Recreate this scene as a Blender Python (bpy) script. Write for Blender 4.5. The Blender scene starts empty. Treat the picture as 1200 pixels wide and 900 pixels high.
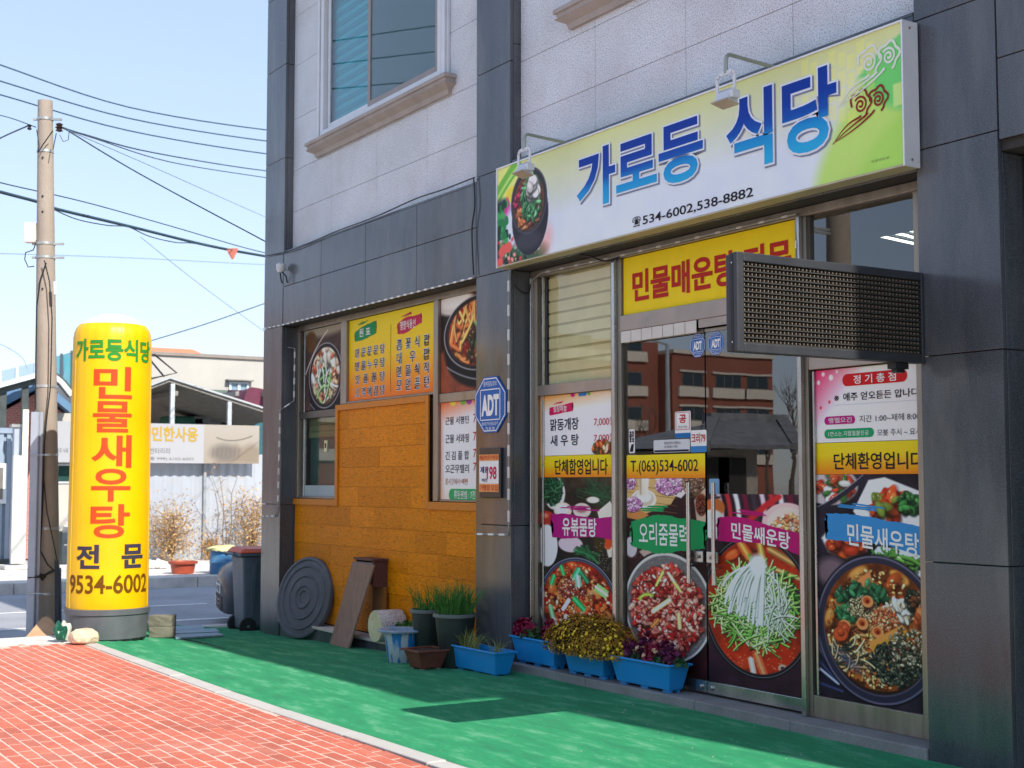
import bpy, bmesh, math, random
import numpy as np
from mathutils import Vector, Matrix, Euler
SC = bpy.context.scene
COL = SC.collection
R = math.radians
rnd = random.Random(7)

# ------------------------------------------------------------------ camera
EYE = 1.5                                   # camera height (m)
FPX = 1620.0                                # focal length in pixels of the 1200 px wide photograph
PHI = math.atan(1015 / math.hypot(FPX, 115.5))
PITCH = math.atan(115.5 / FPX)
AZ = math.pi - PHI
cam = bpy.data.cameras.new('camera')
cam.lens = FPX / 1200 * 36
cam.sensor_width = 36
cam.clip_start = 0.05
cam.clip_end = 2000
cam.dof.use_dof = True
cam.dof.focus_distance = 9.5
cam.dof.aperture_fstop = 4.5
camo = bpy.data.objects.new('camera', cam)
COL.objects.link(camo)
camo.location = (0, 0, EYE)
camo.rotation_euler = (math.pi / 2 + PITCH, 0, AZ - math.pi / 2)
SC.camera = camo

# ------------------------------------------------------------------ sky, sun, exposure
SUN_EL, SUN_AZ = 41.5, 5.7                  # azimuth counted from +X towards +Y
w = bpy.data.worlds.new('World')
SC.world = w
w.use_nodes = True
wn = w.node_tree.nodes
sky = wn.new('ShaderNodeTexSky')
sky.sky_type = 'NISHITA'
sky.sun_disc = False
sky.sun_elevation = R(SUN_EL)
sky.sun_rotation = R(90 - SUN_AZ)
sky.air_density = 1.0
sky.dust_density = 0.2
sky.ozone_density = 1.6
# a thin bright haze evens the sky out: the same gentle compression everywhere
gm_ = wn.new('ShaderNodeGamma'); gm_.inputs[1].default_value = 0.45
mu_ = wn.new('ShaderNodeVectorMath'); mu_.operation = 'MULTIPLY'; mu_.inputs[1].default_value = (1.16, 1.24, 1.46)
w.node_tree.links.new(sky.outputs[0], gm_.inputs[0]); w.node_tree.links.new(gm_.outputs[0], mu_.inputs[0])
w.node_tree.links.new(mu_.outputs[0], wn['Background'].inputs[0])
wn['Background'].inputs[1].default_value = 0.12
sl = bpy.data.lights.new('sun', 'SUN')
sl.energy = 2.1
sl.angle = R(0.5)
sl.color = (1.0, 0.95, 0.87)
so = bpy.data.objects.new('sun', sl)
COL.objects.link(so)
sdir = Vector((math.cos(R(SUN_EL)) * math.cos(R(SUN_AZ)), math.cos(R(SUN_EL)) * math.sin(R(SUN_AZ)), math.sin(R(SUN_EL))))
so.rotation_euler = sdir.to_track_quat('Z', 'Y').to_euler()
SC.view_settings.view_transform = 'Standard'
SC.view_settings.look = 'None'
SC.view_settings.exposure = 1.62
SC.view_settings.gamma = 1.0
SC.cycles.max_bounces = 8
SC.cycles.transparent_max_bounces = 12
SC.cycles.sample_clamp_indirect = 6
SC.cycles.caustics_reflective = False
SC.cycles.caustics_refractive = False

# ------------------------------------------------------------------ survey helpers: a sight line met with a plane of the real place
_F = np.array([math.cos(AZ) * math.cos(PITCH), math.sin(AZ) * math.cos(PITCH), math.sin(PITCH)])
_R = np.array([math.sin(AZ), -math.cos(AZ), 0.0])
_U = np.cross(_R, _F)
_C = np.array([0, 0, EYE])
def _ray(x, y): return _F * FPX + _R * (x - 600) - _U * (y - 450)
def ay(x, y, Y): r = _ray(x, y); return Vector(_C + r * (Y / r[1]))
def ax(x, y, X): r = _ray(x, y); return Vector(_C + r * (X / r[0]))
def az_(x, y, Z=0.0): r = _ray(x, y); return Vector(_C + r * ((Z - EYE) / r[2]))
def ad(x, y, D): r = _ray(x, y); return Vector(_C + r * (D / FPX))
def rect(Y, a, b):
    p, q = ay(a[0], a[1], Y), ay(b[0], b[1], Y)
    return p.x, q.x, min(p.z, q.z), max(p.z, q.z)

def s2l(c):
    c = np.asarray(c, float) / 255.0
    return np.where(c <= 0.04045, c / 12.92, ((c + 0.055) / 1.055) ** 2.4)
def hexc(h): return tuple(float(v) for v in s2l([int(h[i:i + 2], 16) for i in (0, 2, 4)]))

# ------------------------------------------------------------------ materials
MATS = {}
def nt(name):
    m = bpy.data.materials.new(name)
    m.use_nodes = True
    return m, m.node_tree.nodes, m.node_tree.links, m.node_tree.nodes['Principled BSDF']
def mat(name, col, rough=0.6, metal=0.0, spec=0.5, var=0.12, vscale=6.0, bump=0.0, bscale=60.0, dirt=None, dscale=1.5, damt=0.4, speck=None, spscale=250, spamt=0.5, stretch=(1, 1, 1), coat=0.0, objvar=0.0, rvar=0.08):
    """Paint, stone, plastic ...: base colour with broad noise, optional dirt patches, speckle and fine relief."""
    if name in MATS: return MATS[name]
    m, N, L, P = nt(name)
    if isinstance(col, str): col = hexc(col)
    tc = N.new('ShaderNodeTexCoord'); mp = N.new('ShaderNodeMapping'); mp.inputs['Scale'].default_value = stretch
    ge = N.new('ShaderNodeNewGeometry')
    L.new(ge.outputs['Position'], mp.inputs[0])
    nz = N.new('ShaderNodeTexNoise'); nz.inputs['Scale'].default_value = vscale; nz.inputs['Detail'].default_value = 6
    L.new(mp.outputs[0], nz.inputs[0])
    mr = N.new('ShaderNodeMapRange'); mr.inputs['From Min'].default_value = 0.3; mr.inputs['From Max'].default_value = 0.7
    mr.inputs['To Min'].default_value = 1 - var; mr.inputs['To Max'].default_value = 1 + var
    L.new(nz.outputs[0], mr.inputs[0])
    cur = None
    hv = N.new('ShaderNodeHueSaturation'); hv.inputs['Color'].default_value = (*col, 1)
    if objvar:
        oi = N.new('ShaderNodeObjectInfo')
        m2 = N.new('ShaderNodeMapRange'); m2.inputs['To Min'].default_value = 1 - objvar; m2.inputs['To Max'].default_value = 1 + objvar
        L.new(oi.outputs['Random'], m2.inputs[0])
        mm = N.new('ShaderNodeMath'); mm.operation = 'MULTIPLY'
        L.new(m2.outputs[0], mm.inputs[0]); L.new(mr.outputs[0], mm.inputs[1]); L.new(mm.outputs[0], hv.inputs['Value'])
    else:
        L.new(mr.outputs[0], hv.inputs['Value'])
    cur = hv.outputs[0]
    if dirt is not None:
        dz = N.new('ShaderNodeTexNoise'); dz.inputs['Scale'].default_value = dscale; dz.inputs['Detail'].default_value = 8; dz.inputs['Roughness'].default_value = 0.65
        L.new(mp.outputs[0], dz.inputs[0])
        dr = N.new('ShaderNodeMapRange'); dr.inputs['From Min'].default_value = 0.48; dr.inputs['From Max'].default_value = 0.72; dr.inputs['To Max'].default_value = damt
        L.new(dz.outputs[0], dr.inputs[0])
        mx = N.new('ShaderNodeMix'); mx.data_type = 'RGBA'
        L.new(dr.outputs[0], mx.inputs['Factor']); L.new(cur, mx.inputs['A']); mx.inputs['B'].default_value = (*(hexc(dirt) if isinstance(dirt, str) else dirt), 1)
        cur = mx.outputs['Result']
    if speck is not None:
        sz = N.new('ShaderNodeTexNoise'); sz.inputs['Scale'].default_value = spscale; sz.inputs['Detail'].default_value = 2
        L.new(ge.outputs['Position'], sz.inputs[0])
        sr = N.new('ShaderNodeMapRange'); sr.inputs['From Min'].default_value = 0.52; sr.inputs['From Max'].default_value = 0.62; sr.inputs['To Max'].default_value = spamt
        L.new(sz.outputs[0], sr.inputs[0])
        mx = N.new('ShaderNodeMix'); mx.data_type = 'RGBA'
        L.new(sr.outputs[0], mx.inputs['Factor']); L.new(cur, mx.inputs['A']); mx.inputs['B'].default_value = (*(hexc(speck) if isinstance(speck, str) else speck), 1)
        cur = mx.outputs['Result']
    L.new(cur, P.inputs['Base Color'])
    P.inputs['Metallic'].default_value = metal
    P.inputs['Specular IOR Level'].default_value = spec
    P.inputs['Coat Weight'].default_value = coat
    if rvar:
        rr = N.new('ShaderNodeMapRange'); rr.inputs['From Min'].default_value = 0.3; rr.inputs['From Max'].default_value = 0.7
        rr.inputs['To Min'].default_value = max(0.02, rough - rvar); rr.inputs['To Max'].default_value = min(1, rough + rvar)
        L.new(nz.outputs[0], rr.inputs[0]); L.new(rr.outputs[0], P.inputs['Roughness'])
    else: P.inputs['Roughness'].default_value = rough
    if bump:
        bz = N.new('ShaderNodeTexNoise'); bz.inputs['Scale'].default_value = bscale; bz.inputs['Detail'].default_value = 5
        L.new(mp.outputs[0], bz.inputs[0])
        bp = N.new('ShaderNodeBump'); bp.inputs['Strength'].default_value = bump; bp.inputs['Distance'].default_value = 0.01
        L.new(bz.outputs[0], bp.inputs['Height']); L.new(bp.outputs[0], P.inputs['Normal'])
    MATS[name] = m
    return m
def print_mat(name, rough=0.5, spec=0.15):
    if name in MATS: return MATS[name]
    m, N, L, P = nt(name)
    a = N.new('ShaderNodeVertexColor'); a.layer_name = 'print'
    L.new(a.outputs[0], P.inputs['Base Color'])
    P.inputs['Roughness'].default_value = rough
    P.inputs['Specular IOR Level'].default_value = spec
    MATS[name] = m
    return m
def flat(name, col, rough=0.5, metal=0.0, spec=0.18):
    return mat(name, col, rough, metal, spec, var=0.03, vscale=9, rvar=0)
def gradz(name, stops, z0, z1, rough=0.4, noise=0.0):
    """Printed vertical gradient between two heights."""
    m, N, L, P = nt(name)
    ge = N.new('ShaderNodeNewGeometry'); sp = N.new('ShaderNodeSeparateXYZ'); L.new(ge.outputs['Position'], sp.inputs[0])
    mr = N.new('ShaderNodeMapRange'); mr.inputs['From Min'].default_value = z0; mr.inputs['From Max'].default_value = z1
    L.new(sp.outputs[2], mr.inputs[0])
    cr = N.new('ShaderNodeValToRGB'); L.new(mr.outputs[0], cr.inputs[0])
    e = cr.color_ramp.elements
    e[0].position = stops[0][0]; e[0].color = (*hexc(stops[0][1]), 1)
    e[1].position = stops[-1][0]; e[1].color = (*hexc(stops[-1][1]), 1)
    for p, c in stops[1:-1]:
        k = e.new(p); k.color = (*hexc(c), 1)
    L.new(cr.outputs[0], P.inputs['Base Color'])
    P.inputs['Roughness'].default_value = rough; P.inputs['Specular IOR Level'].default_value = 0.15
    return m
def glass_mat(name, tint=(0.8, 0.85, 0.85), boost=1.0, rough=0.0, trans=1.0, warp=0.0, ior=1.5):
    if name in MATS: return MATS[name]
    m, N, L, P = nt(name)
    N.remove(P)
    out = N['Material Output']
    tr = N.new('ShaderNodeBsdfTransparent'); tr.inputs[0].default_value = (*[t * trans for t in tint], 1)
    gl = N.new('ShaderNodeBsdfGlossy'); gl.inputs['Roughness'].default_value = rough
    fr = N.new('ShaderNodeFresnel'); fr.inputs[0].default_value = ior
    ml = N.new('ShaderNodeMath'); ml.operation = 'MULTIPLY'; ml.use_clamp = True; ml.inputs[1].default_value = boost
    L.new(fr.outputs[0], ml.inputs[0])
    mx = N.new('ShaderNodeMixShader')
    gb = N.new('ShaderNodeNewGeometry'); fb = N.new('ShaderNodeMath'); fb.operation = 'SUBTRACT'; fb.inputs[0].default_value = 1.0; L.new(gb.outputs['Backfacing'], fb.inputs[1])
    mb = N.new('ShaderNodeMath'); mb.operation = 'MULTIPLY'; L.new(ml.outputs[0], mb.inputs[0]); L.new(fb.outputs[0], mb.inputs[1])
    L.new(mb.outputs[0], mx.inputs[0]); L.new(tr.outputs[0], mx.inputs[1]); L.new(gl.outputs[0], mx.inputs[2]); L.new(mx.outputs[0], out.inputs[0])
    if warp:
        nz = N.new('ShaderNodeTexNoise'); nz.inputs['Scale'].default_value = 1.3; ge = N.new('ShaderNodeNewGeometry'); L.new(ge.outputs['Position'], nz.inputs[0])
        bp = N.new('ShaderNodeBump'); bp.inputs['Strength'].default_value = warp; bp.inputs['Distance'].default_value = 0.02
        L.new(nz.outputs[0], bp.inputs['Height']); L.new(bp.outputs[0], gl.inputs['Normal'])
    MATS[name] = m
    return m
def emis(name, col, st):
    m, N, L, P = nt(name)
    P.inputs['Emission Color'].default_value = (*col, 1); P.inputs['Emission Strength'].default_value = st
    return m

# ------------------------------------------------------------------ mesh builders
class MB:
    def __init__(s): s.v = []; s.f = []
    def add(s, vs, fs):
        n = len(s.v); s.v += [tuple(p) for p in vs]; s.f += [tuple(i + n for i in f) for f in fs]; return s
    def box(s, x0, x1, y0, y1, z0, z1):
        return s.add([(x0, y0, z0), (x1, y0, z0), (x1, y1, z0), (x0, y1, z0), (x0, y0, z1), (x1, y0, z1), (x1, y1, z1), (x0, y1, z1)],
                     [(0, 3, 2, 1), (4, 5, 6, 7), (0, 1, 5, 4), (1, 2, 6, 5), (2, 3, 7, 6), (3, 0, 4, 7)])
    def hexa(s, b, t):
        """bottom and top quads (counter-clockwise from above)"""
        return s.add(list(b) + list(t), [(0, 3, 2, 1), (4, 5, 6, 7), (0, 1, 5, 4), (1, 2, 6, 5), (2, 3, 7, 6), (3, 0, 4, 7)])
    def bar(s, a, b, wx, wy, up=(0, 0, 1)):
        a, b = Vector(a), Vector(b); d = (b - a).normalized(); u = Vector(up)
        if abs(d.dot(u)) > 0.98: u = Vector((0, 1, 0))
        x = d.cross(u).normalized() * wx / 2; y = d.cross(x).normalized() * wy / 2
        return s.add([a - x - y, a + x - y, a + x + y, a - x + y, b - x - y, b + x - y, b + x + y, b - x + y],
                     [(0, 1, 2, 3), (4, 7, 6, 5), (0, 4, 5, 1), (1, 5, 6, 2), (2, 6, 7, 3), (3, 7, 4, 0)])
    def tube(s, pts, r, n=8, caps=True):
        pts = [Vector(p) for p in pts]; rs = r if isinstance(r, (list, tuple)) else [r] * len(pts)
        base = len(s.v); prev = None
        for i, p in enumerate(pts):
            d = (pts[min(i + 1, len(pts) - 1)] - pts[max(i - 1, 0)]).normalized()
            if prev is None:
                u = Vector((0, 0, 1)) if abs(d.z) < 0.9 else Vector((1, 0, 0)); x = d.cross(u).normalized()
            else: x = (prev - d * prev.dot(d)).normalized()
            prev = x; y = d.cross(x)
            for k in range(n):
                a = 2 * math.pi * k / n
                s.v.append(tuple(p + (x * math.cos(a) + y * math.sin(a)) * rs[i]))
        for i in range(len(pts) - 1):
            for k in range(n):
                a = base + i * n + k; b = base + i * n + (k + 1) % n
                s.f.append((a, b, b + n, a + n))
        if caps:
            s.f.append(tuple(base + k for k in reversed(range(n)))); e = base + (len(pts) - 1) * n
            s.f.append(tuple(e + k for k in range(n)))
        return s
    def lathe(s, prof, c=(0, 0, 0), n=32, axis=None, squash=1.0):
        """prof: (radius, height) pairs round a vertical axis"""
        base = len(s.v); c = Vector(c)
        M = Matrix.Identity(3) if axis is None else Vector((0, 0, 1)).rotation_difference(Vector(axis)).to_matrix()
        for r_, h in prof:
            for k in range(n):
                a = 2 * math.pi * k / n
                s.v.append(tuple(c + M @ Vector((r_ * math.cos(a), r_ * math.sin(a) * squash, h))))
        for i in range(len(prof) - 1):
            for k in range(n):
                a = base + i * n + k; b = base + i * n + (k + 1) % n
                s.f.append((a, b, b + n, a + n))
        s.f.append(tuple(base + k for k in reversed(range(n)))); e = base + (len(prof) - 1) * n
        s.f.append(tuple(e + k for k in range(n)))
        return s
    def prism(s, poly, p0, p1, plane='xz'):
        """polygon in a plane pushed from p0 to p1 along the third axis"""
        n = len(poly)
        def P(a, b, t): return {'xz': (a, t, b), 'yz': (t, a, b), 'xy': (a, b, t)}[plane]
        area = sum(poly[i][0] * poly[(i + 1) % n][1] - poly[(i + 1) % n][0] * poly[i][1] for i in range(n))
        vs = [P(a, b, p0) for a, b in poly] + [P(a, b, p1) for a, b in poly]
        return s.add(vs, [tuple(range(n)), tuple(reversed(range(n, 2 * n)))] + [(i, i + n, (i + 1) % n + n, (i + 1) % n) for i in range(n)])
    def mesh(s, name, m=None, smooth=False, off=None, fix=True):
        me = bpy.data.meshes.new(name)
        vs = s.v
        if off is not None: vs = [(a - off[0], b - off[1], c - off[2]) for a, b, c in vs]
        me.from_pydata(vs, [], s.f)
        if fix:
            b = bmesh.new(); b.from_mesh(me); bmesh.ops.recalc_face_normals(b, faces=b.faces); b.to_mesh(me); b.free()
        if smooth:
            me.polygons.foreach_set('use_smooth', [True] * len(me.polygons))
        if m is not None: me.materials.append(m)
        return me
    def build(s, name, m, parent=None, smooth=False, bevel=0.0, local=False, fix=True, angle=40):
        off = None if local or parent is None else root_loc(parent)
        o = bpy.data.objects.new(name, s.mesh(name, m, smooth, off, fix)); COL.objects.link(o)
        if parent is not None: o.parent = parent
        if smooth:
            md = o.modifiers.new('edges', 'EDGE_SPLIT'); md.split_angle = R(angle)
        if bevel:
            md = o.modifiers.new('bevel', 'BEVEL'); md.width = bevel; md.segments = 2; md.limit_method = 'ANGLE'; md.angle_limit = R(35)
        return o
def root_loc(o):
    v = Vector((0, 0, 0))
    while o is not None: v += o.location; o = o.parent
    return v
def thing(name, label, cat, loc=(0, 0, 0), group=None, rz=0.0):
    o = bpy.data.objects.new(name, None); COL.objects.link(o); o.empty_display_size = 0.1
    o.location = loc; o.rotation_euler = (0, 0, rz)
    return tag(o, label, cat, group)
def tag(o, label, cat, group=None):
    o['label'] = label; o['category'] = cat
    if group: o['group'] = group
    return o
def struct(o, label=None):
    o['kind'] = 'structure'
    if label: o['label'] = label
    return o
def link(name, me, parent, loc, rot=None, sc=None):
    """one more object on shared mesh data; loc is a world position"""
    o = bpy.data.objects.new(name, me); COL.objects.link(o); o.parent = parent
    o.location = Vector(loc) - (root_loc(parent) if parent is not None else Vector((0, 0, 0)))
    if rot: o.rotation_euler = rot
    if sc: o.scale = sc
    return o
def copy_tree(o, parent=None):
    c = o.copy(); COL.objects.link(c)
    if parent is not None: c.parent = parent
    for ch in o.children: copy_tree(ch, c)
    return c

# ------------------------------------------------------------------ lettering: outlines of real type, laid flat on the sign it is printed on
_TC = {}; _TZ = {}
# WARM: one curve with every Korean syllable in use, so that the type is read in once
_wc = bpy.data.curves.new('type', 'FONT'); _wc.body = '※☎가간갓개걱경곤공관광궁근금기긴김꼴꽃나논누늠니다단달당대동된든듣등량력로류를리맑매맹먼메면명모뫄무문물뭄민배뱀범보볶볼봊부비빼뺀사새서선소쇡시식심쌔안압애앱얻업에연영오옥옹왕요용우운원월웬웹유육으음인입잇작장재전점정제주줌중증지진집청체총출층침캄콤크탄탕터텔트틴파팝펠평표픈플핑한함합행헤환'; _wo = bpy.data.objects.new('type', _wc); COL.objects.link(_wo); bpy.context.view_layer.update(); bpy.data.objects.remove(_wo); bpy.data.curves.remove(_wc)
def glyphs(body, bold):
    k = (body, bold)
    if k not in _TC:
        c = bpy.data.curves.new('type', 'FONT'); c.body = body; c.offset = bold; c.resolution_u = 4
        o = bpy.data.objects.new('type', c); COL.objects.link(o); bpy.context.view_layer.update()
        me = bpy.data.meshes.new_from_object(o); V = np.array([v.co[:2] for v in me.vertices]); Fs = [tuple(p.vertices) for p in me.polygons]
        bpy.data.objects.remove(o); bpy.data.curves.remove(c); bpy.data.meshes.remove(me)
        par = list(range(len(V)))
        def fd(i):
            while par[i] != i: par[i] = par[par[i]]; i = par[i]
            return i
        for f in Fs:
            r0 = fd(f[0])
            for i in f[1:]: par[fd(i)] = r0
        ids = {}; Z = np.array([ids.setdefault(fd(i), len(ids)) % 5 for i in range(len(V))])
        _TC[k] = (V, Fs); _TZ[k] = Z
    return _TC[k]
def text(body, r, y, m, parent, bold=0.012, name='lettering', shear=0.0, dx=0, dz=0, ref=None):
    """r = (x0, x1, z0, z1) box that the words fill, on a plane facing -Y"""
    V, Fs = glyphs(body, bold)
    B = glyphs(body, ref)[0] if ref is not None else V
    mn, mx = B.min(0), B.max(0)
    x0, x1, z0, z1 = r
    U = (V - mn) / (mx - mn)
    X = x0 + U[:, 0] * (x1 - x0) + dx; Z = z0 + U[:, 1] * (z1 - z0) + shear * (U[:, 0]) * (x1 - x0) + dz
    b = MB(); b.add(list(zip(X, y - 0.0003 * _TZ[(body, bold)], Z)), Fs)
    return b.build(name, m, parent, fix=False)
def brush(r, y, m, parent, seed=0, rise=0.0, bend=0.0):
    """ragged painted swash printed behind the words"""
    g = random.Random(seed); x0, x1, z0, z1 = r; h = z1 - z0; W = x1 - x0; b = MB()
    def zc(t): return z0 + h / 2 + rise * (t - 0.5) * W + bend * math.sin(math.pi * t)
    N = 26; top = []; bot = []
    for i in range(N + 1):
        t = i / N; hh = h / 2 * (0.86 + 0.12 * math.sin(5 * t + seed) + g.uniform(-0.03, 0.03)) * (0.8 + 0.2 * math.sin(math.pi * min(1, t * 1.5)))
        top.append((x0 + W * t, zc(t) + hh)); bot.append((x0 + W * t, zc(t) - hh))
    left = [(x0 - g.uniform(-0.035, 0.03) * W, bot[0][1] + (top[0][1] - bot[0][1]) * k / 9) for k in range(1, 9)]
    right = [(x1 + g.uniform(-0.04, 0.03) * W, top[-1][1] + (bot[-1][1] - top[-1][1]) * k / 9) for k in range(1, 9)]
    poly = top + right + bot[::-1] + left
    for i in range(N):
        a = (bot[i], bot[i + 1], top[i + 1], top[i]); b.add([(p[0], y, p[1]) for p in a], [(0, 1, 2, 3)])
    b.add([(p[0], y, p[1]) for p in [bot[0]] + [top[0]] + left[::-1]], [tuple(range(10))])
    b.add([(p[0], y, p[1]) for p in [top[-1]] + right + [bot[-1]]], [tuple(range(10))])
    for k in range(3):
        a0 = g.uniform(0.1, 0.3); a1 = a0 + g.uniform(0.3, 0.5); zz = h * (0.5 + 0.06 + 0.05 * k)
        q = [(x0 + W * a0, zc(a0) + zz), (x0 + W * a1, zc(a1) + zz - h * 0.02), (x0 + W * (a1 - 0.02), zc(a1) + zz + h * 0.03), (x0 + W * (a0 + 0.03), zc(a0) + zz + h * 0.035)]
        b.add([(p[0], y, p[1]) for p in q], [(0, 1, 2, 3)])
    return b.build('brush_stroke', m, parent, fix=False)
def pill(r, y, m, parent, name='heading_patch', rad=None):
    x0, x1, z0, z1 = r; rad = rad or (z1 - z0) / 2; P = []
    for cx, cz, a0 in ((x1 - rad, z1 - rad, 0), (x0 + rad, z1 - rad, 90), (x0 + rad, z0 + rad, 180), (x1 - rad, z0 + rad, 270)):
        for k in range(7):
            a = R(a0 + 15 * k); P.append((cx + rad * math.cos(a), y, cz + rad * math.sin(a)))
    return MB().add(P, [tuple(range(len(P)))]).build(name, m, parent, fix=False)

# ------------------------------------------------------------------ printed pictures: a colour per point of a fine flat grid
class Canvas:
    """u runs right 0..W, v runs down 0..H (own units); colours sRGB 0..255"""
    def __init__(s, W, H, nx, ny, bg=(30, 30, 30), seed=1):
        s.W, s.H, s.nx, s.ny = W, H, nx, ny
        s.a = np.empty((ny, nx, 3)); s.a[:] = bg
        s.u = (np.arange(nx)) / (nx - 1) * W; s.vv = (np.arange(ny)) / (ny - 1) * H
        s.px = max(W / nx, H / ny); s.g = np.random.RandomState(seed)
        s.clip = None
    def _win(s, u0, u1, v0, v1):
        i0 = max(0, int(np.floor(u0 / s.W * (s.nx - 1)))); i1 = min(s.nx, int(np.ceil(u1 / s.W * (s.nx - 1))) + 1)
        j0 = max(0, int(np.floor(v0 / s.H * (s.ny - 1)))); j1 = min(s.ny, int(np.ceil(v1 / s.H * (s.ny - 1))) + 1)
        return i0, i1, j0, j1
    def _put(s, w, m, col, al=1.0):
        i0, i1, j0, j1 = w
        m = np.clip(m, 0, 1) * al
        if s.clip is not None: m = m * s.clip[j0:j1, i0:i1]
        s.a[j0:j1, i0:i1] = s.a[j0:j1, i0:i1] * (1 - m[..., None]) + np.asarray(col, float) * m[..., None]
    def ell_mask(s, cx, cy, rx, ry, rot=0, soft=None, full=True):
        soft = soft or s.px
        U, V = np.meshgrid(s.u, s.vv); c, n = math.cos(R(rot)), math.sin(R(rot))
        x = (U - cx) * c + (V - cy) * n; y = -(U - cx) * n + (V - cy) * c
        d = (np.sqrt((x / rx) ** 2 + (y / ry) ** 2) - 1) * min(rx, ry)
        return np.clip(0.5 - d / soft, 0, 1)
    def ell(s, cx, cy, rx, ry, col, rot=0, soft=None, al=1.0):
        soft = soft or s.px; m_ = max(rx, ry) + soft
        w = s._win(cx - m_, cx + m_, cy - m_, cy + m_); i0, i1, j0, j1 = w
        if i1 <= i0 or j1 <= j0: return
        U, V = np.meshgrid(s.u[i0:i1], s.vv[j0:j1]); c, n = math.cos(R(rot)), math.sin(R(rot))
        x = (U - cx) * c + (V - cy) * n; y = -(U - cx) * n + (V - cy) * c
        d = (np.sqrt((x / rx) ** 2 + (y / ry) ** 2) - 1) * min(rx, ry)
        s._put(w, 0.5 - d / soft, col, al)
    def poly(s, pts, col, soft=None, al=1.0):
        """convex polygon"""
        soft = soft or s.px; P = np.array(pts, float)
        A = sum(P[i][0] * P[(i + 1) % len(P)][1] - P[(i + 1) % len(P)][0] * P[i][1] for i in range(len(P)))
        if A < 0: P = P[::-1]
        w = s._win(P[:, 0].min() - soft, P[:, 0].max() + soft, P[:, 1].min() - soft, P[:, 1].max() + soft); i0, i1, j0, j1 = w
        if i1 <= i0 or j1 <= j0: return
        U, V = np.meshgrid(s.u[i0:i1], s.vv[j0:j1]); d = np.full(U.shape, -1e9)
        for k in range(len(P)):
            a, b = P[k], P[(k + 1) % len(P)]; e = b - a; n_ = np.array([e[1], -e[0]]) / (np.hypot(*e) + 1e-9)
            d = np.maximum(d, (U - a[0]) * n_[0] + (V - a[1]) * n_[1])
        s._put(w, 0.5 - d / soft, col, al)
    def line(s, pts, wd, col, al=1.0, soft=None):
        """curved stroke through control points"""
        P = np.array(pts, float)
        if len(P) == 3:
            t = np.linspace(0, 1, 14)[:, None]; P = (1 - t) ** 2 * P[0] + 2 * t * (1 - t) * P[1] + t * t * P[2]
        soft = soft or s.px; m_ = wd + soft
        w = s._win(P[:, 0].min() - m_, P[:, 0].max() + m_, P[:, 1].min() - m_, P[:, 1].max() + m_); i0, i1, j0, j1 = w
        if i1 <= i0 or j1 <= j0: return
        U, V = np.meshgrid(s.u[i0:i1], s.vv[j0:j1]); D = np.full(U.shape, 1e9)
        for a, b in zip(P[:-1], P[1:]):
            e = b - a; L2 = (e ** 2).sum() + 1e-9
            t = np.clip(((U - a[0]) * e[0] + (V - a[1]) * e[1]) / L2, 0, 1)
            D = np.minimum(D, np.hypot(U - a[0] - t * e[0], V - a[1] - t * e[1]))
        s._put(w, 0.5 - (D - wd / 2) / soft, col, al)
    def grad(s, c0, c1, v0=0, v1=None, u0=0, u1=None):
        v1 = s.H if v1 is None else v1; u1 = s.W if u1 is None else u1
        i0, i1, j0, j1 = s._win(u0, u1, v0, v1); t = np.clip((s.vv[j0:j1] - v0) / (v1 - v0), 0, 1)[:, None, None]
        s.a[j0:j1, i0:i1] = np.asarray(c0, float) * (1 - t) + np.asarray(c1, float) * t
    def mottle(s, amt, cells, seed=0, mask=None, tint=(1, 1, 1)):
        """cloudy brightness variation"""
        g = np.random.RandomState(seed); t = np.zeros((s.ny, s.nx))
        for k in range(4):
            n = int(cells * 2 ** k); m_ = max(2, int(n * s.H / s.W)); G = g.rand(m_ + 2, n + 2) - 0.5
            x = np.linspace(0, n, s.nx); y = np.linspace(0, m_, s.ny); xi = np.minimum(x.astype(int), n - 1 + 1); yi = np.minimum(y.astype(int), m_)
            fx = (x - xi)[None]; fy = (y - yi)[:, None]
            t += ((G[yi][:, xi] * (1 - fx) + G[yi][:, xi + 1] * fx) * (1 - fy) + (G[yi + 1][:, xi] * (1 - fx) + G[yi + 1][:, xi + 1] * fx) * fy) / 1.6 ** k
        f = 1 + amt * t[..., None] * np.asarray(tint)
        if mask is not None: f = 1 + (f - 1) * mask[..., None]
        s.a *= f
    def rp(s, E):
        """random place inside an ellipse E = (cx, cy, rx, ry)"""
        a = s.g.rand() * 6.283; q = math.sqrt(s.g.rand()); return E[0] + E[2] * q * math.cos(a), E[1] + E[3] * q * math.sin(a)
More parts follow.
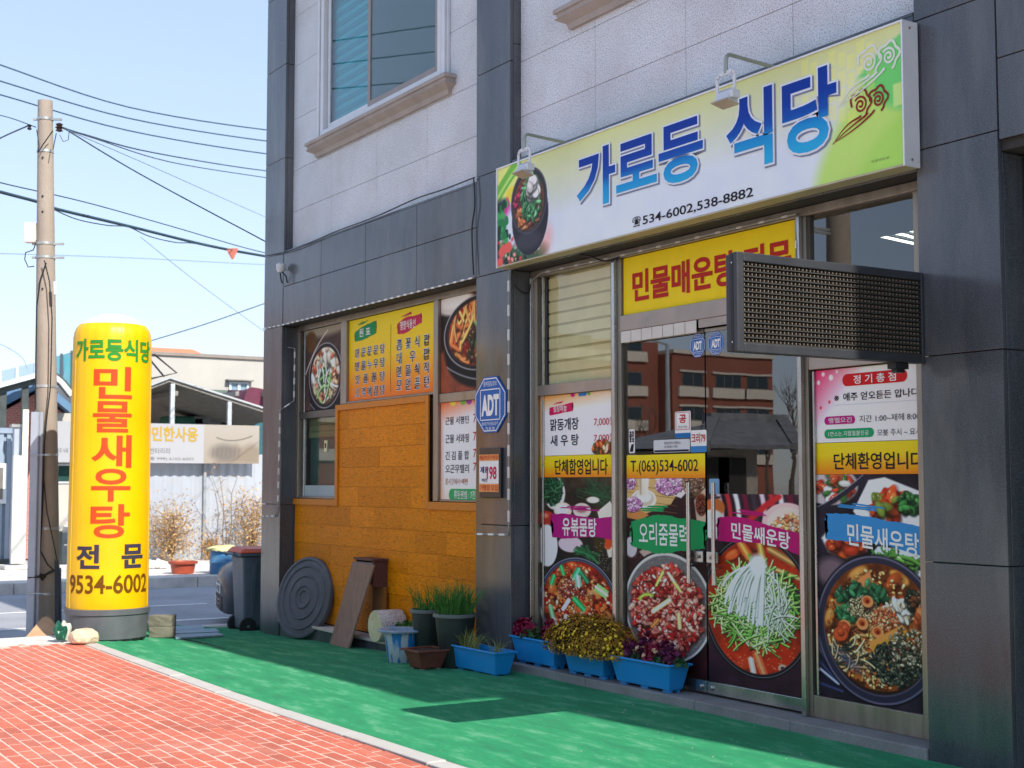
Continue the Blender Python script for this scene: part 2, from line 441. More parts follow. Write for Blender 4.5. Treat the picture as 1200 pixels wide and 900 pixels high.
    def chunks(s, E, n, size, pal, aspect=0.5, shade=True):
        for _ in range(n):
            x, y = s.rp(E); c = np.array(pal[s.g.randint(len(pal))], float) * s.g.uniform(0.8, 1.15); z = size * s.g.uniform(0.6, 1.35); ro = s.g.uniform(0, 180)
            k = s.g.randint(5, 8); ang = np.sort(s.g.rand(k) * 6.283)
            ca, sa = math.cos(R(ro)), math.sin(R(ro)); pts = []
            for a in np.linspace(0, 6.283, k, endpoint=False):
                q = z * s.g.uniform(0.8, 1.1); px_, py_ = q * math.cos(a), q * aspect * math.sin(a); pts.append((x + px_ * ca - py_ * sa, y + px_ * sa + py_ * ca))
            if shade: s.ell(x + z * 0.12, y + z * 0.25, z * 1.05, z * aspect * 1.25, c * 0.28, ro, soft=z * 0.5, al=0.7)
            s.ell(x, y, z, z * aspect, c, ro, soft=z * 0.18)
            if shade:
                s.ell(x - z * 0.1, y - z * aspect * 0.3, z * 0.55, z * aspect * 0.4, np.minimum(255, c * 1.25 + 18), ro, soft=z * 0.35, al=0.7)
                if s.g.rand() < 0.5: s.ell(x - z * 0.2, y - z * aspect * 0.35, z * 0.13, z * 0.09, (255, 240, 225), ro, al=0.75)
    def strands(s, E, n, ln, wd, pal, bendy=0.5, ang=None):
        for _ in range(n):
            x, y = s.rp(E); a = s.g.uniform(0, 6.283) if ang is None else s.g.normal(R(ang), 0.5); L_ = ln * s.g.uniform(0.5, 1.3)
            dx, dy = math.cos(a) * L_ / 2, math.sin(a) * L_ / 2; b_ = s.g.normal(0, bendy) * L_
            c = np.array(pal[s.g.randint(len(pal))], float) * s.g.uniform(0.8, 1.15)
            p = [(x - dx, y - dy), (x - dy / L_ * b_, y + dx / L_ * b_), (x + dx, y + dy)]
            s.line([(q[0] + wd * 0.4, q[1] + wd * 0.7) for q in p], wd * 1.2, c * 0.25, al=0.6)
            s.line(p, wd, np.minimum(255, c)); s.line([(q[0], q[1] - wd * 0.2) for q in p], wd * 0.35, np.minimum(255, c * 1.25 + 15), al=0.6)
    def build(s, r, y, name, parent, m=None, xz=True):
        x0, x1, z0, z1 = r; nx, ny = s.nx, s.ny
        X, Z = np.meshgrid(np.linspace(x0, x1, nx), np.linspace(z1, z0, ny))
        V = np.stack([X.ravel(), np.full(nx * ny, y), Z.ravel()], 1)
        if parent is not None: V = V - np.array(root_loc(parent))
        idx = np.arange(nx * ny).reshape(ny, nx)
        Q = np.stack([idx[1:, :-1].ravel(), idx[1:, 1:].ravel(), idx[:-1, 1:].ravel(), idx[:-1, :-1].ravel()], 1)
        me = bpy.data.meshes.new(name); me.vertices.add(len(V)); me.vertices.foreach_set('co', V.ravel())
        me.loops.add(Q.size); me.loops.foreach_set('vertex_index', Q.ravel().astype(np.int32))
        me.polygons.add(len(Q)); me.polygons.foreach_set('loop_start', (np.arange(len(Q)) * 4).astype(np.int32))
        me.update(); me.validate()
        at = me.color_attributes.new('print', 'FLOAT_COLOR', 'POINT')
        c = np.ones((nx * ny, 4), np.float32); c[:, :3] = np.minimum(s2l(np.clip(s.a.reshape(-1, 3), 0, 255)) * 1.25, 0.93)
        at.data.foreach_set('color', c.ravel())
        me.materials.append(m or print_mat('printed_film'))
        o = bpy.data.objects.new(name, me); COL.objects.link(o)
        if parent is not None: o.parent = parent
        return o
# ================================================================== THE GROUND
D, G, YW, YL = 5.927, 6.027, 6.145, 6.129        # column face, granite face, shop front, left window front
def slope(x, y):
    return -0.036 * max(0.0, -9.5 - x) * min(1.0, max(0.0, (y - 3.6) / 2.3))
def kerb_y(x):
    P = [(-15.5, 3.68), (-13.1, 3.62), (-9.13, 3.63), (-6.41, 3.722), (8, 4.25)]
    for a, b in zip(P[:-1], P[1:]):
        if x <= b[0]: return a[1] + (b[1] - a[1]) * (x - a[0]) / (b[0] - a[0])
    return P[-1][1]
m_asph = mat('asphalt', '9d9ea2', 0.85, var=0.16, vscale=1.3, bump=0.5, bscale=180, speck='b8b8b6', spscale=160, spamt=0.35, dirt='808186', dscale=0.6, damt=0.5)
m_earth = mat('verge_earth', 'c8c2b6', 0.95, var=0.2, vscale=0.6, bump=0.4, bscale=30)
m_conc = mat('pavement_concrete', 'd6d1c8', 0.85, var=0.12, vscale=3, bump=0.4, bscale=120, dirt='9a948c', dscale=2.5, damt=0.45)
m_white = mat('road_paint', 'e6e6e2', 0.6, var=0.1, vscale=8, dirt='9a9a98', dscale=9, damt=0.5)
def sheet(name, x0, x1, y0, y1, z, m, kind='structure'):
    o = MB().add([(x0, y0, z), (x1, y0, z), (x1, y1, z), (x0, y1, z)], [(0, 1, 2, 3)]).build(name, m, fix=False)
    o['kind'] = kind
    return o
sheet('ground', -900, 900, -900, 900, -0.34, m_earth)
sheet('road', -22.9, -14.32, -90, 140, -0.262, m_asph)
sheet('road', -14.3, 60, -10.5, -3.6, -0.262, mat('pale_bounce_concrete', 'cfccc6', 0.9, var=0.12, dirt='8f8c88', dscale=0.8, damt=0.4))  # unseen street, made pale so it bounces sunlight onto the shaded front
sheet('pavement', -22.9, 60, -60, -10.5, -0.255, m_conc)  # unseen pale lot, added as a bounce surface for the facade
struct(MB().box(-29.5, -23.0, -90, 140, -0.29, -0.10).build('pavement', m_conc, bevel=0.01))
for k in range(24):
    y0 = -10 + k * 1.5
    struct(MB().box(-23.0, -22.84, y0, y0 + 1.49, -0.29, -0.085).build('kerb', m_conc, bevel=0.012))
    if k > 9: struct(MB().box(-16.3, -16.12, y0 - 0.45, y0 + 1.04, -0.32, -0.215).build('kerb', m_conc, bevel=0.012))
    elif k > 3: struct(MB().box(-14.32, -14.16, y0 - 2.0, y0 - 0.51, -0.32, -0.012).build('kerb', m_conc, bevel=0.012))
for i, x in enumerate((-17.42, -19.6)):
    if i == 0: sheet('road_marking', x - 0.075, x + 0.075, -60, 90, -0.258, m_white)
    else:
        for k in range(12): sheet('road_marking', x - 0.07, x + 0.07, -14 + k * 6, -11 + k * 6, -0.258, m_white)
struct(MB().box(-14.16, 14, -3.6, 3.55, -0.33, -0.012).build('pavement', m_conc))
struct(MB().box(-14.3, 14, 3.552, 6.2, -0.33, -0.28).build('ground_slab', m_conc))
struct(MB().box(-16.115, -14.302, 4.0, 40, -0.33, -0.245).build('ground_slab', m_conc))

# brick pavement: the nearest 300 bricks one by one, the rest as one mass
m_grout = mat('pale_joint_mortar', 'dfbcac', 0.9, var=0.12, vscale=14, bump=0.3, bscale=200, dirt='c9a394', dscale=5, damt=0.5)
m_brick = mat('red_paving_brick', 'c0624a', 0.8, var=0.13, vscale=2.2, bump=0.35, bscale=150, dirt='d89a88', dscale=1.6, damt=0.45, objvar=0.13, speck='e0a898', spscale=120, spamt=0.25)
pav = MB().add([(-13.35, 0.36, -0.0015), (8, 0.36, -0.0015), (8, 3.65, -0.0015), (-13.35, 3.5, -0.0015)], [(0, 1, 2, 3)]).build('brick_pavement', m_grout, fix=False)
pav['kind'] = 'structure'
PY, PX, JW, JT = 0.0885, 0.236, 0.0115, 0.017
cells = []
y = 0.4; row = 0
while y < 3.8:
    x = -13.3 + (0.5 if row % 2 else 0.0) * PX + rnd.uniform(-0.012, 0.012)
    while x < 7:
        top = kerb_y(x + 0.12) - 0.13
        h = min(PY - JW, top - y)
        if h > 0.025: cells.append((x, y + 0.004 * math.sin(x * 0.9 + row), PX - JT, h))
        x += PX
    y += PY; row += 1
def seen(x, y):
    d = np.array([x, y, 0]) - _C; z = d @ _F
    return z > 0 and abs(d @ _R / z * FPX) < 600 and -(d @ _U) / z * FPX < 450
cells.sort(key=lambda c: (not seen(c[0] + 0.1, c[1] + 0.04), math.hypot(c[0] + 0.1, c[1])))
bb = MB(); e = 0.004
bb.add([(0, 0, -0.02), (1, 0, -0.02), (1, 1, -0.02), (0, 1, -0.02), (0, 0, -0.002), (1, 0, -0.002), (1, 1, -0.002), (0, 1, -0.002), (0.014, 0.035, 0), (0.986, 0.035, 0), (0.986, 0.965, 0), (0.014, 0.965, 0)],
       [(0, 1, 5, 4), (1, 2, 6, 5), (2, 3, 7, 6), (3, 0, 4, 7), (4, 5, 9, 8), (5, 6, 10, 9), (6, 7, 11, 10), (7, 4, 8, 11), (8, 9, 10, 11)])
brick_me = bb.mesh('brick', m_brick, fix=False)
for x, y, lx, ly in cells[:300]:
    o = link('brick', brick_me, pav, (x, y, rnd.uniform(-0.0004, 0.0018)), rot=(0, 0, rnd.uniform(-0.006, 0.006)), sc=(lx, ly, 1))
rest = MB()
for x, y, lx, ly in cells[300:]:
    dz = rnd.uniform(-0.0004, 0.0018)
    rest.add([(x + a * lx, y + b * ly, c + dz) for a, b, c in bb.v], bb.f)
o = rest.build('brick', m_brick, pav, fix=False); o['kind'] = 'stuff'

# kerb stones between the bricks and the green carpet
m_kerb = mat('kerb_stone_grey', 'bdb9b2', 0.85, var=0.12, vscale=4, bump=0.4, bscale=140, dirt='8f8c86', dscale=4, damt=0.5, objvar=0.05)
x = -13.6
while x < 7:
    L_ = 1.0
    a, b = kerb_y(x), kerb_y(x + L_ - 0.008); t = 0.008 + rnd.uniform(-0.003, 0.003)
    o = MB().hexa([(x, a - 0.122, -0.2), (x + L_ - 0.008, b - 0.122, -0.2), (x + L_ - 0.008, b, -0.2), (x, a, -0.2)],
                  [(x, a - 0.122, t), (x + L_ - 0.008, b - 0.122, t), (x + L_ - 0.008, b, t), (x, a, t)]).build('kerb', m_kerb, bevel=0.006)
    struct(o); x += L_

# green carpet
m, N, L, P = nt('green_outdoor_carpet')
ge = N.new('ShaderNodeNewGeometry')
n1 = N.new('ShaderNodeTexNoise'); n1.inputs['Scale'].default_value = 2.0; n1.inputs['Detail'].default_value = 7; n1.inputs['Roughness'].default_value = 0.7
n2 = N.new('ShaderNodeTexNoise'); n2.inputs['Scale'].default_value = 230; n2.inputs['Detail'].default_value = 2
mp = N.new('ShaderNodeMapping'); mp.inputs['Scale'].default_value = (1, 3.2, 1)
L.new(ge.outputs['Position'], mp.inputs[0]); L.new(mp.outputs[0], n1.inputs[0]); L.new(ge.outputs['Position'], n2.inputs[0])
cr = N.new('ShaderNodeValToRGB'); e_ = cr.color_ramp.elements
e_[0].position = 0.36; e_[0].color = (*hexc('007a4c'), 1); e_[1].position = 0.78; e_[1].color = (*hexc('74b08c'), 1)
k = e_.new(0.52); k.color = (*hexc('048c56'), 1)
L.new(n1.outputs[0], cr.inputs[0])
hv = N.new('ShaderNodeHueSaturation'); L.new(cr.outputs[0], hv.inputs['Color'])
mr = N.new('ShaderNodeMapRange'); mr.inputs['From Min'].default_value = 0.3; mr.inputs['From Max'].default_value = 0.7; mr.inputs['To Min'].default_value = 0.72; mr.inputs['To Max'].default_value = 1.3
L.new(n2.outputs[0], mr.inputs[0]); L.new(mr.outputs[0], hv.inputs['Value']); L.new(hv.outputs[0], P.inputs['Base Color'])
P.inputs['Roughness'].default_value = 0.95; P.inputs['Specular IOR Level'].default_value = 0.15
P.inputs['Sheen Weight'].default_value = 0.08; P.inputs['Sheen Roughness'].default_value = 0.5
bp = N.new('ShaderNodeBump'); bp.inputs['Strength'].default_value = 0.6; bp.inputs['Distance'].default_value = 0.008
L.new(n2.outputs[0], bp.inputs['Height']); L.new(bp.outputs[0], P.inputs['Normal'])
m_carpet = m
vs, fs = [], []; nx, ny = 120, 24
for j in range(ny + 1):
    for i in range(nx + 1):
        x = -16.05 + 20.07 * i / nx; t = j / ny; ya = kerb_y(x) + 0.004; yb = 6.0 if x > -14.86 else 7.4
        if x < -14.3: ya = 3.7 + min(0.85, (-14.3 - x) * 0.6)
        y = ya + (yb - ya) * t
        vs.append((x, y, slope(x, y) + 0.004 + 0.0025 * math.sin(x * 3.1 + y * 2) * math.sin(y * 4.3)))
for j in range(ny):
    for i in range(nx):
        a = j * (nx + 1) + i; fs.append((a, a + 1, a + nx + 2, a + nx + 1))
o = MB().add(vs, fs).build('green_carpet', m_carpet, smooth=True, fix=False); tag(o, 'green outdoor carpet laid along the foot of the restaurant front', 'carpet')
def gz(x, y): return slope(x, y) + 0.005
# carpet seam and loose crumbs
seam = MB().tube([(-14.9 + 0.25 * k, 4.62 + 0.02 * math.sin(k), gz(-14.9 + 0.25 * k, 4.62) + 0.001) for k in range(11)], 0.006, 5)
seam.build('seam', mat('black_rubber', '1b1c1e', 0.7), o)
cr_ = MB()
for k in range(230):
    x = rnd.uniform(-14, -5.4); y = rnd.triangular(3.8, 5.9, 5.5); s_ = rnd.uniform(0.003, 0.009); z = gz(x, y)
    a = rnd.uniform(0, 6.28)
    cr_.add([(x, y, z), (x + s_ * math.cos(a), y + s_ * math.sin(a), z), (x + s_ * math.cos(a + 1.3), y + s_ * math.sin(a + 1.3), z), (x + s_ * 0.5, y + s_ * 0.4, z + s_ * 0.6)], [(0, 1, 3), (1, 2, 3), (2, 0, 3), (0, 2, 1)])
cr_ = cr_.build('litter_crumbs', mat('pale_crumbs', 'b9b39c', 0.9)); cr_['kind'] = 'stuff'

# ================================================================== THE RESTAURANT BUILDING
m_dark = mat('dark_grey_polished_stone', '474b51', 0.20, spec=0.55, var=0.3, vscale=2.6, speck='767d88', spscale=150, spamt=0.35, dirt='777570', dscale=2.3, damt=0.5, objvar=0.12, stretch=(1.3, 1.3, 0.3), rvar=0.07)
m_gran = mat('light_grey_granite', 'd4d9df', 0.75, var=0.09, vscale=1.5, speck='7b7a82', spscale=110, spamt=0.75, dirt='b3adaa', dscale=1.3, damt=0.4, objvar=0.03, bump=0.12, bscale=200)
m_core = mat('joint_mortar', '3c3b3c', 0.9)
m_sill = mat('moulded_beige_stone', 'a89f9a', 0.8, var=0.1, vscale=5, speck='75706c', spscale=170, spamt=0.4, dirt='7f766e', dscale=3, damt=0.4)
m_frame = mat('white_window_frame', 'cfd3d8', 0.4, spec=0.5, var=0.05)
m_steel = mat('brushed_steel_frame', '9a9286', 0.38, metal=0.75, spec=0.5, var=0.14, vscale=5, stretch=(3, 3, 0.4), dirt='6f665a', dscale=3, damt=0.5)
m_bright = mat('stainless_steel', 'b9b9b7', 0.25, metal=0.95, var=0.12, vscale=4)
m_step = mat('step_granite', '8f8e8d', 0.7, var=0.1, vscale=5, speck='5e5e60', spscale=220, spamt=0.6, dirt='6c6a66', dscale=3, damt=0.45)
m_room = mat('shop_room_paint', '5e5b52', 0.9, var=0.1)
m_roof = mat('roof_concrete', 'a8a49e', 0.9)
B = thing('restaurant_building', 'grey stone corner building with dark pillars that holds the restaurant', 'building', (-7.4, 10, 0))
core = MB()
core.box(-14.80, 0.12, 6.30, 13.9, 3.30, 7.55)
core.box(-14.80, 0.12, 6.065, 6.30, 3.99, 5.20)
core.box(-14.80, 0.12, 6.065, 6.30, 7.0, 7.55)
for a, b in ((-14.80, -13.46), (-10.80, -8.62), (-6.30, 0.08)): core.box(a, b, 6.065, 6.30, 5.20, 7.0)
core.build('upper_wall', m_core, B)
low = MB()
low.box(-14.80, -14.35, 5.96, 13.9, -0.3, 3.99)
low.box(-0.9, 0.12, 5.96, 13.9, -0.3, 3.99)
low.box(-10.02, -9.54, 5.96, 6.5, -0.3, 3.99)
low.box(-5.21, -4.72, 5.96, 6.5, -0.3, 3.99)
for a, b in ((-14.35, -10.02), (-9.54, -5.21), (-4.72, -0.9)): low.box(a, b, 5.962, 6.30, 3.235, 3.99)
low.build('lower_wall', m_core, B)
MB().box(-14.35, -0.9, 6.30, 13.8, -0.3, 0.05).build('floor_slab', m_step, B)
MB().box(-14.3, -0.95, 10.4, 10.5, 0.05, 3.3).build('back_wall', m_room, B)
MB().box(-14.35, -0.9, 6.31, 10.4, 3.22, 3.298).build('ceiling', mat('ceiling_board', '8a8880', 0.9), B)
MB().box(-10.0, -9.7, 6.51, 10.4, 0.05, 3.22).build('partition', m_room, B)
MB().box(-14.8, 0.12, 13.9, 13.95, -0.3, 7.55).build('rear_wall', m_gran, B)
# roof slab with the eave whose edge throws the shadow over the carpet
MB().box(-14.84, 0.14, 5.41, 14.2, 7.555, 7.75).build('roof', m_roof, B)
gable = MB().box(0.122, 0.14, 5.93, 13.95, -0.3, 7.548); gable.build('side_wall', m_gran, B)
def panel(x0, x1, z0, z1, y, m, name='stone_panel', t=0.03, gap=0.003, bev=0.0025):
    return MB().box(x0 + gap, x1 - gap, y, y + t, z0 + gap, z1 - gap).build(name, m, B, bevel=bev)
def stack(x0, x1, zs, y, m, **k):
    for a, b in zip(zs[:-1], zs[1:]): panel(x0, x1, a, b, y, m, **k)
# columns: face and right-hand return
for x0, x1, zs in ((-14.84, -14.30, [-0.28, 1.26, 3.24]), (-10.06, -9.50, [-0.1, 1.152, 3.24]), (-5.24, -4.69, [-0.05, 1.07, 2.19, 3.34])):
    stack(x0, x1, zs, D, m_dark)
    for a, b in zip(zs[:-1], zs[1:]):
        MB().box(x1 - 0.031, x1 - 0.001, D + 0.033, 6.20, a + 0.003, min(b, 3.23) - 0.003).build('stone_panel', m_dark, B, bevel=0.002)
stack(-14.84, -14.27, [3.24, 4.06, 5.13, 6.2, 7.05, 7.54], D, m_dark)
stack(-10.06, -9.51, [3.24, 4.1, 4.98, 6.1, 7.54], D, m_dark)
stack(-5.24, -4.69, [3.34, 4.075, 5.1, 6.1, 7.54], D, m_dark)
for xr in (-14.27, -9.51):
    for a, b in ((4.09, 5.13), (5.13, 6.2), (6.2, 7.54)):
        MB().box(xr - 0.03, xr - 0.001, D + 0.033, G + 0.03, a + 0.003, b - 0.003).build('stone_panel', m_dark, B, bevel=0.002)
stack(-4.685, -3.6, [3.285, 3.72, 4.2, 5.2, 6.2, 7.54], D, m_dark)
stack(-3.6, -2.4, [3.285, 3.72, 4.2, 5.2, 6.2, 7.54], D, m_dark)
stack(-2.4, -0.95, [3.285, 3.72, 4.2, 5.2, 6.2, 7.54], D, m_dark)
stack(-0.95, 0.12, [-0.05, 1.07, 2.19, 3.28, 4.2, 5.2, 6.2, 7.54], D, m_dark)
# dark band over the left window and behind the name board
XB = [-14.30, -13.27, -12.21, -11.14, -10.06]
for a, b in zip(XB[:-1], XB[1:]):
    panel(a, b, 3.24, 3.67, D, m_dark); panel(a, b, 3.67, 4.05, D, m_dark)
MB().box(-14.26, -10.07, D + 0.005, 6.06, 4.052, 4.07).build('band_cap', m_dark, B)
XC = [-9.50, -8.43, -7.37, -6.30, -5.24]
for a, b in zip(XC[:-1], XC[1:]):
    panel(a, b, 3.23, 3.67, D, m_dark); panel(a, b, 3.67, 4.115, D, m_dark)
MB().box(-9.49, -5.25, D + 0.005, 6.06, 4.117, 4.135).build('band_cap', m_dark, B)
# light granite tiles round the windows
ZR = [4.07, 4.516, 4.98, 5.56, 6.17, 6.74, 7.15, 7.54]
XG = [-14.268, -13.24, -12.18, -11.13, -10.065]
def tiles(xs, holes):
    for i in range(len(ZR) - 1):
        for a, b in zip(xs[:-1], xs[1:]):
            segs = [(a, b, ZR[i], ZR[i + 1])]
            for h in holes:
                out = []
                for q in segs:
                    if q[1] <= h[0] or q[0] >= h[1] or q[3] <= h[2] or q[2] >= h[3]: out.append(q); continue
                    if q[0] < h[0] - 0.02: out.append((q[0], h[0], q[2], q[3]))
                    if q[1] > h[1] + 0.02: out.append((h[1], q[1], q[2], q[3]))
                    qa, qb = max(q[0], h[0]), min(q[1], h[1])
                    if q[2] < h[2] - 0.02: out.append((qa, qb, q[2], h[2]))
                    if q[3] > h[3] + 0.02: out.append((qa, qb, h[3], q[3]))
                segs = out
            for q in segs: panel(q[0], q[1], q[2], q[3], G, m_gran, name='granite_tile', gap=0.0022, bev=0.0015)
tiles(XG, [(-13.46, -10.80, 5.16, 6.95)])
tiles([-9.508, -8.445, -7.36, -6.3, -5.242], [(-8.62, -6.30, 5.21, 6.95)])

# upper windows
m_glass = glass_mat('window_glass', (0.75, 0.88, 0.9), 1.6)
m_blind = mat('teal_zebra_blind', '55c0cc', 0.7, var=0.05)
m_blind2 = mat('teal_sheer_blind', '3aa3b4', 0.7, var=0.05)

def sill(x0, x1, z, y):
    """moulded sill: profile pushed along the wall with returned ends"""
    prof = [(0.0, 0.0), (-0.035, 0.0), (-0.045, 0.045), (-0.075, 0.06), (-0.12, 0.085), (-0.10, 0.09), (-0.105, 0.125), (-0.125, 0.13), (-0.125, 0.165), (0.0, 0.185)]
    b = MB(); n = len(prof)
    rings = [(x0 - p_, p_) for p_ in ()]
    V = []
    for side in (0, 1):
        for py_, pz_ in prof:
            xx = (x0 + 0.125 + py_) if side == 0 else (x1 - 0.125 - py_)
            V.append((xx, y + py_, z + pz_))
    F_ = [(i, (i + 1) % n, n + (i + 1) % n, n + i) for i in range(n)]
    b.add(V, F_)
    for side in (0, 1):       # the returned end against the wall
        xe = x0 + 0.125 if side == 0 else x1 - 0.125
        W_ = [(xe + (p_ if side == 0 else -p_), y + p_, z + q_) for p_, q_ in prof] + [(xe + (p_ if side == 0 else -p_), y + 0.001, z + q_) for p_, q_ in prof]
        b.add(W_, [(i, i + 1, n + i + 1, n + i) for i in range(n - 1)])
    return b
def upper_window(x0, x1, z0, z1, xm, label=None):
    f = MB(); y0, y1 = 5.985, 6.075
    f.box(x0, x0 + 0.07, y0, y1, z0, z1); f.box(x1 - 0.07, x1, y0, y1, z0, z1)
    f.box(x0 + 0.07, x1 - 0.07, y0, y1, z0, z0 + 0.06); f.box(x0 + 0.07, x1 - 0.07, y0, y1, z1 - 0.06, z1)
    W = f.build('window', m_frame, B, bevel=0.004)
    for a, b, yy, nm in ((x0 + 0.09, xm + 0.02, 6.03, 'sash'), (xm - 0.02, x1 - 0.09, 6.005, 'sash')):
        s_ = MB(); w_ = 0.055
        s_.box(a, a + w_, yy, yy + 0.022, z0 + 0.07, z1 - 0.07); s_.box(b - w_, b, yy, yy + 0.022, z0 + 0.07, z1 - 0.07)
        s_.box(a + w_, b - w_, yy, yy + 0.022, z0 + 0.07, z0 + 0.07 + w_); s_.box(a + w_, b - w_, yy, yy + 0.022, z1 - 0.07 - w_, z1 - 0.07)
        s_.build(nm, m_frame if a < xm - 0.1 else mat('taupe_sash', '8f8784', 0.5), W, bevel=0.003)
        MB().box(a + w_ + 0.001, b - w_ - 0.001, yy + 0.009, yy + 0.013, z0 + 0.071 + w_, z1 - 0.071 - w_).build('pane', m_glass, W)
    # blind slats right behind the glass
    n = 26; h = (z1 - z0 - 0.2) / n
    for k in range(n):
        za = z0 + 0.1 + k * h
        MB().box(x0 + 0.1, x1 - 0.1, 6.10 + (0.006 if k % 2 else 0), 6.112 + (0.006 if k % 2 else 0), za, za + h * 0.985).build('blind_slat', m_blind if k % 2 else m_blind2, W)
    MB().box(xm + 0.03, x1 - 0.15, 6.028, 6.030, z0 + 0.13, z1 - 0.13).build('insect_screen', m_mesh_t, W)
    # side mouldings
    for a, b in ((x0 - 0.085, x0 - 0.002), (x1 + 0.002, x1 + 0.105)):
        t = MB(); t.box(a, b, 5.995, G - 0.0015, z0 - 0.02, z1 + 0.1); t.box(a + 0.02, b - 0.02, 5.975, 5.9935, z0 - 0.02, z1 + 0.1)
        t.build('moulding', m_frame if x0 < -12 else m_sill, B, bevel=0.005)
    b = sill(x0 - 0.22, x1 + 0.22, z0 - 0.20, G - 0.001); b.build('window_sill', m_sill, B, bevel=0.002)
    b = sill(x0 - 0.22, x1 + 0.22, z1 + 0.02, G - 0.001); b.build('window_head', m_sill, B, bevel=0.002)
    return W
m, N, L, P = nt('insect_screen_mesh'); N.remove(P); a = N.new('ShaderNodeBsdfTransparent'); b_ = N.new('ShaderNodeBsdfDiffuse'); b_.inputs[0].default_value = (0.24, 0.25, 0.25, 1); x_ = N.new('ShaderNodeMixShader'); x_.inputs[0].default_value = 0.72
L.new(a.outputs[0], x_.inputs[1]); L.new(b_.outputs[0], x_.inputs[2]); L.new(x_.outputs[0], N['Material Output'].inputs[0]); m_mesh_t = m
upper_window(-13.46, -10.80, 5.19, 6.78, -12.33)
upper_window(-8.62, -6.30, 5.235, 6.78, -7.45)

# step and ledge
for a, b in ((-9.497, -8.45), (-8.45, -7.2), (-7.2, -6.3), (-6.3, -5.243)):
    MB().box(a + 0.002, b - 0.002, 5.915, 6.29, -0.12, 0.066).build('step_stone', m_step, B, bevel=0.006)
m_ledge = mat('pale_ledge_stone', 'c4c0b8', 0.8, var=0.1, dirt='8a857c', dscale=5, damt=0.5)
for a, b in ((-14.29, -13.2), (-13.2, -12.1), (-12.1, -11.1), (-11.1, -10.065)):
    MB().box(a + 0.002, b - 0.002, 5.915, 6.12, -0.012, 0.016).build('ledge_stone', m_ledge, B, bevel=0.004)
    MB().box(a + 0.002, b - 0.002, 5.935, 6.12, -0.30, -0.013).build('stone_panel', m_dark, B, bevel=0.003)
MB().box(-14.34, -10.03, 6.121, 6.30, -0.3, 1.32).build('wall_base', m_core, B)

# wooden cladding, plank by plank
m, N, L, P = nt('varnished_pine')
ge = N.new('ShaderNodeNewGeometry'); oi = N.new('ShaderNodeObjectInfo')
ad_ = N.new('ShaderNodeVectorMath'); ad_.operation = 'ADD'
sc_ = N.new('ShaderNodeVectorMath'); sc_.operation = 'SCALE'; sc_.inputs['Scale'].default_value = 37.0
cx_ = N.new('ShaderNodeCombineXYZ'); L.new(oi.outputs['Random'], cx_.inputs[0]); L.new(oi.outputs['Random'], cx_.inputs[2]); L.new(cx_.outputs[0], sc_.inputs[0])
L.new(ge.outputs['Position'], ad_.inputs[0]); L.new(sc_.outputs[0], ad_.inputs[1])
mp = N.new('ShaderNodeMapping'); mp.inputs['Scale'].default_value = (1.3, 1, 9); L.new(ad_.outputs[0], mp.inputs[0])
wv = N.new('ShaderNodeTexNoise'); wv.inputs['Scale'].default_value = 1.6; wv.inputs['Detail'].default_value = 3; L.new(mp.outputs[0], wv.inputs[0])
rg = N.new('ShaderNodeMath'); rg.operation = 'MULTIPLY'; rg.inputs[1].default_value = 13; L.new(wv.outputs[0], rg.inputs[0])
fr_ = N.new('ShaderNodeMath'); fr_.operation = 'FRACT'; L.new(rg.outputs[0], fr_.inputs[0])
fn = N.new('ShaderNodeTexNoise'); fn.inputs['Scale'].default_value = 14; fn.inputs['Detail'].default_value = 6; L.new(mp.outputs[0], fn.inputs[0])
cr = N.new('ShaderNodeValToRGB'); el = cr.color_ramp.elements; el[0].position = 0.0; el[0].color = (*hexc('e48c08'), 1); el[1].position = 1.0; el[1].color = (*hexc('dc8206'), 1)
k = el.new(0.86); k.color = (*hexc('e08607'), 1); k = el.new(0.94); k.color = (*hexc('985206'), 1)
L.new(fr_.outputs[0], cr.inputs[0])
hv = N.new('ShaderNodeHueSaturation'); L.new(cr.outputs[0], hv.inputs['Color'])
m1 = N.new('ShaderNodeMapRange'); m1.inputs['To Min'].default_value = 0.84; m1.inputs['To Max'].default_value = 1.06; L.new(oi.outputs['Random'], m1.inputs[0])
m2 = N.new('ShaderNodeMapRange'); m2.inputs['From Min'].default_value = 0.3; m2.inputs['From Max'].default_value = 0.7; m2.inputs['To Min'].default_value = 0.78; m2.inputs['To Max'].default_value = 1.15; L.new(fn.outputs[0], m2.inputs[0])
mm = N.new('ShaderNodeMath'); mm.operation = 'MULTIPLY'; L.new(m1.outputs[0], mm.inputs[0]); L.new(m2.outputs[0], mm.inputs[1]); L.new(mm.outputs[0], hv.inputs['Value'])
L.new(hv.outputs[0], P.inputs['Base Color']); P.inputs['Roughness'].default_value = 0.55; P.inputs['Specular IOR Level'].default_value = 0.15
bp = N.new('ShaderNodeBump'); bp.inputs['Strength'].default_value = 0.35; bp.inputs['Distance'].default_value = 0.003; L.new(fr_.outputs[0], bp.inputs['Height']); L.new(bp.outputs[0], P.inputs['Normal'])
m_pine = m
C = thing('wooden_cladding', 'orange varnished plank cladding filling the wall under the menu windows', 'cladding', (-12.2, 6.1, 0.016))
MB().box(-14.28, -10.065, 6.105, 6.120, 0.017, 1.31).box(-13.185, -11.175, 6.105, 6.120, 1.311, 2.25).build('backing', mat('cladding_shadow_gap', '2c1a0c', 0.9), C)
zr = 0.03; r_ = 0
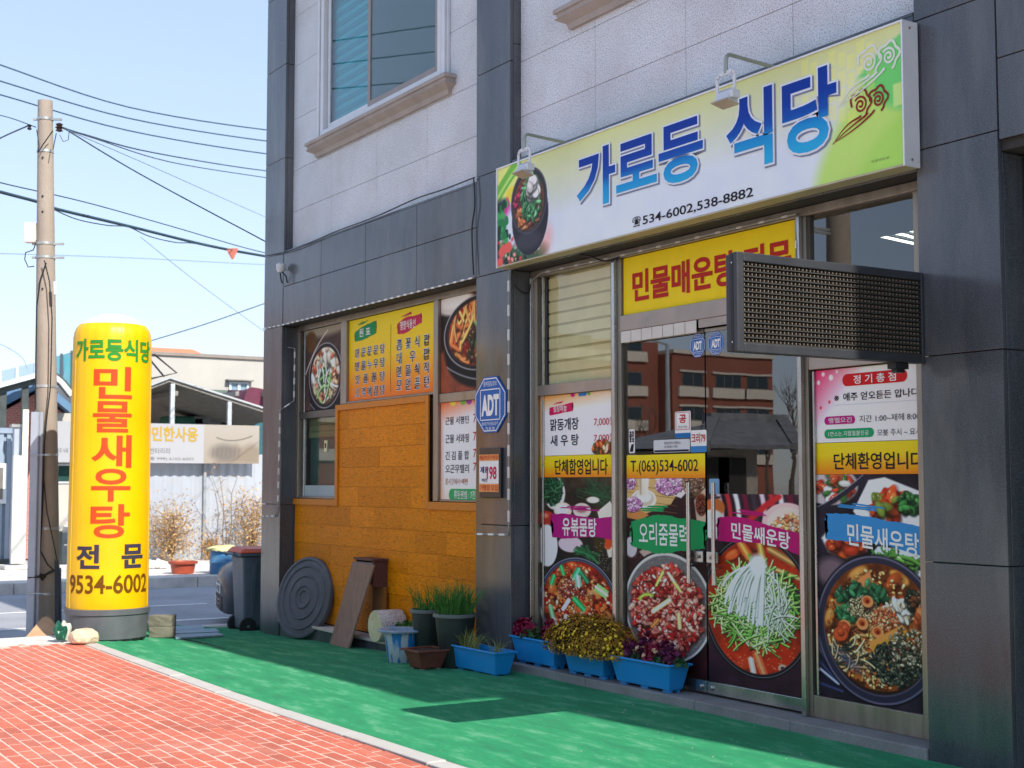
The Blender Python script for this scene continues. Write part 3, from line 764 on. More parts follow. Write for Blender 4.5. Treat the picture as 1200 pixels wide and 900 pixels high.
while zr < 2.24:
    h = 0.205 if zr < 1.25 else 0.197; z1 = min(zr + h, 2.245)
    for lo_, hi_, xa, xb in (((-14.275, -10.07, zr, min(z1, 1.27))) , ) if False else (((0, 0, -14.27, -10.07)) ,) if z1 <= 1.27 else ((0, 0, -13.15, -11.21),):
        x = xa; first = 0.57 * (0.35, 0.75, 0.1, 0.55, 0.9)[r_ % 5] + 0.05
        while x < xb - 0.03:
            L_ = first if x == xa else 0.57 * rnd.uniform(0.94, 1.05)
            e = min(x + L_, xb)
            if xb - e < 0.08: e = xb
            MB().box(x + 0.001, e - 0.001, 6.088 + rnd.uniform(0, 0.003), 6.104, zr + 0.001, z1 - 0.001).build('plank', m_pine, C, bevel=0.0012)
            x = e
    zr = z1 if z1 < 2.24 else 9; r_ += 1
    if abs(zr - 1.2) < 0.001: pass
# trims round the stepped outline
m_trim = mat('stained_trim_wood', 'cc7c14', 0.6, var=0.12, vscale=12, stretch=(1, 1, 6))
for q in ((-14.285, -13.195, 1.26, 1.325), (-13.195, -13.135, 1.26, 2.305), (-13.135, -11.225, 2.245, 2.305), (-11.225, -11.165, 1.26, 2.305), (-11.165, -10.062, 1.255, 1.325)):
    MB().box(q[0] + 0.001, q[1] - 0.001, 6.070, 6.087, q[2], q[3]).build('trim', m_trim, C, bevel=0.002)

# left window front
def frame_box(parent, name, x0, x1, y0, y1, z0, z1, m=None, bev=0.003):
    return MB().box(x0, x1, y0, y1, z0, z1).build(name, m or m_steel, parent, bevel=bev)
Fm = frame_box
WL = MB().box(-14.30, -10.06, 6.10, 6.19, 3.175, 3.232).build('window_frame', m_steel, B, bevel=0.003)
for a, b in ((-14.298, -14.22), (-13.125, -12.99), (-11.12, -11.035)):
    Fm(WL, 'mullion', a, b, 6.095, 6.185, 1.33 if a > -12 or a < -14 else 2.31, 3.174)
Fm(WL, 'mullion', -14.17, -14.145, 6.135, 6.16, 1.33, 3.174, m_bright)
Fm(WL, 'rail', -14.21, -13.197, 6.11, 6.18, 2.20, 2.275, mat('dark_steel_rail', '6b6660', 0.4, metal=0.7))
Fm(WL, 'rail', -13.13, -11.12, 6.10, 6.18, 2.31, 2.33)
Fm(WL, 'rail', -11.034, -10.062, 6.11, 6.18, 2.225, 2.305)
Fm(WL, 'rail', -14.21, -13.197, 6.11, 6.18, 1.328, 1.35); Fm(WL, 'rail', -11.034, -10.062, 6.11, 6.18, 1.328, 1.345)
m_pane = glass_mat('dark_shop_glass', (0.85, 0.92, 0.88), 1.3)
MB().box(-14.2, -13.2, 6.150, 6.156, 1.351, 2.199).build('pane', m_pane, WL)
MB().box(-14.2, -13.2, 6.147, 6.1495, 1.351, 1.47).build('frosted_strip', mat('frosted_film', 'a8b8bc', 0.8, var=0.15, vscale=2), WL)
for k in range(3): MB().box(-14.18, -13.21, 6.21 + 0.004 * (k % 2), 6.22 + 0.004 * (k % 2), 1.99 + 0.07 * k, 2.055 + 0.07 * k).build('blind_slat', mat('olive_blind', '8b8a68', 0.8), WL)
MB().box(-14.2, -13.14, 6.24, 6.25, 1.33, 2.2).build('screen_panel', mat('dark_teal_panel', '47686a', 0.5, var=0.2, vscale=1.5), WL)
MB().box(-13.62, -13.55, 6.141, 6.149, 1.83, 1.95).build('notice', flat('cream_notice', 'e8dfae'), WL)
MB().box(-13.60, -13.57, 6.138, 6.1405, 1.87, 1.92).build('notice_mark', flat('notice_black', '222222'), WL)
# pier between left windows inside: dark backing for the film windows
MB().box(-13.1, -10.07, 6.19, 6.21, 1.33, 3.2).build('inner_board', m_room, B)
MB().box(-14.3, -13.13, 6.30, 6.31, 2.25, 3.2).build('inner_board', m_room, B)

# storefront
SF = MB().box(-9.495, -5.245, 6.11, 6.20, 3.172, 3.228).build('shop_front_frame', m_steel, B, bevel=0.003)
for a, b in ((-9.485, -9.40), (-8.385, -8.255), (-6.405, -6.305), (-5.44, -5.245)):
    Fm(SF, 'mullion', a, b, 6.115, 6.195, 0.067, 3.171)
Fm(SF, 'mullion', -9.46, -9.445, 6.08, 6.114, 0.067, 3.171, m_bright)
Fm(SF, 'mullion', -9.355, -9.335, 6.128, 6.15, 0.16, 3.171, m_bright)
Fm(SF, 'mullion', -8.335, -8.30, 6.085, 6.114, 0.067, 3.171, m_bright)
Fm(SF, 'mullion', -6.37, -6.335, 6.085, 6.114, 0.067, 3.171, m_bright)
Fm(SF, 'mullion', -6.285, -6.268, 6.128, 6.15, 0.2, 2.19, m_bright)
m_rail = mat('satin_steel_rail', 'a3968c', 0.35, metal=0.6, var=0.1)
Fm(SF, 'rail', -9.399, -8.386, 6.118, 6.195, 2.20, 2.285, m_rail)
Fm(SF, 'rail', -9.399, -8.386, 6.118, 6.195, 0.067, 0.155)
Fm(SF, 'rail', -8.254, -6.406, 6.105, 6.195, 2.622, 2.738, m_rail)
Fm(SF, 'rail', -6.304, -5.441, 6.118, 6.195, 2.20, 2.295, m_rail)
Fm(SF, 'rail', -6.304, -5.441, 6.118, 6.195, 0.067, 0.20)
m_front = glass_mat('shop_front_glass', (0.35, 0.37, 0.36), 3.3, ior=1.5, warp=0.02)
MB().box(-9.40, -8.385, 6.151, 6.157, 2.286, 3.171).build('pane', glass_mat('blind_window_glass', (0.98, 0.98, 0.94), 1.3), SF)
MB().box(-6.305, -5.44, 6.151, 6.157, 2.296, 3.171).build('pane', m_front, SF)
m_ob1 = mat('olive_blind_band', 'dcd8ae', 0.85, var=0.06); m_ob2 = mat('olive_sheer_band', 'b5b084', 0.85, var=0.08)
n = 9; h = 0.885 / n
for k in range(n):
    za = 2.286 + k * h
    MB().box(-9.33, -8.39, 6.185, 6.192, za, za + h * 0.80).build('blind_slat', m_ob1, SF)
    MB().box(-9.33, -8.39, 6.193, 6.197, za + h * 0.81, za + h * 0.995).build('blind_slat', m_ob2, SF)
# white lath strip behind the glass over the doors
for k in range(7):
    MB().box(-8.235 + k * 0.125, -8.235 + k * 0.125 + 0.119, 6.1, 6.106, 2.532, 2.618).build('lath', mat('white_lath', 'd6d2ca', 0.6, var=0.06), SF, bevel=0.002)
MB().box(-7.34, -6.41, 6.1, 6.106, 2.56, 2.618).build('lath', m_rail, SF)
MB().box(-6.25, -5.45, 6.40, 6.45, 3.02, 3.21).build('bulkhead', mat('black_bulkhead', '0e0e0e', 0.9), SF)
# glass doors
for x0, x1, side in ((-8.235, -7.335, 1), (-7.322, -6.41, -1)):
    d = MB().box(x0, x1, 6.146, 6.158, 0.165, 2.53).build('glass_door', m_front, B)
    MB().box(x0, x1, 6.132, 6.172, 0.082, 0.163).build('bottom_rail', m_bright, d, bevel=0.003)
    MB().box(x0, x1, 6.136, 6.168, 2.531, 2.555).build('top_rail', m_steel, d, bevel=0.003)
    xh = x1 - 0.115 if side > 0 else x0 + 0.135
    MB().tube([(xh, 6.085, 0.815), (xh, 6.085, 1.50)], 0.0155, 12).build('handle', m_bright, d, smooth=True)
    st = MB()
    for z in (0.93, 1.40): st.tube([(xh, 6.085, z), (xh, 6.146, z)], 0.009, 8)
    st.build('handle_bracket', m_bright, d, smooth=True)
    lk = MB().box(min(xh, x1 if side > 0 else x0) + 0.02, max(xh, x1 if side > 0 else x0) - 0.004, 6.115, 6.1455, 0.955, 1.035); lk.build('lock', m_bright, d, bevel=0.006)
    MB().lathe([(0.012, 0), (0.012, 0.014), (0.006, 0.018)], ((xh + (x1 if side > 0 else x0)) / 2 + 0.01, 6.115, 0.995), 12, axis=(0, -1, 0)).build('keyhole', m_steel, d)
    MB().lathe([(0.016, 0), (0.016, 0.012), (0.01, 0.016)], ((x1 - 0.05) if side > 0 else x0 + 0.05, 6.132, 0.122), 14, axis=(0, -1, 0)).build('pivot_bolt', m_bright, d)
# right-hand bay next door: dark recessed glazing
NB = MB().box(-4.66, -4.58, 6.10, 6.2, 0.05, 3.27).build('window_frame', mat('dark_bronze_frame', '3a3d40', 0.4, metal=0.5), B)
MB().box(-4.57, -0.96, 6.15, 6.157, 0.05, 3.27).build('pane', m_front, NB)
MB().box(-4.66, -0.95, 5.93, 6.3, -0.1, 0.048).build('step_stone', m_step, B)
MB().box(-4.6, -0.95, 6.3, 6.32, 0.05, 3.3).build('inner_board', m_room, B)
# ceiling tube lights of the dining room
m_tube = emis('lit_tube', (1.0, 1.0, 0.88), 6.0)
for a, b in (((1024, 275), (1076, 286.5)), ((1043, 272), (1064, 276.2)), ((1064, 276.6), (1084, 281.5)), ((1066, 270), (1082, 273))):
    p, q = az_(a[0], a[1], 3.12), az_(b[0], b[1], 3.12)
    t = thing('ceiling_light', 'lit ceiling tube in the high right window, ' + {1024: 'longest and lowest one', 1043: 'upper left one', 1064: 'short one at the pillar edge', 1066: 'faint highest one'}[a[0]], 'ceiling light', tuple((p + q) / 2), 'lit tubes on the dining room ceiling')
    MB().tube([p, q], 0.009, 8).build('tube', m_tube, t)
    MB().bar(p + Vector((0, 0, 0.04)), q + Vector((0, 0, 0.04)), 0.03, 0.03).build('fitting', mat('grey_fitting', '6a6d6e', 0.6), t)
# ================================================================== SIGNS AND PRINTED FILMS
def rect4(Y, l, r, t, b):
    return ay(l[0], l[1], Y).x, ay(r[0], r[1], Y).x, ay(b[0], b[1], Y).z, ay(t[0], t[1], Y).z
m_blk = flat('print_black', '1d1c22'); m_wht = flat('print_white', 'f2f2f0'); m_red = flat('print_red', 'c2301f'); m_dred = flat('print_price_red', 'c4242e')
m_mag = flat('print_magenta', 'b80f80'); m_pink = flat('print_pink_red', 'd8165f'); m_grn = flat('print_green', '12a05a'); m_blu = flat('print_sky_blue', '3b94d8')
m_navy = flat('print_navy', '1b2340')

# --- the big name board
S0 = dict(x0=-9.512, x1=-5.20, z0=3.235, z1=4.056, y=5.80)
NB_ = thing('sign_board', 'large name board with blue letters and a stew bowl over the shop front', 'sign', (-7.35, 5.92, 3.235))
fr = MB(); y0, y1 = 5.79, 5.915; X0, X1, Z0, Z1 = S0['x0'], S0['x1'], S0['z0'], S0['z1']; t = 0.012
m_al = mat('white_aluminium_edge', 'dfe1e4', 0.35, metal=0.2, var=0.04)
fr.box(X0, X0 + t, y0, y1, Z0, Z1); fr.build('frame', m_al, NB_, bevel=0.002)
MB().box(X1 - t, X1, y0, y1, Z0, Z1).build('frame', m_al, NB_, bevel=0.002)
MB().box(X0 + t, X1 - t, y0, y1, Z1 - t, Z1).build('frame', m_al, NB_, bevel=0.002)
MB().box(X0 + t, X1 - t, y0, y1, Z0, Z0 + t).build('frame', mat('cream_edge', 'b7b092', 0.5), NB_, bevel=0.002)
MB().box(X0 + t, X1 - t, 5.815, 5.912, Z0 + t, Z1 - t).build('box', m_al, NB_)
for z in (Z1 - 0.04, Z0 + 0.04): MB().lathe([(0.008, 0), (0.007, 0.004)], (X1, 5.85, z), 10, axis=(1, 0, 0)).build('screw', m_steel, NB_)
MB().box(-9.4, -5.3, 5.915, 5.926, 3.35, 3.95).build('mount', m_steel, NB_)
cv = Canvas(431, 81, 560, 150, bg=(205, 214, 200), seed=3)
top, bot = np.array((198, 204, 138)), np.array((206, 216, 228))
tt = (cv.vv / 81)[:, None, None]; cv.a[:] = top * (1 - np.clip(tt * 1.5, 0, 1)) + bot * np.clip(tt * 1.5, 0, 1)
# green sweep at the right end
U_, V_ = np.meshgrid(cv.u, cv.vv)
gm = cv.ell_mask(470, 108, 112, 100, soft=10); cv._put((0, 560, 0, 150), gm, (176, 214, 96), 0.9)
gm = cv.ell_mask(458, 14, 62, 40, soft=5) * cv.ell_mask(470, 108, 118, 108, soft=2); cv._put((0, 560, 0, 150), gm, (92, 196, 104), 0.85)
gm = cv.ell_mask(470, 118, 84, 76, soft=8); cv._put((0, 560, 0, 150), gm, (150, 208, 84), 0.55)
for k in range(34):
    x = 352 + (k % 9) * 7.5; yv = 2 + (k // 9) * 11 + (k % 3) * 3
    if x < 412: cv.poly([(x, yv), (x + 6, yv), (x + 6, yv + 9), (x, yv + 9)], (226, 226, 110), al=0.35)
cv.poly([(424, 34), (431, 34), (431, 47), (424, 47)], (190, 220, 130), al=0.9)
# vegetables and the pot at the left end
cv.clip = np.clip((78 - U_ + 10 * np.sin(V_ / 9)) / 12, 0, 1)
cv.poly([(0, 0), (40, 0), (34, 30), (0, 30)], (214, 220, 120), soft=8)
cv.line([(0, 22), (14, 10), (30, 2)], 12, (110, 178, 60)); cv.line([(0, 24), (14, 12), (30, 4)], 3, (170, 214, 110))
cv.ell(22, 24, 9, 6, (226, 206, 60), soft=3); cv.ell(6, 52, 18, 26, (40, 40, 66), soft=4); cv.ell(14, 36, 5, 10, (196, 30, 120), soft=2)
cv.ell(24, 60, 16, 26, (205, 215, 238), soft=6); cv.ell(40, 76, 34, 10, (60, 90, 60), soft=3)
for k in range(90):
    x, yv = cv.g.uniform(0, 62), cv.g.uniform(56, 81); cv.ell(x, yv, 2.4, 1.6, [(30, 70, 40), (58, 120, 60), (200, 60, 60), (226, 150, 140), (24, 44, 34), (170, 200, 160)][cv.g.randint(6)], cv.g.uniform(0, 180))
for k in range(26): cv.ell(cv.g.uniform(0, 14), cv.g.uniform(28, 66), 4, 3, [(30, 120, 60), (60, 160, 80), (26, 60, 40)][cv.g.randint(3)], cv.g.uniform(0, 180))
for k in range(6): cv.ell(cv.g.uniform(2, 18), cv.g.uniform(66, 78), 5, 4, (222, 90, 80), soft=2)
cv.clip = None
cv.ell(70, 68, 10, 12, (232, 150, 140), soft=10, al=0.6)
cv.ell(48.5, 44, 28.5, 33, (206, 214, 226), soft=3); cv.ell(48.5, 46, 26.5, 32, (38, 36, 44)); cv.ell(47, 34, 26.5, 27, (70, 68, 78)); cv.ell(47, 34, 24.6, 25, (48, 40, 40)); cv.ell(47, 35, 22.5, 23, (96, 64, 44))
cv.ell(46, 66, 19, 7, (70, 68, 78), soft=4, al=0.6)
E_ = (47, 35, 20, 20.5); cv.chunks(E_, 120, 3, [(170, 90, 50), (120, 60, 40), (190, 130, 80), (90, 50, 40)])
cv.chunks((33, 30, 7, 10), 30, 3, [(140, 30, 60), (170, 40, 80), (110, 24, 50)]); cv.chunks((36, 46, 6, 7), 14, 3, [(196, 110, 60), (214, 130, 70)])
cv.chunks((50, 32, 14, 18), 130, 3.4, [(60, 130, 76), (84, 156, 96), (44, 104, 60), (110, 176, 120)], 0.4); cv.chunks((52, 24, 8, 6.5), 26, 4.5, [(232, 228, 222), (214, 214, 206)], 0.8)
cv.mottle(0.04, 12, 3)
cv.build((X0 + t, X1 - t, Z0 + t, Z1 - t), 5.8, 'printed_face', NB_, print_mat('sign_face', 0.28))
m_letter = gradz('blue_letter_gradient', [(0.0, '2bb0e4'), (0.28, '1f93d6'), (0.42, '1456b4'), (0.62, '0c3da2'), (1.0, '0c3596')], 3.50, 3.98)
m_out = flat('letter_outline', 'e3ecf6'); m_shd = flat('letter_shadow', '8089a4')
YS = 5.7975
for body, r in (('가로등', rect4(YS, (675.9, 215), (824.5, 165), (818.8, 131.5), (680, 248))), ('식당', rect4(YS, (851, 159.6), (981, 92), (972, 74.5), (906, 191)))):
    text(body, r, YS, m_shd, NB_, bold=0.055, dx=0.012, dz=-0.012, name='letter_shadow', ref=0.038)
    text(body, r, YS - 0.002, m_out, NB_, bold=0.056, name='letter_outline', ref=0.038)
    text(body, r, YS - 0.004, m_letter, NB_, bold=0.030, name='lettering', ref=0.038)
text('☎', rect4(YS, (741, 260), (750.8, 260), (746, 253.8), (746, 266.5)), YS, m_blk, NB_, bold=0.02)
text('534-6002,538-8882', rect4(YS, (753, 257), (882.5, 226), (881, 219), (753.5, 265)), YS, m_blk, NB_, bold=0.012)
text('옥광연트원', rect4(YS, (1021, 188), (1042, 186), (1041, 183), (1022, 191)), YS, flat('small_print_grey', '7a8a60'), NB_, bold=0.0)
SX = 1.75
def cloud(cx, cz, s, m):
    """cloud motif: two spiral heads with a trailing tail, drawn as flat ribbons"""
    b = MB(); lay = [0]
    def rib(P, w):
        n = len(P); L_ = []; R_ = []; lay[0] += 1; YS = 5.7975 - 0.0003 * lay[0]
        for i in range(n):
            a = P[max(0, i - 1)]; c = P[min(n - 1, i + 1)]; d = Vector((c[0] - a[0], c[1] - a[1])).normalized(); ww = w if not callable(w) else w(i / (n - 1))
            L_.append((P[i][0] - d.y * ww / 2, YS, P[i][1] + d.x * ww / 2)); R_.append((P[i][0] + d.y * ww / 2, YS, P[i][1] - d.x * ww / 2))
        b.add(L_ + R_, [(i, i + 1, n + i + 1, n + i) for i in range(n - 1)])
    for ox, k in ((-0.27, 1.12), (0.30, 0.98)):
        rib([(cx + s * (ox + 0.15 * k * (t_ / 22) * math.cos(t_ * 0.45 + 2)), cz + s * (0.15 * k * (t_ / 22) * math.sin(t_ * 0.45 + 2))) for t_ in range(3, 30)], 0.055 * s)
        rib([(cx + s * (ox + (0.29 + 0.035 * math.cos(5 * a)) * k * math.cos(a)), cz + s * (0.02 + (0.29 + 0.035 * math.cos(5 * a)) * k * math.sin(a))) for a in [R(-75 + 7 * q) for q in range(38)]], 0.06 * s)
    for q in (0, 1, 2): rib([(cx + s * (-0.25 + 0.22 * q - (0.95 + 0.22 * q) * t_), cz + s * (-0.27 + 0.02 * q - 0.52 * t_ ** 0.8 + 0.16 * math.sin(3.1 * t_) * (1 - 0.6 * q))) for t_ in [i / 14 for i in range(15)]], lambda f: 0.06 * s * (1 - 0.8 * f))
    return b
p = ay(1018, 120, YS); cloud(p.x, p.z, 0.235, None).build('cloud_motif', flat('motif_maroon', '8c2a24'), NB_, fix=False)
p = ay(1029, 70, YS); cloud(p.x, p.z, 0.26, None).build('cloud_motif', flat('motif_white', 'dfe8da'), NB_, fix=False)

# --- flood lights on arms over the board
def flood(label, base, tilt, hx):
    b = ay(base[0], base[1], 5.85); T = thing('flood_light', label, 'flood light', tuple(b), 'flood lights over the name board')
    m_arm = mat('weathered_arm', '9aa096', 0.4, metal=0.5); x = b.x; z = 4.066
    pts = [(x, 5.86, z), (x, 5.60, z + 0.012), (x, 5.475, z + 0.02)] + [(x, 5.475 - 0.035 * math.sin(R(a)), z + 0.02 - 0.035 * (1 - math.cos(R(a)))) for a in (30, 60, 90)] + [(x, 5.438, z - 0.10)]
    MB().tube(pts, 0.0125, 8).build('arm', m_arm, T, smooth=True)
    yk = MB(); w_ = 0.078; zc = z - 0.10; yy = 5.437
    P = [(x - w_, yy, zc - 0.14), (x - w_, yy, zc - 0.02), (x - w_ + 0.02, yy, zc), (x + w_ - 0.02, yy, zc), (x + w_, yy, zc - 0.02), (x + w_, yy, zc - 0.14)]
    for a, c in zip(P[:-1], P[1:]): yk.bar(a, c, 0.024, 0.008, up=(0, 1, 0))
    yk.build('yoke', m_frame, T)
    # lamp body: a tapered housing tipped towards the board
    c = Vector((x, yy + 0.0, zc - 0.15)); ca, sa = math.cos(R(tilt)), math.sin(R(tilt))
    def W(dx, f, u): return (x + dx, c.y + 0.8 * (f * ca - u * sa), c.z - 0.8 * (f * sa + u * ca))
    b_ = MB(); hw = 0.066
    b_.hexa([W(-hw, 0.06, 0.035), W(hw, 0.06, 0.035), W(hw, -0.05, 0.05), W(-hw, -0.05, 0.05)], [W(-hw * 0.8, 0.05, -0.045), W(hw * 0.8, 0.05, -0.045), W(hw * 0.8, -0.035, -0.04), W(-hw * 0.8, -0.035, -0.04)])
    b_.build('housing', m_frame, T, bevel=0.006)
    for k in range(7):
        dx = -0.05 + 0.016 * k; MB().hexa([W(dx, 0.055, -0.044), W(dx + 0.005, 0.055, -0.044), W(dx + 0.005, -0.04, -0.039), W(dx, -0.04, -0.039)], [W(dx, 0.05, -0.06), W(dx + 0.005, 0.05, -0.06), W(dx + 0.005, -0.035, -0.055), W(dx, -0.035, -0.055)]).build('cooling_fin', m_frame, T)
    MB().hexa([W(-hw - 0.006, 0.068, 0.036), W(hw + 0.006, 0.068, 0.036), W(hw + 0.006, -0.058, 0.052), W(-hw - 0.006, -0.058, 0.052)][::-1], [W(-hw - 0.006, 0.068, 0.046), W(hw + 0.006, 0.068, 0.046), W(hw + 0.006, -0.058, 0.062), W(-hw - 0.006, -0.058, 0.062)][::-1]).build('lens_rim', mat('pale_lens_rim', 'b5a896', 0.6), T)
    MB().box(x + hw - 0.01, x + hw + 0.03, c.y - 0.03, c.y + 0.03, c.z - 0.02, c.z + 0.03).build('junction_box', m_frame, T, bevel=0.004)
    return T
flood('white flood light hanging above the stew bowl end of the name board', (668, 165), 25, 0)
T = flood('white flood light hanging above the middle of the name board', (910, 76), 20, 0)

# --- posters on the glass
def poster(name, label, cat, r, y, cv=None, m=None, group=None):
    T = thing(name, label, cat, (r[0], y, r[2]), group)
    if cv is not None: cv.build(r, y, 'film', T)
    else: MB().add([(r[0], y, r[2]), (r[1], y, r[2]), (r[1], y, r[3]), (r[0], y, r[3])], [(0, 1, 2, 3)]).build('film', m, T, fix=False)
    return T
YP = 6.1445
YT = YP - 0.002
# food posters -------------------------------------------------- poster A: 475 x 900 units
RA = (-9.395, -8.39, 0.157, 1.540)
def pot(cv, cx, cy, rx, ry, rim=(58, 62, 84), rimlight=(150, 158, 180), inner=(30, 22, 22), w=0.06):
    cv.ell(cx, cy, rx * 1.02, ry * 1.02, (12, 12, 16), soft=8); cv.ell(cx, cy, rx, ry, rimlight, soft=3); cv.ell(cx, cy, rx * (1 - w * 0.25), ry * (1 - w * 0.25), rim, soft=3); cv.ell(cx, cy, rx * (1 - w), ry * (1 - w), rimlight, soft=3, al=0.6); cv.ell(cx, cy, rx * (1 - w * 1.2), ry * (1 - w * 1.2), inner, soft=4)
cv = Canvas(475, 1010, 210, 400, bg=(40, 36, 28), seed=11)
cv.grad((58, 46, 34), (30, 30, 28), 0, 500); cv.mottle(0.7, 5, 5)
for k in range(60): cv.line([(250 + cv.g.uniform(-20, 220), cv.g.uniform(-10, 120)), (320 + cv.g.uniform(-30, 120), cv.g.uniform(20, 150)), (380 + cv.g.uniform(-30, 90), cv.g.uniform(20, 180))], cv.g.uniform(3, 9), [(30, 70, 44), (46, 92, 60), (22, 48, 30)][cv.g.randint(3)], al=0.6)
cv.ell(95, 90, 72, 96, (214, 214, 210), soft=6); cv.ell(88, 78, 62, 84, (28, 54, 36), soft=8); cv.strands((84, 80, 52, 70), 70, 70, 7, [(34, 84, 50), (20, 60, 36), (56, 110, 70)])
cv.ell(150, 188, 60, 46, (222, 208, 196), soft=6); cv.ell(146, 182, 40, 28, (246, 238, 228), soft=14); cv.ell(275, 186, 58, 42, (220, 206, 198), soft=6); cv.ell(272, 180, 34, 20, (170, 120, 120), soft=14); cv.ell(345, 126, 40, 18, (226, 222, 210), soft=6)
cv.ell(40, 236, 56, 42, (176, 52, 40), soft=8); cv.ell(30, 222, 24, 14, (226, 130, 110), soft=10); cv.ell(44, 396, 72, 122, (226, 228, 232), soft=6); cv.ell(46, 400, 60, 106, (240, 241, 244), soft=12)
cv.ell(200, 380, 80, 46, (214, 196, 206), soft=6); cv.poly([(372, 190), (450, 130), (475, 170), (475, 430), (440, 440)], (232, 220, 206), soft=4); cv.ell(434, 340, 34, 56, (206, 76, 30), soft=6); cv.ell(430, 250, 26, 30, (196, 60, 30), soft=6); cv.ell(384, 350, 34, 60, (58, 46, 24), soft=8)
for k in range(50): cv.line([(240 + cv.g.uniform(-20, 80), 380 + cv.g.uniform(0, 60)), (300, 410), (330 + cv.g.uniform(-40, 60), 440 + cv.g.uniform(-20, 40))], 9, [(34, 96, 56), (50, 130, 76), (24, 60, 40)][cv.g.randint(3)], al=0.7)
for k in range(60): cv.ell(cv.g.uniform(320, 470), cv.g.uniform(360, 520), 2.5, 2.5, (190, 170, 130), al=0.7)
pot(cv, 244, 716, 250, 262); M = cv.ell_mask(244, 716, 228, 240, soft=4); cv.clip = M
cv.ell(244, 716, 228, 240, (176, 34, 20)); E_ = (244, 716, 215, 225)
cv.chunks(E_, 60, 40, [(200, 60, 24), (226, 84, 30), (150, 30, 18)], 0.5); cv.chunks(E_, 60, 38, [(222, 118, 50), (236, 146, 76), (206, 90, 44), (186, 70, 40)], 0.6)
cv.chunks(E_, 320, 9, [(236, 150, 90), (180, 30, 20), (240, 190, 150), (130, 24, 16), (250, 120, 60), (90, 20, 16)], 0.7)
cv.chunks((210, 640, 90, 60), 160, 6, [(230, 180, 160), (160, 60, 50), (120, 40, 36)], 0.6)
def onion(x, y, L_, w_, a, c=(40, 160, 84)):
    ca, sa = math.cos(R(a)), math.sin(R(a)); cv.poly([(x - L_ * ca - w_ * sa, y - L_ * sa + w_ * ca), (x + L_ * ca - w_ * sa, y + L_ * sa + w_ * ca), (x + L_ * ca + w_ * sa, y + L_ * sa - w_ * ca), (x - L_ * ca + w_ * sa, y - L_ * sa - w_ * ca)], c, soft=4)
    cv.line([(x - L_ * ca, y - L_ * sa), (x + L_ * ca, y + L_ * sa)], w_ * 0.7, np.minimum(255, np.array(c) * 1.5 + 20), soft=8)
for q in ((142, 520, 40, 13, 70), (82, 592, 30, 15, 110), (240, 545, 34, 20, -60, (60, 170, 110)), (290, 560, 34, 15, 50, (30, 110, 70)), (250, 585, 30, 20, 80, (140, 200, 170)), (255, 712, 46, 18, 40), (170, 725, 42, 12, -55, (240, 240, 240)), (395, 625, 40, 24, 30, (150, 220, 130)), (75, 780, 44, 15, 75, (110, 190, 120)), (100, 850, 40, 14, 70, (200, 230, 190)), (180, 800, 22, 16, 30, (232, 236, 224))): onion(*q)
cv.clip = None
for k in range(8): cv.line([(0 + 8 * k, 760 + 20 * k), (10 + 6 * k, 840), (36 + 6 * k, 890 + 8 * k)], 8, (196, 214, 190), al=0.8)
TA = poster('food_poster', 'poster of red chicken stew in a pot under a purple swash', 'poster', RA, YP, cv, group='food posters on the shop front')
def sub(Rr, W_, H_, u0, v0, u1, v1):
    """poster units -> box on the wall"""
    return (Rr[0] + (Rr[1] - Rr[0]) * u0 / W_, Rr[0] + (Rr[1] - Rr[0]) * u1 / W_, Rr[3] - (Rr[3] - Rr[2]) * v1 / H_, Rr[3] - (Rr[3] - Rr[2]) * v0 / H_)
brush(rect4(YT, (647, 623), (719, 618), (717, 601), (650, 633)), YT, m_mag, TA, 2, rise=0.0)
text('유볶뭄탕', rect4(YT - 0.002, (659, 618), (699, 615), (697, 607.5), (660, 627.5)), YT - 0.002, m_wht, TA, 0.02)
# ---------------------------------------------------------------- poster B: 370 x 900
RB = (-8.232, -7.338, 0.166, 1.530)
cv = Canvas(370, 900, 200, 400, bg=(44, 20, 22), seed=12)
cv.mottle(0.6, 5, 6)
cv.poly([(0, 0), (230, 0), (250, 60), (215, 120), (90, 170), (0, 130)], (206, 170, 110), soft=3)
for k in range(5): cv.line([(0, 30 + 34 * k), (240, 60 + 34 * k)], 2.5, (120, 84, 44))
for k in range(40): cv.line([(cv.g.uniform(0, 180), cv.g.uniform(0, 170)), (cv.g.uniform(40, 230), cv.g.uniform(0, 150))], 1.2, (226, 196, 140), al=0.25)
cv.poly([(0, 120), (110, 175), (60, 200), (0, 190)], (196, 130, 70), soft=3)
cv.ell(84, 100, 62, 48, (236, 228, 216), soft=3); cv.ell(84, 96, 50, 36, (206, 190, 170), soft=4); cv.ell(84, 88, 38, 26, (240, 232, 220), soft=3); cv.poly([(58, -5), (112, -5), (104, 80), (62, 80)], (230, 216, 198), soft=4); cv.poly([(60, -5), (74, -5), (74, 78), (66, 78)], (180, 160, 140), soft=8); cv.poly([(98, -5), (106, -5), (100, 78), (96, 78)], (250, 246, 238), soft=6)
for E_, n in (((30, 125, 42, 34), 260), ((14, 22, 30, 26), 120)): cv.chunks(E_, n, 6, [(206, 130, 190), (226, 160, 210), (170, 90, 150), (240, 200, 230)], 0.7)
cv.poly([(140, 0), (270, 0), (290, 60), (262, 92), (200, 70)], (224, 214, 214), soft=4); cv.chunks((206, 36, 62, 40), 420, 6, [(214, 130, 190), (232, 168, 214), (176, 96, 160), (244, 206, 232)], 0.7)
cv.poly([(262, 0), (370, 0), (370, 100), (330, 100), (290, 40)], (120, 84, 60), soft=6); cv.chunks((315, 30, 50, 34), 200, 6, [(150, 110, 80), (96, 64, 50), (186, 150, 120)], 0.4)
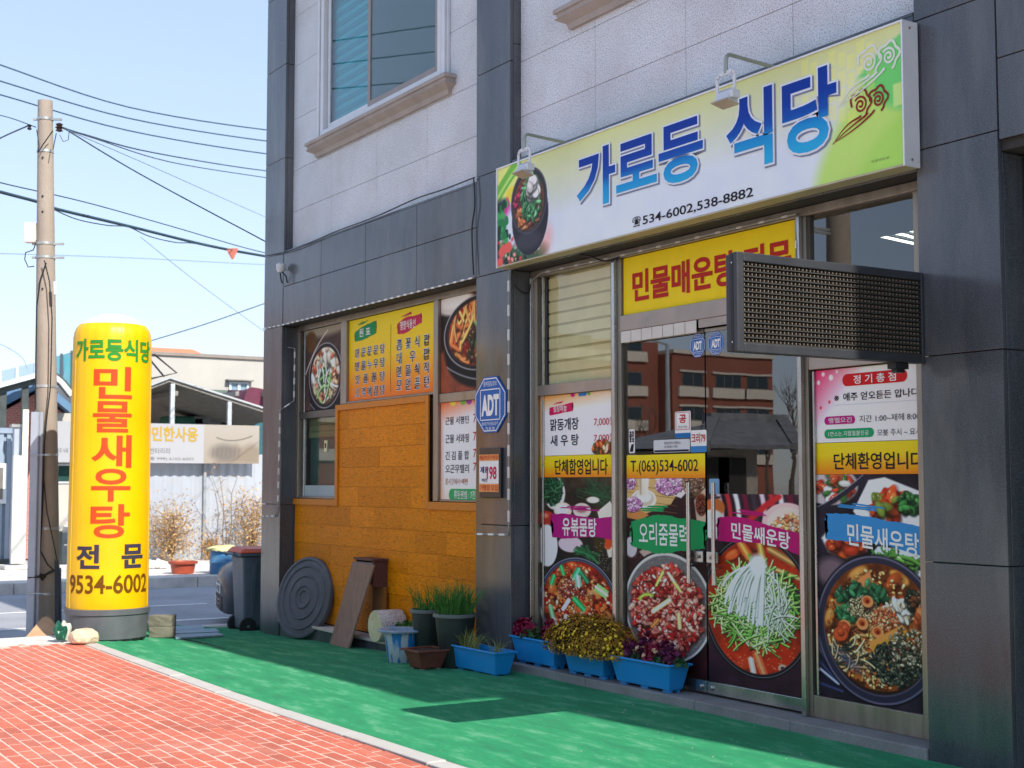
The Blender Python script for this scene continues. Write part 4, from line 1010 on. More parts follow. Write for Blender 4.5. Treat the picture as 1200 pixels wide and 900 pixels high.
cv.poly([(320, 100), (372, 40), (372, 200), (330, 190)], (206, 180, 160), soft=4); cv.ell(352, 120, 26, 50, (110, 50, 30), soft=6); cv.chunks((352, 120, 20, 44), 70, 6, [(140, 60, 40), (90, 40, 30)], 0.5)
cv.ell(165, 330, 60, 26, (110, 60, 70), soft=6); cv.ell(300, 270, 60, 50, (90, 44, 56), soft=10); cv.chunks((300, 280, 70, 50), 160, 7, [(120, 60, 70), (70, 34, 44)], 0.5); cv.poly([(60, 350), (120, 310), (150, 350), (90, 380)], (186, 160, 150), soft=4); cv.ell(20, 330, 30, 50, (196, 190, 196), soft=5)
for k in range(400): cv.ell(cv.g.uniform(0, 370), cv.g.uniform(290, 380), 2, 1.5, (200, 180, 180), al=0.35)
cv.ell(192, 600, 214, 262, (20, 20, 20), soft=6); cv.ell(192, 600, 206, 254, (206, 204, 200), soft=3); cv.ell(192, 602, 196, 242, (110, 108, 108), soft=4)
M = cv.ell_mask(192, 602, 196, 242) ; cv.clip = M
for k in range(1500): cv.ell(cv.g.uniform(0, 370), cv.g.uniform(350, 850), 2.4, 1.8, [(60, 60, 62), (170, 168, 168), (90, 88, 90)][cv.g.randint(3)], al=0.7)
cv.ell(192, 612, 170, 200, (60, 34, 34), soft=20); E_ = (188, 606, 168, 196)
cv.chunks(E_, 90, 30, [(206, 60, 50), (222, 84, 70), (176, 36, 32)], 0.55); cv.chunks(E_, 260, 20, [(224, 96, 80), (238, 130, 110), (200, 50, 42), (246, 170, 150), (150, 24, 24)], 0.45)
cv.chunks(E_, 340, 9, [(240, 140, 120), (210, 60, 50), (150, 26, 22), (250, 190, 176)], 0.55)
for q in ((158, 470, 40, 6, -64, (176, 206, 90)), (220, 470, 40, 8, 55, (214, 190, 150)), (165, 595, 56, 11, -38, (222, 214, 150)), (248, 655, 36, 9, 86, (214, 190, 120)), (135, 680, 26, 9, -50, (180, 110, 50)), (240, 500, 26, 6, 50, (190, 200, 90))): onion(*q)
cv.line([(60, 575), (84, 540), (122, 552)], 15, (160, 190, 60)); cv.line([(62, 572), (84, 544), (118, 552)], 5, (214, 226, 120)); cv.clip = None
TB = poster('food_poster', 'poster of raw marinated red meat in a stone bowl under a green swash', 'poster', RB, YP, cv, group='food posters on the shop front')
brush(rect4(YT, (740, 630), (826, 620), (824, 603), (744, 648)), YT, m_grn, TB, 5, rise=0.02)
text('오리줌물력', rect4(YT - 0.002, (749, 628), (806, 622), (803, 614), (750, 638)), YT - 0.002, m_wht, TB, 0.012, shear=0.0)
# ---------------------------------------------------------------- poster C: 375 x 830
RC = (-7.318, -6.412, 0.166, 1.424)
cv = Canvas(375, 830, 200, 380, bg=(50, 30, 40), seed=13)
cv.mottle(0.5, 4, 7)
for k in range(9): cv.line([(40 + 36 * k, -20), (70 + 34 * k, 60), (60 + 36 * k, 150)], 18, [(226, 200, 210), (190, 50, 60), (240, 236, 240), (110, 20, 50), (60, 50, 60)][k % 5], soft=8)
cv.ell(30, 60, 44, 40, (206, 110, 50), soft=8); cv.ell(20, 110, 50, 40, (236, 224, 220), soft=8); cv.line([(160, 130), (220, 60), (290, 10)], 26, (196, 40, 44), soft=10)
cv.ell(320, 130, 96, 96, (226, 190, 190), soft=5); cv.ell(324, 134, 80, 82, (240, 206, 196), soft=6); cv.chunks((330, 150, 66, 70), 160, 9, [(236, 170, 110), (246, 206, 170), (220, 120, 80)], 0.7)
cv.ell(30, 170, 60, 30, (232, 232, 240), soft=8)
pot(cv, 196, 480, 214, 300, rim=(24, 24, 30), rimlight=(120, 120, 120), inner=(120, 30, 14), w=0.045); M = cv.ell_mask(196, 480, 202, 284, soft=3); cv.clip = M
cv.ell(196, 480, 204, 288, (160, 44, 20)); cv.mottle(0.5, 6, 3, mask=M)
E_ = (200, 480, 190, 270); cv.chunks(E_, 40, 36, [(190, 56, 26), (120, 36, 20), (206, 84, 40)], 0.5); cv.ell(200, 680, 150, 80, (206, 50, 20), soft=20, al=0.7)
for q in ((150, 235, 50, 15, 60, (206, 120, 50)), (220, 245, 46, 13, 80, (176, 130, 60)), (300, 260, 60, 14, 30, (150, 110, 60)), (320, 330, 60, 9, 20, (170, 140, 80)), (210, 720, 46, 16, 70, (226, 100, 60)), (180, 740, 40, 12, 80, (240, 190, 160)), (120, 560, 40, 14, 40, (60, 40, 40))): onion(*q)
cv.chunks((345, 440, 34, 50), 12, 24, [(50, 36, 50), (80, 60, 70)], 0.6); cv.ell(298, 725, 18, 18, (200, 170, 150), soft=3); cv.ell(298, 725, 8, 8, (60, 30, 26), soft=3)
for k in range(60): cv.ell(cv.g.uniform(40, 350), cv.g.uniform(620, 750), 3, 2, (250, 190, 140), al=0.6)
cv.clip = None
cv.strands((195, 470, 140, 150), 260, 120, 7, [(60, 130, 40), (96, 166, 60), (130, 196, 84), (40, 96, 34)], 0.35)
cv.strands((190, 480, 150, 165), 330, 110, 5.5, [(150, 206, 96), (186, 226, 130), (110, 176, 70), (214, 240, 170)], 0.35)
cv.strands((260, 480, 60, 90), 60, 120, 5, [(226, 240, 214), (200, 226, 190)], 0.3, ang=80)
for k in range(44):
    t_ = cv.g.uniform(-1, 1); x0_, y0_ = 205 + 24 * t_, 285 + cv.g.uniform(-10, 40); x1_, y1_ = 140 + 78 * t_ + cv.g.uniform(-8, 8), 470 + cv.g.uniform(-40, 70) + 30 * t_
    p = [(x0_, y0_), ((x0_ + x1_) / 2 - 16 + 20 * t_, (y0_ + y1_) / 2 - 20), (x1_, y1_)]
    cv.line([(a + 3, b + 4) for a, b in p], 9, (90, 120, 90), al=0.5); cv.line(p, 9, (232, 236, 240)); cv.line(p, 3, (250, 252, 254))
cv.ell(206, 305, 34, 48, (226, 234, 240), soft=18)
TC_ = poster('food_poster', 'poster of soup heaped with green chives and white radish under a magenta swash', 'poster', RC, YP, cv, group='food posters on the shop front')
brush(rect4(YT, (841, 627), (941, 655), (900, 612), (905, 648)), YT, flat('print_magenta_red', 'c40a72'), TC_, 8, rise=-0.10, bend=0.03)
r = rect4(YT - 0.002, (857, 622), (926, 640), (880, 612), (880, 632)); text('민물쌔운탕', r, YT - 0.002, m_wht, TC_, 0.018, shear=-0.10)
# ---------------------------------------------------------------- poster D: 390 x 800
RD = (-6.27, -5.443, 0.202, 1.548)
cv = Canvas(390, 800, 200, 400, bg=(36, 30, 40), seed=14)
cv.mottle(0.7, 5, 8)
cv.ell(50, 40, 110, 70, (196, 186, 190), soft=6); cv.chunks((60, 40, 80, 50), 50, 20, [(214, 90, 50), (60, 110, 50), (232, 226, 220), (190, 60, 40)], 0.5); cv.line([(0, 130), (100, 80), (210, -10)], 16, (40, 38, 52), soft=4); cv.line([(0, 118), (100, 70), (200, -16)], 3, (130, 130, 150))
cv.poly([(140, 130), (200, 20), (260, 10), (390, 60), (390, 180), (180, 180)], (226, 228, 236), soft=5); cv.poly([(165, 125), (212, 40), (262, 30), (390, 76), (390, 150), (180, 160)], (240, 242, 248), soft=8)
cv.chunks((262, 100, 62, 46), 40, 26, [(206, 70, 30), (226, 110, 50), (180, 44, 24), (110, 130, 50)], 0.5); cv.chunks((350, 100, 40, 32), 60, 13, [(36, 90, 40), (60, 130, 60), (24, 60, 30)], 0.6)
cv.poly([(14, 230), (60, 180), (200, 190), (190, 270), (110, 300), (40, 280)], (226, 226, 236), soft=8); cv.ell(108, 250, 72, 42, (240, 240, 246), soft=8); cv.ell(110, 246, 60, 34, (190, 60, 24), soft=6); cv.chunks((108, 250, 58, 32), 36, 22, [(214, 84, 34), (236, 120, 60), (176, 50, 24)], 0.6)
cv.poly([(190, 300), (230, 250), (390, 260), (390, 350), (240, 340)], (214, 222, 230), soft=6); cv.strands((290, 300, 70, 26), 50, 60, 10, [(90, 150, 60), (200, 220, 180), (60, 120, 50)], 0.2, ang=20); cv.ell(50, 350, 60, 50, (150, 120, 130), soft=30, al=0.7)
for k in range(7): cv.line([(0, 600 + 26 * k), (40 + 8 * k, 700 + 12 * k)], 9, [(60, 66, 110), (190, 196, 220), (24, 26, 50)][k % 3], soft=4)
pot(cv, 220, 540, 228, 256, rim=(46, 44, 62), rimlight=(104, 100, 124), inner=(46, 28, 22), w=0.11); M = cv.ell_mask(222, 530, 202, 220, soft=3); cv.clip = M
cv.ell(222, 530, 202, 220, (120, 56, 22)); cv.mottle(0.5, 7, 9, mask=M); E_ = (222, 536, 190, 205)
cv.chunks(E_, 70, 34, [(206, 110, 40), (176, 76, 30), (226, 150, 70), (140, 60, 26)], 0.5); cv.strands((140, 620, 90, 90), 70, 90, 7, [(226, 150, 80), (236, 180, 110), (196, 110, 60)], 0.4)
cv.chunks(E_, 600, 6, [(236, 170, 90), (150, 60, 24), (90, 40, 24), (246, 206, 140), (200, 90, 34)], 0.7)
for k in range(12): cv.poly([(60 + 11 * k, 450 - 9 * k), (78 + 11 * k, 436 - 9 * k), (90 + 11 * k, 480 - 8 * k), (72 + 11 * k, 486 - 8 * k)], (226, 140, 80), soft=5)
cv.chunks((165, 425, 90, 50), 70, 17, [(34, 90, 56), (56, 124, 80), (22, 60, 40)], 0.5); cv.chunks((110, 490, 46, 24), 34, 16, [(40, 100, 60), (60, 130, 80)], 0.45); cv.chunks((170, 470, 60, 40), 300, 4, [(176, 150, 110), (90, 70, 50), (220, 196, 150)], 0.7)
cv.chunks((300, 470, 46, 40), 60, 14, [(240, 226, 206), (226, 200, 170), (250, 240, 226)], 0.5); cv.chunks((250, 500, 50, 40), 160, 6, [(214, 110, 60), (180, 70, 36), (240, 170, 120)], 0.6)
for x, y_, q in ((188, 445, 22), (100, 540, 24), (168, 525, 22), (225, 548, 22)):
    cv.ell(x + 4, y_ + 8, q * 1.1, q * 1.1, (60, 24, 12), soft=8, al=0.7); cv.ell(x, y_, q, q * 0.95, (232, 150, 90), soft=3); cv.ell(x - 2, y_ - 3, q * 0.6, q * 0.55, (196, 84, 40), soft=4); cv.ell(x, y_, q * 0.3, q * 0.3, (120, 30, 20), soft=4)
cv.poly([(196, 590), (320, 515), (346, 545), (222, 645)], (176, 90, 30), soft=4); cv.poly([(188, 588), (312, 512), (326, 530), (206, 614)], (236, 150, 70), soft=4); cv.poly([(204, 600), (326, 528), (340, 552), (222, 636)], (206, 150, 50), soft=5)
cv.chunks((300, 650, 110, 76), 700, 7, [(30, 40, 34), (60, 70, 56), (20, 26, 24), (110, 110, 84), (44, 54, 44)], 0.6); cv.chunks((330, 590, 70, 70), 200, 6, [(60, 66, 50), (150, 140, 110), (206, 190, 160), (90, 50, 34)], 0.6); cv.strands((120, 640, 70, 50), 40, 70, 5, [(50, 60, 50), (240, 200, 150)], 0.4)
cv.chunks((360, 430, 30, 40), 30, 14, [(50, 60, 40), (120, 70, 40), (34, 44, 34)], 0.5); cv.chunks((376, 500, 20, 30), 12, 18, [(226, 110, 60), (206, 90, 50)], 0.6); cv.chunks((84, 560, 20, 20), 6, 22, [(220, 84, 40)], 0.8)
cv.clip = None
cv.ell(110, 660, 60, 16, (90, 90, 130), rot=38, soft=20, al=0.5)
TD = poster('food_poster', 'poster of spicy fish stew in a black pot under a light blue swash', 'poster', RD, YP, cv, group='food posters on the shop front')
brush(rect4(YT, (968, 628), (1084, 640), (1010, 604), (1000, 646)), YT, m_blu, TD, 9, rise=-0.09, bend=0.02)
r = rect4(YT - 0.002, (993, 625), (1077, 640), (1015, 613), (1015, 640)); text('민물새우탕', r, YT - 0.002, m_wht, TD, 0.016, shear=-0.09)

# yellow strips ---------------------------------------------------
def ystrip(r, label, y=YP, group='yellow strips across the shop front'):
    return poster('window_strip', label, 'window sticker', r, y, m=gradz('strip_yellow', [(0, 'f58a1a'), (0.35, 'f8b81c'), (0.6, 'f9da1e'), (1, 'f6e026')], r[2], r[3]), group=group)
T1 = ystrip((-9.395, -8.39, 1.542, 1.712), 'yellow strip with black lettering under the price list'); text('단체함영업니다', rect4(YT, (650, 548), (712, 547), (710, 537), (652, 556.5)), YT, m_blk, T1, 0.016)
T2 = ystrip((-8.232, -7.338, 1.532, 1.700), 'yellow strip with the phone number on the left glass door'); text('T.(063)534-6002', rect4(YT, (739, 548), (818, 547), (817, 538), (742, 557)), YT, m_blk, T2, 0.006)
T3 = ystrip((-6.27, -5.443, 1.550, 1.742), 'yellow strip with black lettering under the opening hours'); text('단체환영업니다', rect4(YT, (977, 540), (1082, 540), (1080, 528.5), (980, 550.5)), YT, m_blk, T3, 0.014)
T4 = poster('window_sign', 'yellow sign with dark red lettering above the glass doors', 'sign', (-8.245, -6.412, 2.742, 3.168), 6.135, m=flat('sign_yellow', 'f5d90a', 0.4)); text('민물매운탕 전문', rect4(6.132, (741, 328), (927, 298), (925, 278.5), (742, 355)), 6.132, flat('sign_dark_red', 'b8241a'), T4, 0.03)
# price list left --------------------------------------------------
r = (-9.395, -8.39, 1.715, 2.196)
cv = Canvas(100, 48, 200, 96, seed=4); tt = np.clip(1 - (cv.vv / 48)[:, None] * 3.2 * (1 - 0.0 * cv.u[None] / 100), 0, 1); ed = np.clip(1 - np.minimum(cv.u, 1e9) / 7, 0, 1)[None] * 0.8
wv_ = np.clip(np.maximum(tt * (1.1 - cv.u[None] / 160), ed), 0, 1)[..., None]; wt = np.clip((cv.vv - 38) / 16, 0, 1)[:, None, None]
cv.a[:] = np.array((236, 238, 246)) * (1 - wv_) + np.array((246, 160, 84)) * wv_; cv.a[:] = cv.a * (1 - wt * 0.6) + np.array((246, 200, 170)) * wt * 0.6
cv.chunks((86, 43, 13, 4.5), 130, 2.4, [(206, 90, 40), (150, 50, 30), (110, 90, 40), (236, 190, 150), (70, 60, 40)], 0.7); cv.ell(46, 1, 3, 1.6, (196, 30, 120)); cv.poly([(54, 0), (66, 0), (64, 2.5), (54, 2.5)], (40, 110, 180)); cv.ell(68, 1, 2, 1.4, (90, 160, 60))
T5 = poster('price_list', 'white and orange price list with two red prices beside the entrance', 'poster', r, YP, cv)
brush(rect4(YT, (644, 480), (671, 476), (669, 472), (645, 487)), YT, m_pink, T5, 3, rise=0.08); text('점장파늠', rect4(YT - 0.002, (648.5, 480), (664, 477.5), (663, 474), (650, 483)), YT - 0.002, m_wht, T5, 0.01)
text('맑동개장', rect4(YT, (645, 500), (678, 496), (676, 489), (647, 505)), YT, m_navy, T5, 0.018); text('7,000원', rect4(YT, (696, 494), (721, 490), (719, 487.5), (697, 500)), YT, m_dred, T5, 0.004)
text('새 우 탕', rect4(YT, (645, 516), (678, 514), (676, 508.5), (647, 523)), YT, m_navy, T5, 0.018); text('7,000원', rect4(YT, (696, 512), (721, 510), (719, 507), (697, 518.5)), YT, m_dred, T5, 0.004)
# opening hours right ------------------------------------------------
r = (-6.27, -5.443, 1.745, 2.192)
cv = Canvas(100, 54, 180, 100, seed=5); U_, V_ = np.meshgrid(cv.u, cv.vv); wp = np.clip(1.1 - U_ / 46 - V_ / 46, 0, 1)[..., None]; wo = np.clip(0.8 - V_ / 18, 0, 1)[..., None] * 0.6
cv.a[:] = np.array((236, 238, 244)) * (1 - wo) + np.array((246, 206, 180)) * wo; cv.a[:] = cv.a * (1 - wp) + np.array((222, 60, 110)) * wp
for x, y_, q in ((8, 3, 1.6), (16, 6, 2.2), (3, 9, 1.6), (22, 2, 1.2), (14, 24, 1.2), (5, 28, 1.2)): cv.ell(x, y_, q, q, (250, 236, 226) if y_ < 12 else (206, 60, 70), soft=1)
cv.poly([(18, 26.6), (100, 26.6), (100, 27), (18, 27)], (170, 180, 190))
T6 = poster('opening_hours', 'white and pink opening hours notice under the display board', 'poster', r, YP, cv)
a = rect4(YT, (987, 444), (1063, 440), (1062, 432), (988, 453)); pill(a, YT, flat('pill_red', 'd4161c'), T6); text('정 기 총 점', rect4(YT - 0.002, (1000, 444), (1050, 440), (1049, 435.5), (1001, 450)), YT - 0.002, m_wht, T6, 0.015)
text('애주 얻오듣든 압나다.', rect4(YT, (988, 466), (1079, 461), (1077, 454), (990, 470)), YT, m_blk, T6, 0.012); text('※', rect4(YT, (977.5, 467), (983, 466), (981, 463.5), (979, 470)), YT, m_blk, T6, 0.01)
a = rect4(YT, (966, 492), (1002, 491), (1001, 486.5), (967, 498)); pill(a, YT, flat('pill_magenta', 'c01586'), T6); text('맹펠으긴', rect4(YT - 0.002, (971, 492), (998, 491.5), (997, 488.5), (972, 496)), YT - 0.002, m_wht, T6, 0.004)
text('지간 1:00~재헤 8:00', rect4(YT, (1007, 490), (1078, 488), (1077, 483), (1008, 495)), YT, m_navy, T6, 0.0)
a = rect4(YT, (966, 508), (1024, 507), (1022, 501), (968, 514)); pill(a, YT, flat('pill_green', '12a468'), T6); text('1연소논.지웹월볼진궁', rect4(YT - 0.002, (971, 508), (1018, 507), (1016, 504), (973, 511.5)), YT - 0.002, m_wht, T6, 0.0)
text('모봊 주시 ~ 요시', rect4(YT, (1028, 507), (1079, 505), (1078, 501), (1029, 511)), YT, m_navy, T6, 0.0)
# stickers on the doors -------------------------------------------------
def octagon(label, l, rr_, t_, b_, Y, parent=None, thick=0.0, big=False):
    x0, x1, z0, z1 = rect4(Y, l, rr_, t_, b_); cx, cz = (x0 + x1) / 2, (z0 + z1) / 2; w_, h_ = (x1 - x0) / 2, (z1 - z0) / 2; k = 0.414
    def P(s): return [(cx + w_ * s * a, cz + h_ * s * b) for a, b in ((k, 1), (-k, 1), (-1, k), (-1, -k), (-k, -1), (k, -1), (1, -k), (1, k))]
    T = thing('security_sticker' if not big else 'security_plate', label, 'sticker' if not big else 'sign', (cx, Y, cz), None if big else 'round blue security stickers')
    yy = Y - thick
    MB().prism(P(1.0), yy + 0.0002, Y + 0.0004).build('plate', flat('security_blue', '1d64b4', 0.35), T)
    b = MB(); A, C_ = P(0.95), P(0.915)
    for i in range(8): j = (i + 1) % 8; b.add([(A[i][0], yy - 0.0012, A[i][1]), (A[j][0], yy - 0.0012, A[j][1]), (C_[j][0], yy - 0.0012, C_[j][1]), (C_[i][0], yy - 0.0012, C_[i][1])], [(0, 1, 2, 3)])
    b.build('border', m_wht, T, fix=False)
    s_ = 0.56; b = MB()
    for q in ((-s_ * 1.15, s_ * 1.15, s_, s_ - 0.035), (-s_ * 1.15, s_ * 1.15, -s_ + 0.0, -s_ + 0.035), (-s_ * 1.15, -s_ * 1.15 + 0.04, -s_, s_), (s_ * 1.15 - 0.04, s_ * 1.15, -s_, s_)):
        xa, xb, za, zb = cx + w_ * q[0], cx + w_ * q[1], cz + h_ * q[2], cz + h_ * q[3]; b.add([(xa, yy - 0.0012, za), (xb, yy - 0.0012, za), (xb, yy - 0.0012, zb), (xa, yy - 0.0012, zb)], [(0, 1, 2, 3)])
    b.build('inner_border', m_wht, T, fix=False)
    text('ADT', (cx - w_ * 0.55, cx + w_ * 0.56, cz - h_ * 0.4, cz + h_ * 0.36), yy - 0.0014, m_wht, T, 0.05)
    text('물체침입경보', (cx - w_ * 0.42, cx + w_ * 0.42, cz + h_ * 0.66, cz + h_ * 0.84), yy - 0.0014, m_wht, T, 0.0)
    text('경비중 무단침입금지', (cx - w_ * 0.55, cx + w_ * 0.5, cz - h_ * 0.74, cz - h_ * 0.62), yy - 0.0014, m_wht, T, 0.0)
    text('작동중', (cx - w_ * 0.3, cx + w_ * 0.3, cz - h_ * 0.90, cz - h_ * 0.80), yy - 0.0014, m_wht, T, 0.0)
    return T
octagon('blue octagonal security plate fixed on the dark pillar', (557.5, 480), (594, 470), (575, 441.5), (575, 507), D - 0.004, thick=0.008, big=True)
octagon('blue octagonal security sticker on the left glass door', (809, 404), (826, 404), (818, 391), (818, 418.5), YP)
octagon('blue octagonal security sticker on the right glass door', (830, 402), (848, 400), (839, 388.5), (839, 415.5), YP)
def sticker(name, label, l, r_, t_, b_, base, parts, Y=YP):
    R_ = rect4(Y, l, r_, t_, b_); T = thing(name, label, 'sticker', (R_[0], Y, R_[2])); pill(R_, Y, base, T, 'film', rad=0.012); return T, R_
T, r = sticker('window_sticker', 'white square sticker with a red symbol on the left glass door', (791, 498), (809.5, 497), (800, 482), (800, 513), m_wht, None)
W_, H_ = r[1] - r[0], r[3] - r[2]
b = MB()
for q in ((0.06, 0.94, 0.95, 0.97), (0.06, 0.94, 0.30, 0.32), (0.06, 0.09, 0.3, 0.96), (0.91, 0.94, 0.3, 0.96)): b.add([(r[0] + W_ * q[0], YT, r[2] + H_ * q[2]), (r[0] + W_ * q[1], YT, r[2] + H_ * q[2]), (r[0] + W_ * q[1], YT, r[2] + H_ * q[3]), (r[0] + W_ * q[0], YT, r[2] + H_ * q[3])], [(0, 1, 2, 3)])
b.build('border', m_dred, T, fix=False); text('공', (r[0] + W_ * .28, r[0] + W_ * .72, r[2] + H_ * .55, r[2] + H_ * .88), YT, m_dred, T, 0.03); text('안심식당', (r[0] + W_ * .2, r[0] + W_ * .8, r[2] + H_ * .36, r[2] + H_ * .46), YT, m_blk, T, 0.0)
pill((r[0], r[1], r[2], r[2] + H_ * .18), YT, flat('sticker_blue', '1b6db0'), T, 'band', rad=0.01)
T, r = sticker('window_sticker', 'wide white sticker with small print on the left glass door', (766, 524), (808.5, 520), (790, 515), (790, 530), flat('sticker_grey', 'd8dade'), None); W_, H_ = r[1] - r[0], r[3] - r[2]
text('행정안전부 인증업소', (r[0] + W_ * .3, r[0] + W_ * .76, r[2] + H_ * .62, r[2] + H_ * .84), YT, m_navy, T, 0.0); text('모범음식점', (r[0] + W_ * .3, r[0] + W_ * .66, r[2] + H_ * .36, r[2] + H_ * .54), YT, m_navy, T, 0.0); MB().add([(r[0] + .01, YT, r[2] + .004), (r[1] - .01, YT, r[2] + .004), (r[1] - .01, YT, r[2] + H_ * .2), (r[0] + .01, YT, r[2] + H_ * .2)], [(0, 1, 2, 3)]).build('band', m_navy, T, fix=False)
T, r = sticker('window_sticker', 'small white sticker with red numerals by the door gap', (809.5, 515), (828, 515), (818, 504), (818, 530), m_wht, None); W_, H_ = r[1] - r[0], r[3] - r[2]
text('크리79', (r[0] + W_ * .06, r[0] + W_ * .94, r[2] + H_ * .42, r[2] + H_ * .86), YT, m_dred, T, 0.02); MB().add([(r[0], YT, r[2]), (r[1], YT, r[2]), (r[1], YT, r[2] + H_ * .28), (r[0], YT, r[2] + H_ * .28)], [(0, 1, 2, 3)]).build('band', flat('sticker_blue2', '3b86c4'), T, fix=False)
T, r = sticker('window_sticker', 'narrow black and white sticker on the left edge of the glass door', (737, 517), (744, 517), (740, 503), (740, 531), m_wht, None); text('출입', (r[0] + .008, r[1] - .008, r[2] + .08, r[3] - .01), YT, m_blk, T, 0.03); MB().add([(r[0] + .01, YT, r[2] + .01), (r[1] - .02, YT, r[2] + .01), (r[1] - .01, YT, r[2] + .07), (r[0] + .03, YT, r[2] + .06)], [(0, 1, 2, 3)]).build('mark', m_blk, T, fix=False)
T, r = sticker('window_sticker', 'pale blue square sticker above the door handle', (831, 570), (843, 570), (837, 561), (837, 579), flat('pale_blue_film', '7fa8cc'), None)

# --- left window: menu board and bowl pictures
YM = 6.126; YN = YM - 0.002
r = (-12.985, -11.125, 2.335, 3.168)
T = poster('menu_board', 'yellow and orange menu filling the wide left window', 'menu', r, YM, m=gradz('menu_yellow', [(0, 'f07a24'), (0.18, 'f5931f'), (0.5, 'f6c818'), (1, 'f4dc12')], r[2], r[3]))
brush(rect4(YN, (416, 390), (441, 384), (438, 377), (417, 401)), YN, flat('menu_green', '0c8e50'), T, 4, rise=0.12); text('원 표', rect4(YN - .002, (421, 392), (434, 386), (433, 383), (422, 395)), YN - .002, m_wht, T, 0.01)
brush(rect4(YN, (466, 380), (494, 374), (492, 367), (467, 391)), YN, flat('menu_crimson', 'c2224e'), T, 6, rise=0.12); text('명량식옹선', rect4(YN - .002, (469, 384), (487, 376), (486, 373), (470, 387)), YN - .002, m_wht, T, 0.01)
p, q = ay(458, 380, YN), ay(458, 459, YN); MB().add([(p.x - .004, YN, q.z), (p.x + .004, YN, q.z), (p.x + .004, YN, p.z), (p.x - .004, YN, p.z)], [(0, 1, 2, 3)]).build('divider', flat('divider_grey', '6b6420'), T, fix=False)
def ghost(body, rr__):
    text(body, rr__, YN, m_wht, T, 0.055, name='letter_outline', ref=0.02); text(body, rr__, YN - .002, m_navy, T, 0.012, ref=0.02)
for k, s_ in enumerate(('면 문 문 문 탕', '면 물 누 우 탕', '잇  꼴  꼴  탕', '오 걱 메 캄 탕')):
    yl = 409 + 15.6 * k; ghost(s_, rect4(YN, (416.5, yl + 2), (451, yl + 2), (450, yl - 6.5 + 0.4 * k), (418, yl + 10.5)))
for k, s_ in enumerate(('콤  꽃  식  팝', '대    우    팝', '면  물  쇡  작', '모  먼  픈  탄')):
    yl = 397 + 15.8 * k; ghost(s_, rect4(YN, (465, yl), (503.5, yl), (502, yl - 6 + 0.4 * k), (467, yl + 14)))
def bowl_picture(name, label, r, cx, cy, rx, ry, kind, seed):
    cv = Canvas(100, 100 * (r[3] - r[2]) / (r[1] - r[0]), 130, 130, bg=(70, 50, 44) if kind == 'white' else (130, 66, 44), seed=seed); H = cv.H
    cv.mottle(0.5, 4, seed)
    if kind == 'white':
        cv.ell(50, -2, 80, 12, (150, 140, 120), soft=6); cv.ell(14, 14, 16, 12, (90, 60, 30), soft=4); cv.line([(0, 50), (24, 20), (60, 4)], 1.6, (210, 200, 190))
    else:
        cv.poly([(0, 0), (100, 0), (100, 40), (0, 46)], (40, 30, 28), soft=6); cv.ell(24, 6, 32, 10, (206, 200, 192), soft=3); cv.ell(26, 4, 26, 6, (232, 228, 220), soft=4); cv.ell(86, 4, 12, 9, (220, 200, 170), soft=3)
    cv.ell(cx + 2, cy + ry * 0.45, rx * 1.12, ry * 1.15, (18, 16, 18), soft=3); cv.ell(cx, cy, rx * 1.1, ry * 1.1, (170, 168, 170)); cv.ell(cx, cy, rx * 1.07, ry * 1.07, (30, 28, 32)); cv.ell(cx, cy, rx, ry, (60, 40, 34))
    cv.line([(cx - rx * 1.0, cy + ry * 0.9), (cx - rx * 0.3, cy + ry * 1.45), (cx + rx * 0.5, cy + ry * 1.4)], 1.2, (190, 190, 196), al=0.7)
    M = cv.ell_mask(cx, cy, rx * 0.94, ry * 0.94); cv.clip = M; E_ = (cx, cy, rx * 0.9, ry * 0.9)
    if kind == 'white':
        cv.ell(cx, cy, rx, ry, (150, 84, 50)); cv.chunks(E_, 60, 7, [(206, 130, 90), (180, 90, 56), (150, 70, 44)]); cv.chunks(E_, 34, 12, [(240, 232, 206), (226, 214, 180), (246, 240, 222)], 0.6); cv.chunks(E_, 60, 4, [(196, 90, 60), (230, 180, 140)]); cv.chunks((cx - 2, cy + 3, rx * 0.4, ry * 0.34), 60, 4, [(70, 140, 70), (110, 180, 90), (40, 96, 50)], 0.4); cv.strands((cx, cy + ry * .3, rx * .6, ry * .5), 16, 26, 2.4, [(236, 240, 214), (150, 190, 120)])
    else:
        cv.ell(cx, cy, rx, ry, (206, 60, 30)); cv.chunks(E_, 160, 8, [(226, 90, 50), (206, 50, 30), (240, 130, 70), (160, 36, 24)]); cv.strands(E_, 60, 30, 3, [(240, 170, 90), (236, 120, 60)]); cv.chunks((cx + 14, cy + 2, rx * 0.5, ry * 0.42), 90, 5, [(110, 176, 80), (70, 130, 60), (160, 210, 120)], 0.5); cv.chunks((cx + 22, cy + 2, rx * 0.28, ry * 0.2), 26, 5, [(240, 244, 226), (220, 236, 200)], 0.5); cv.chunks((cx - 12, cy + 8, 4, ry * .5), 14, 5, [(50, 60, 30), (70, 40, 20)], 0.4)
    cv.clip = None
    return poster(name, label, 'poster', r, YM, cv)
bowl_picture('bowl_picture', 'picture of a black bowl of pale tofu stew in the far left window', (-14.10, -13.13, 2.285, 3.168), 54, 54, 40, 33, 'white', 21)
bowl_picture('bowl_picture', 'picture of a bowl of red stew with green onions beside the dark pillar', (-11.03, -9.98, 2.31, 3.172), 66, 34, 55, 29, 'red', 22)
r = (-11.03, -10.0, 1.348, 2.222)
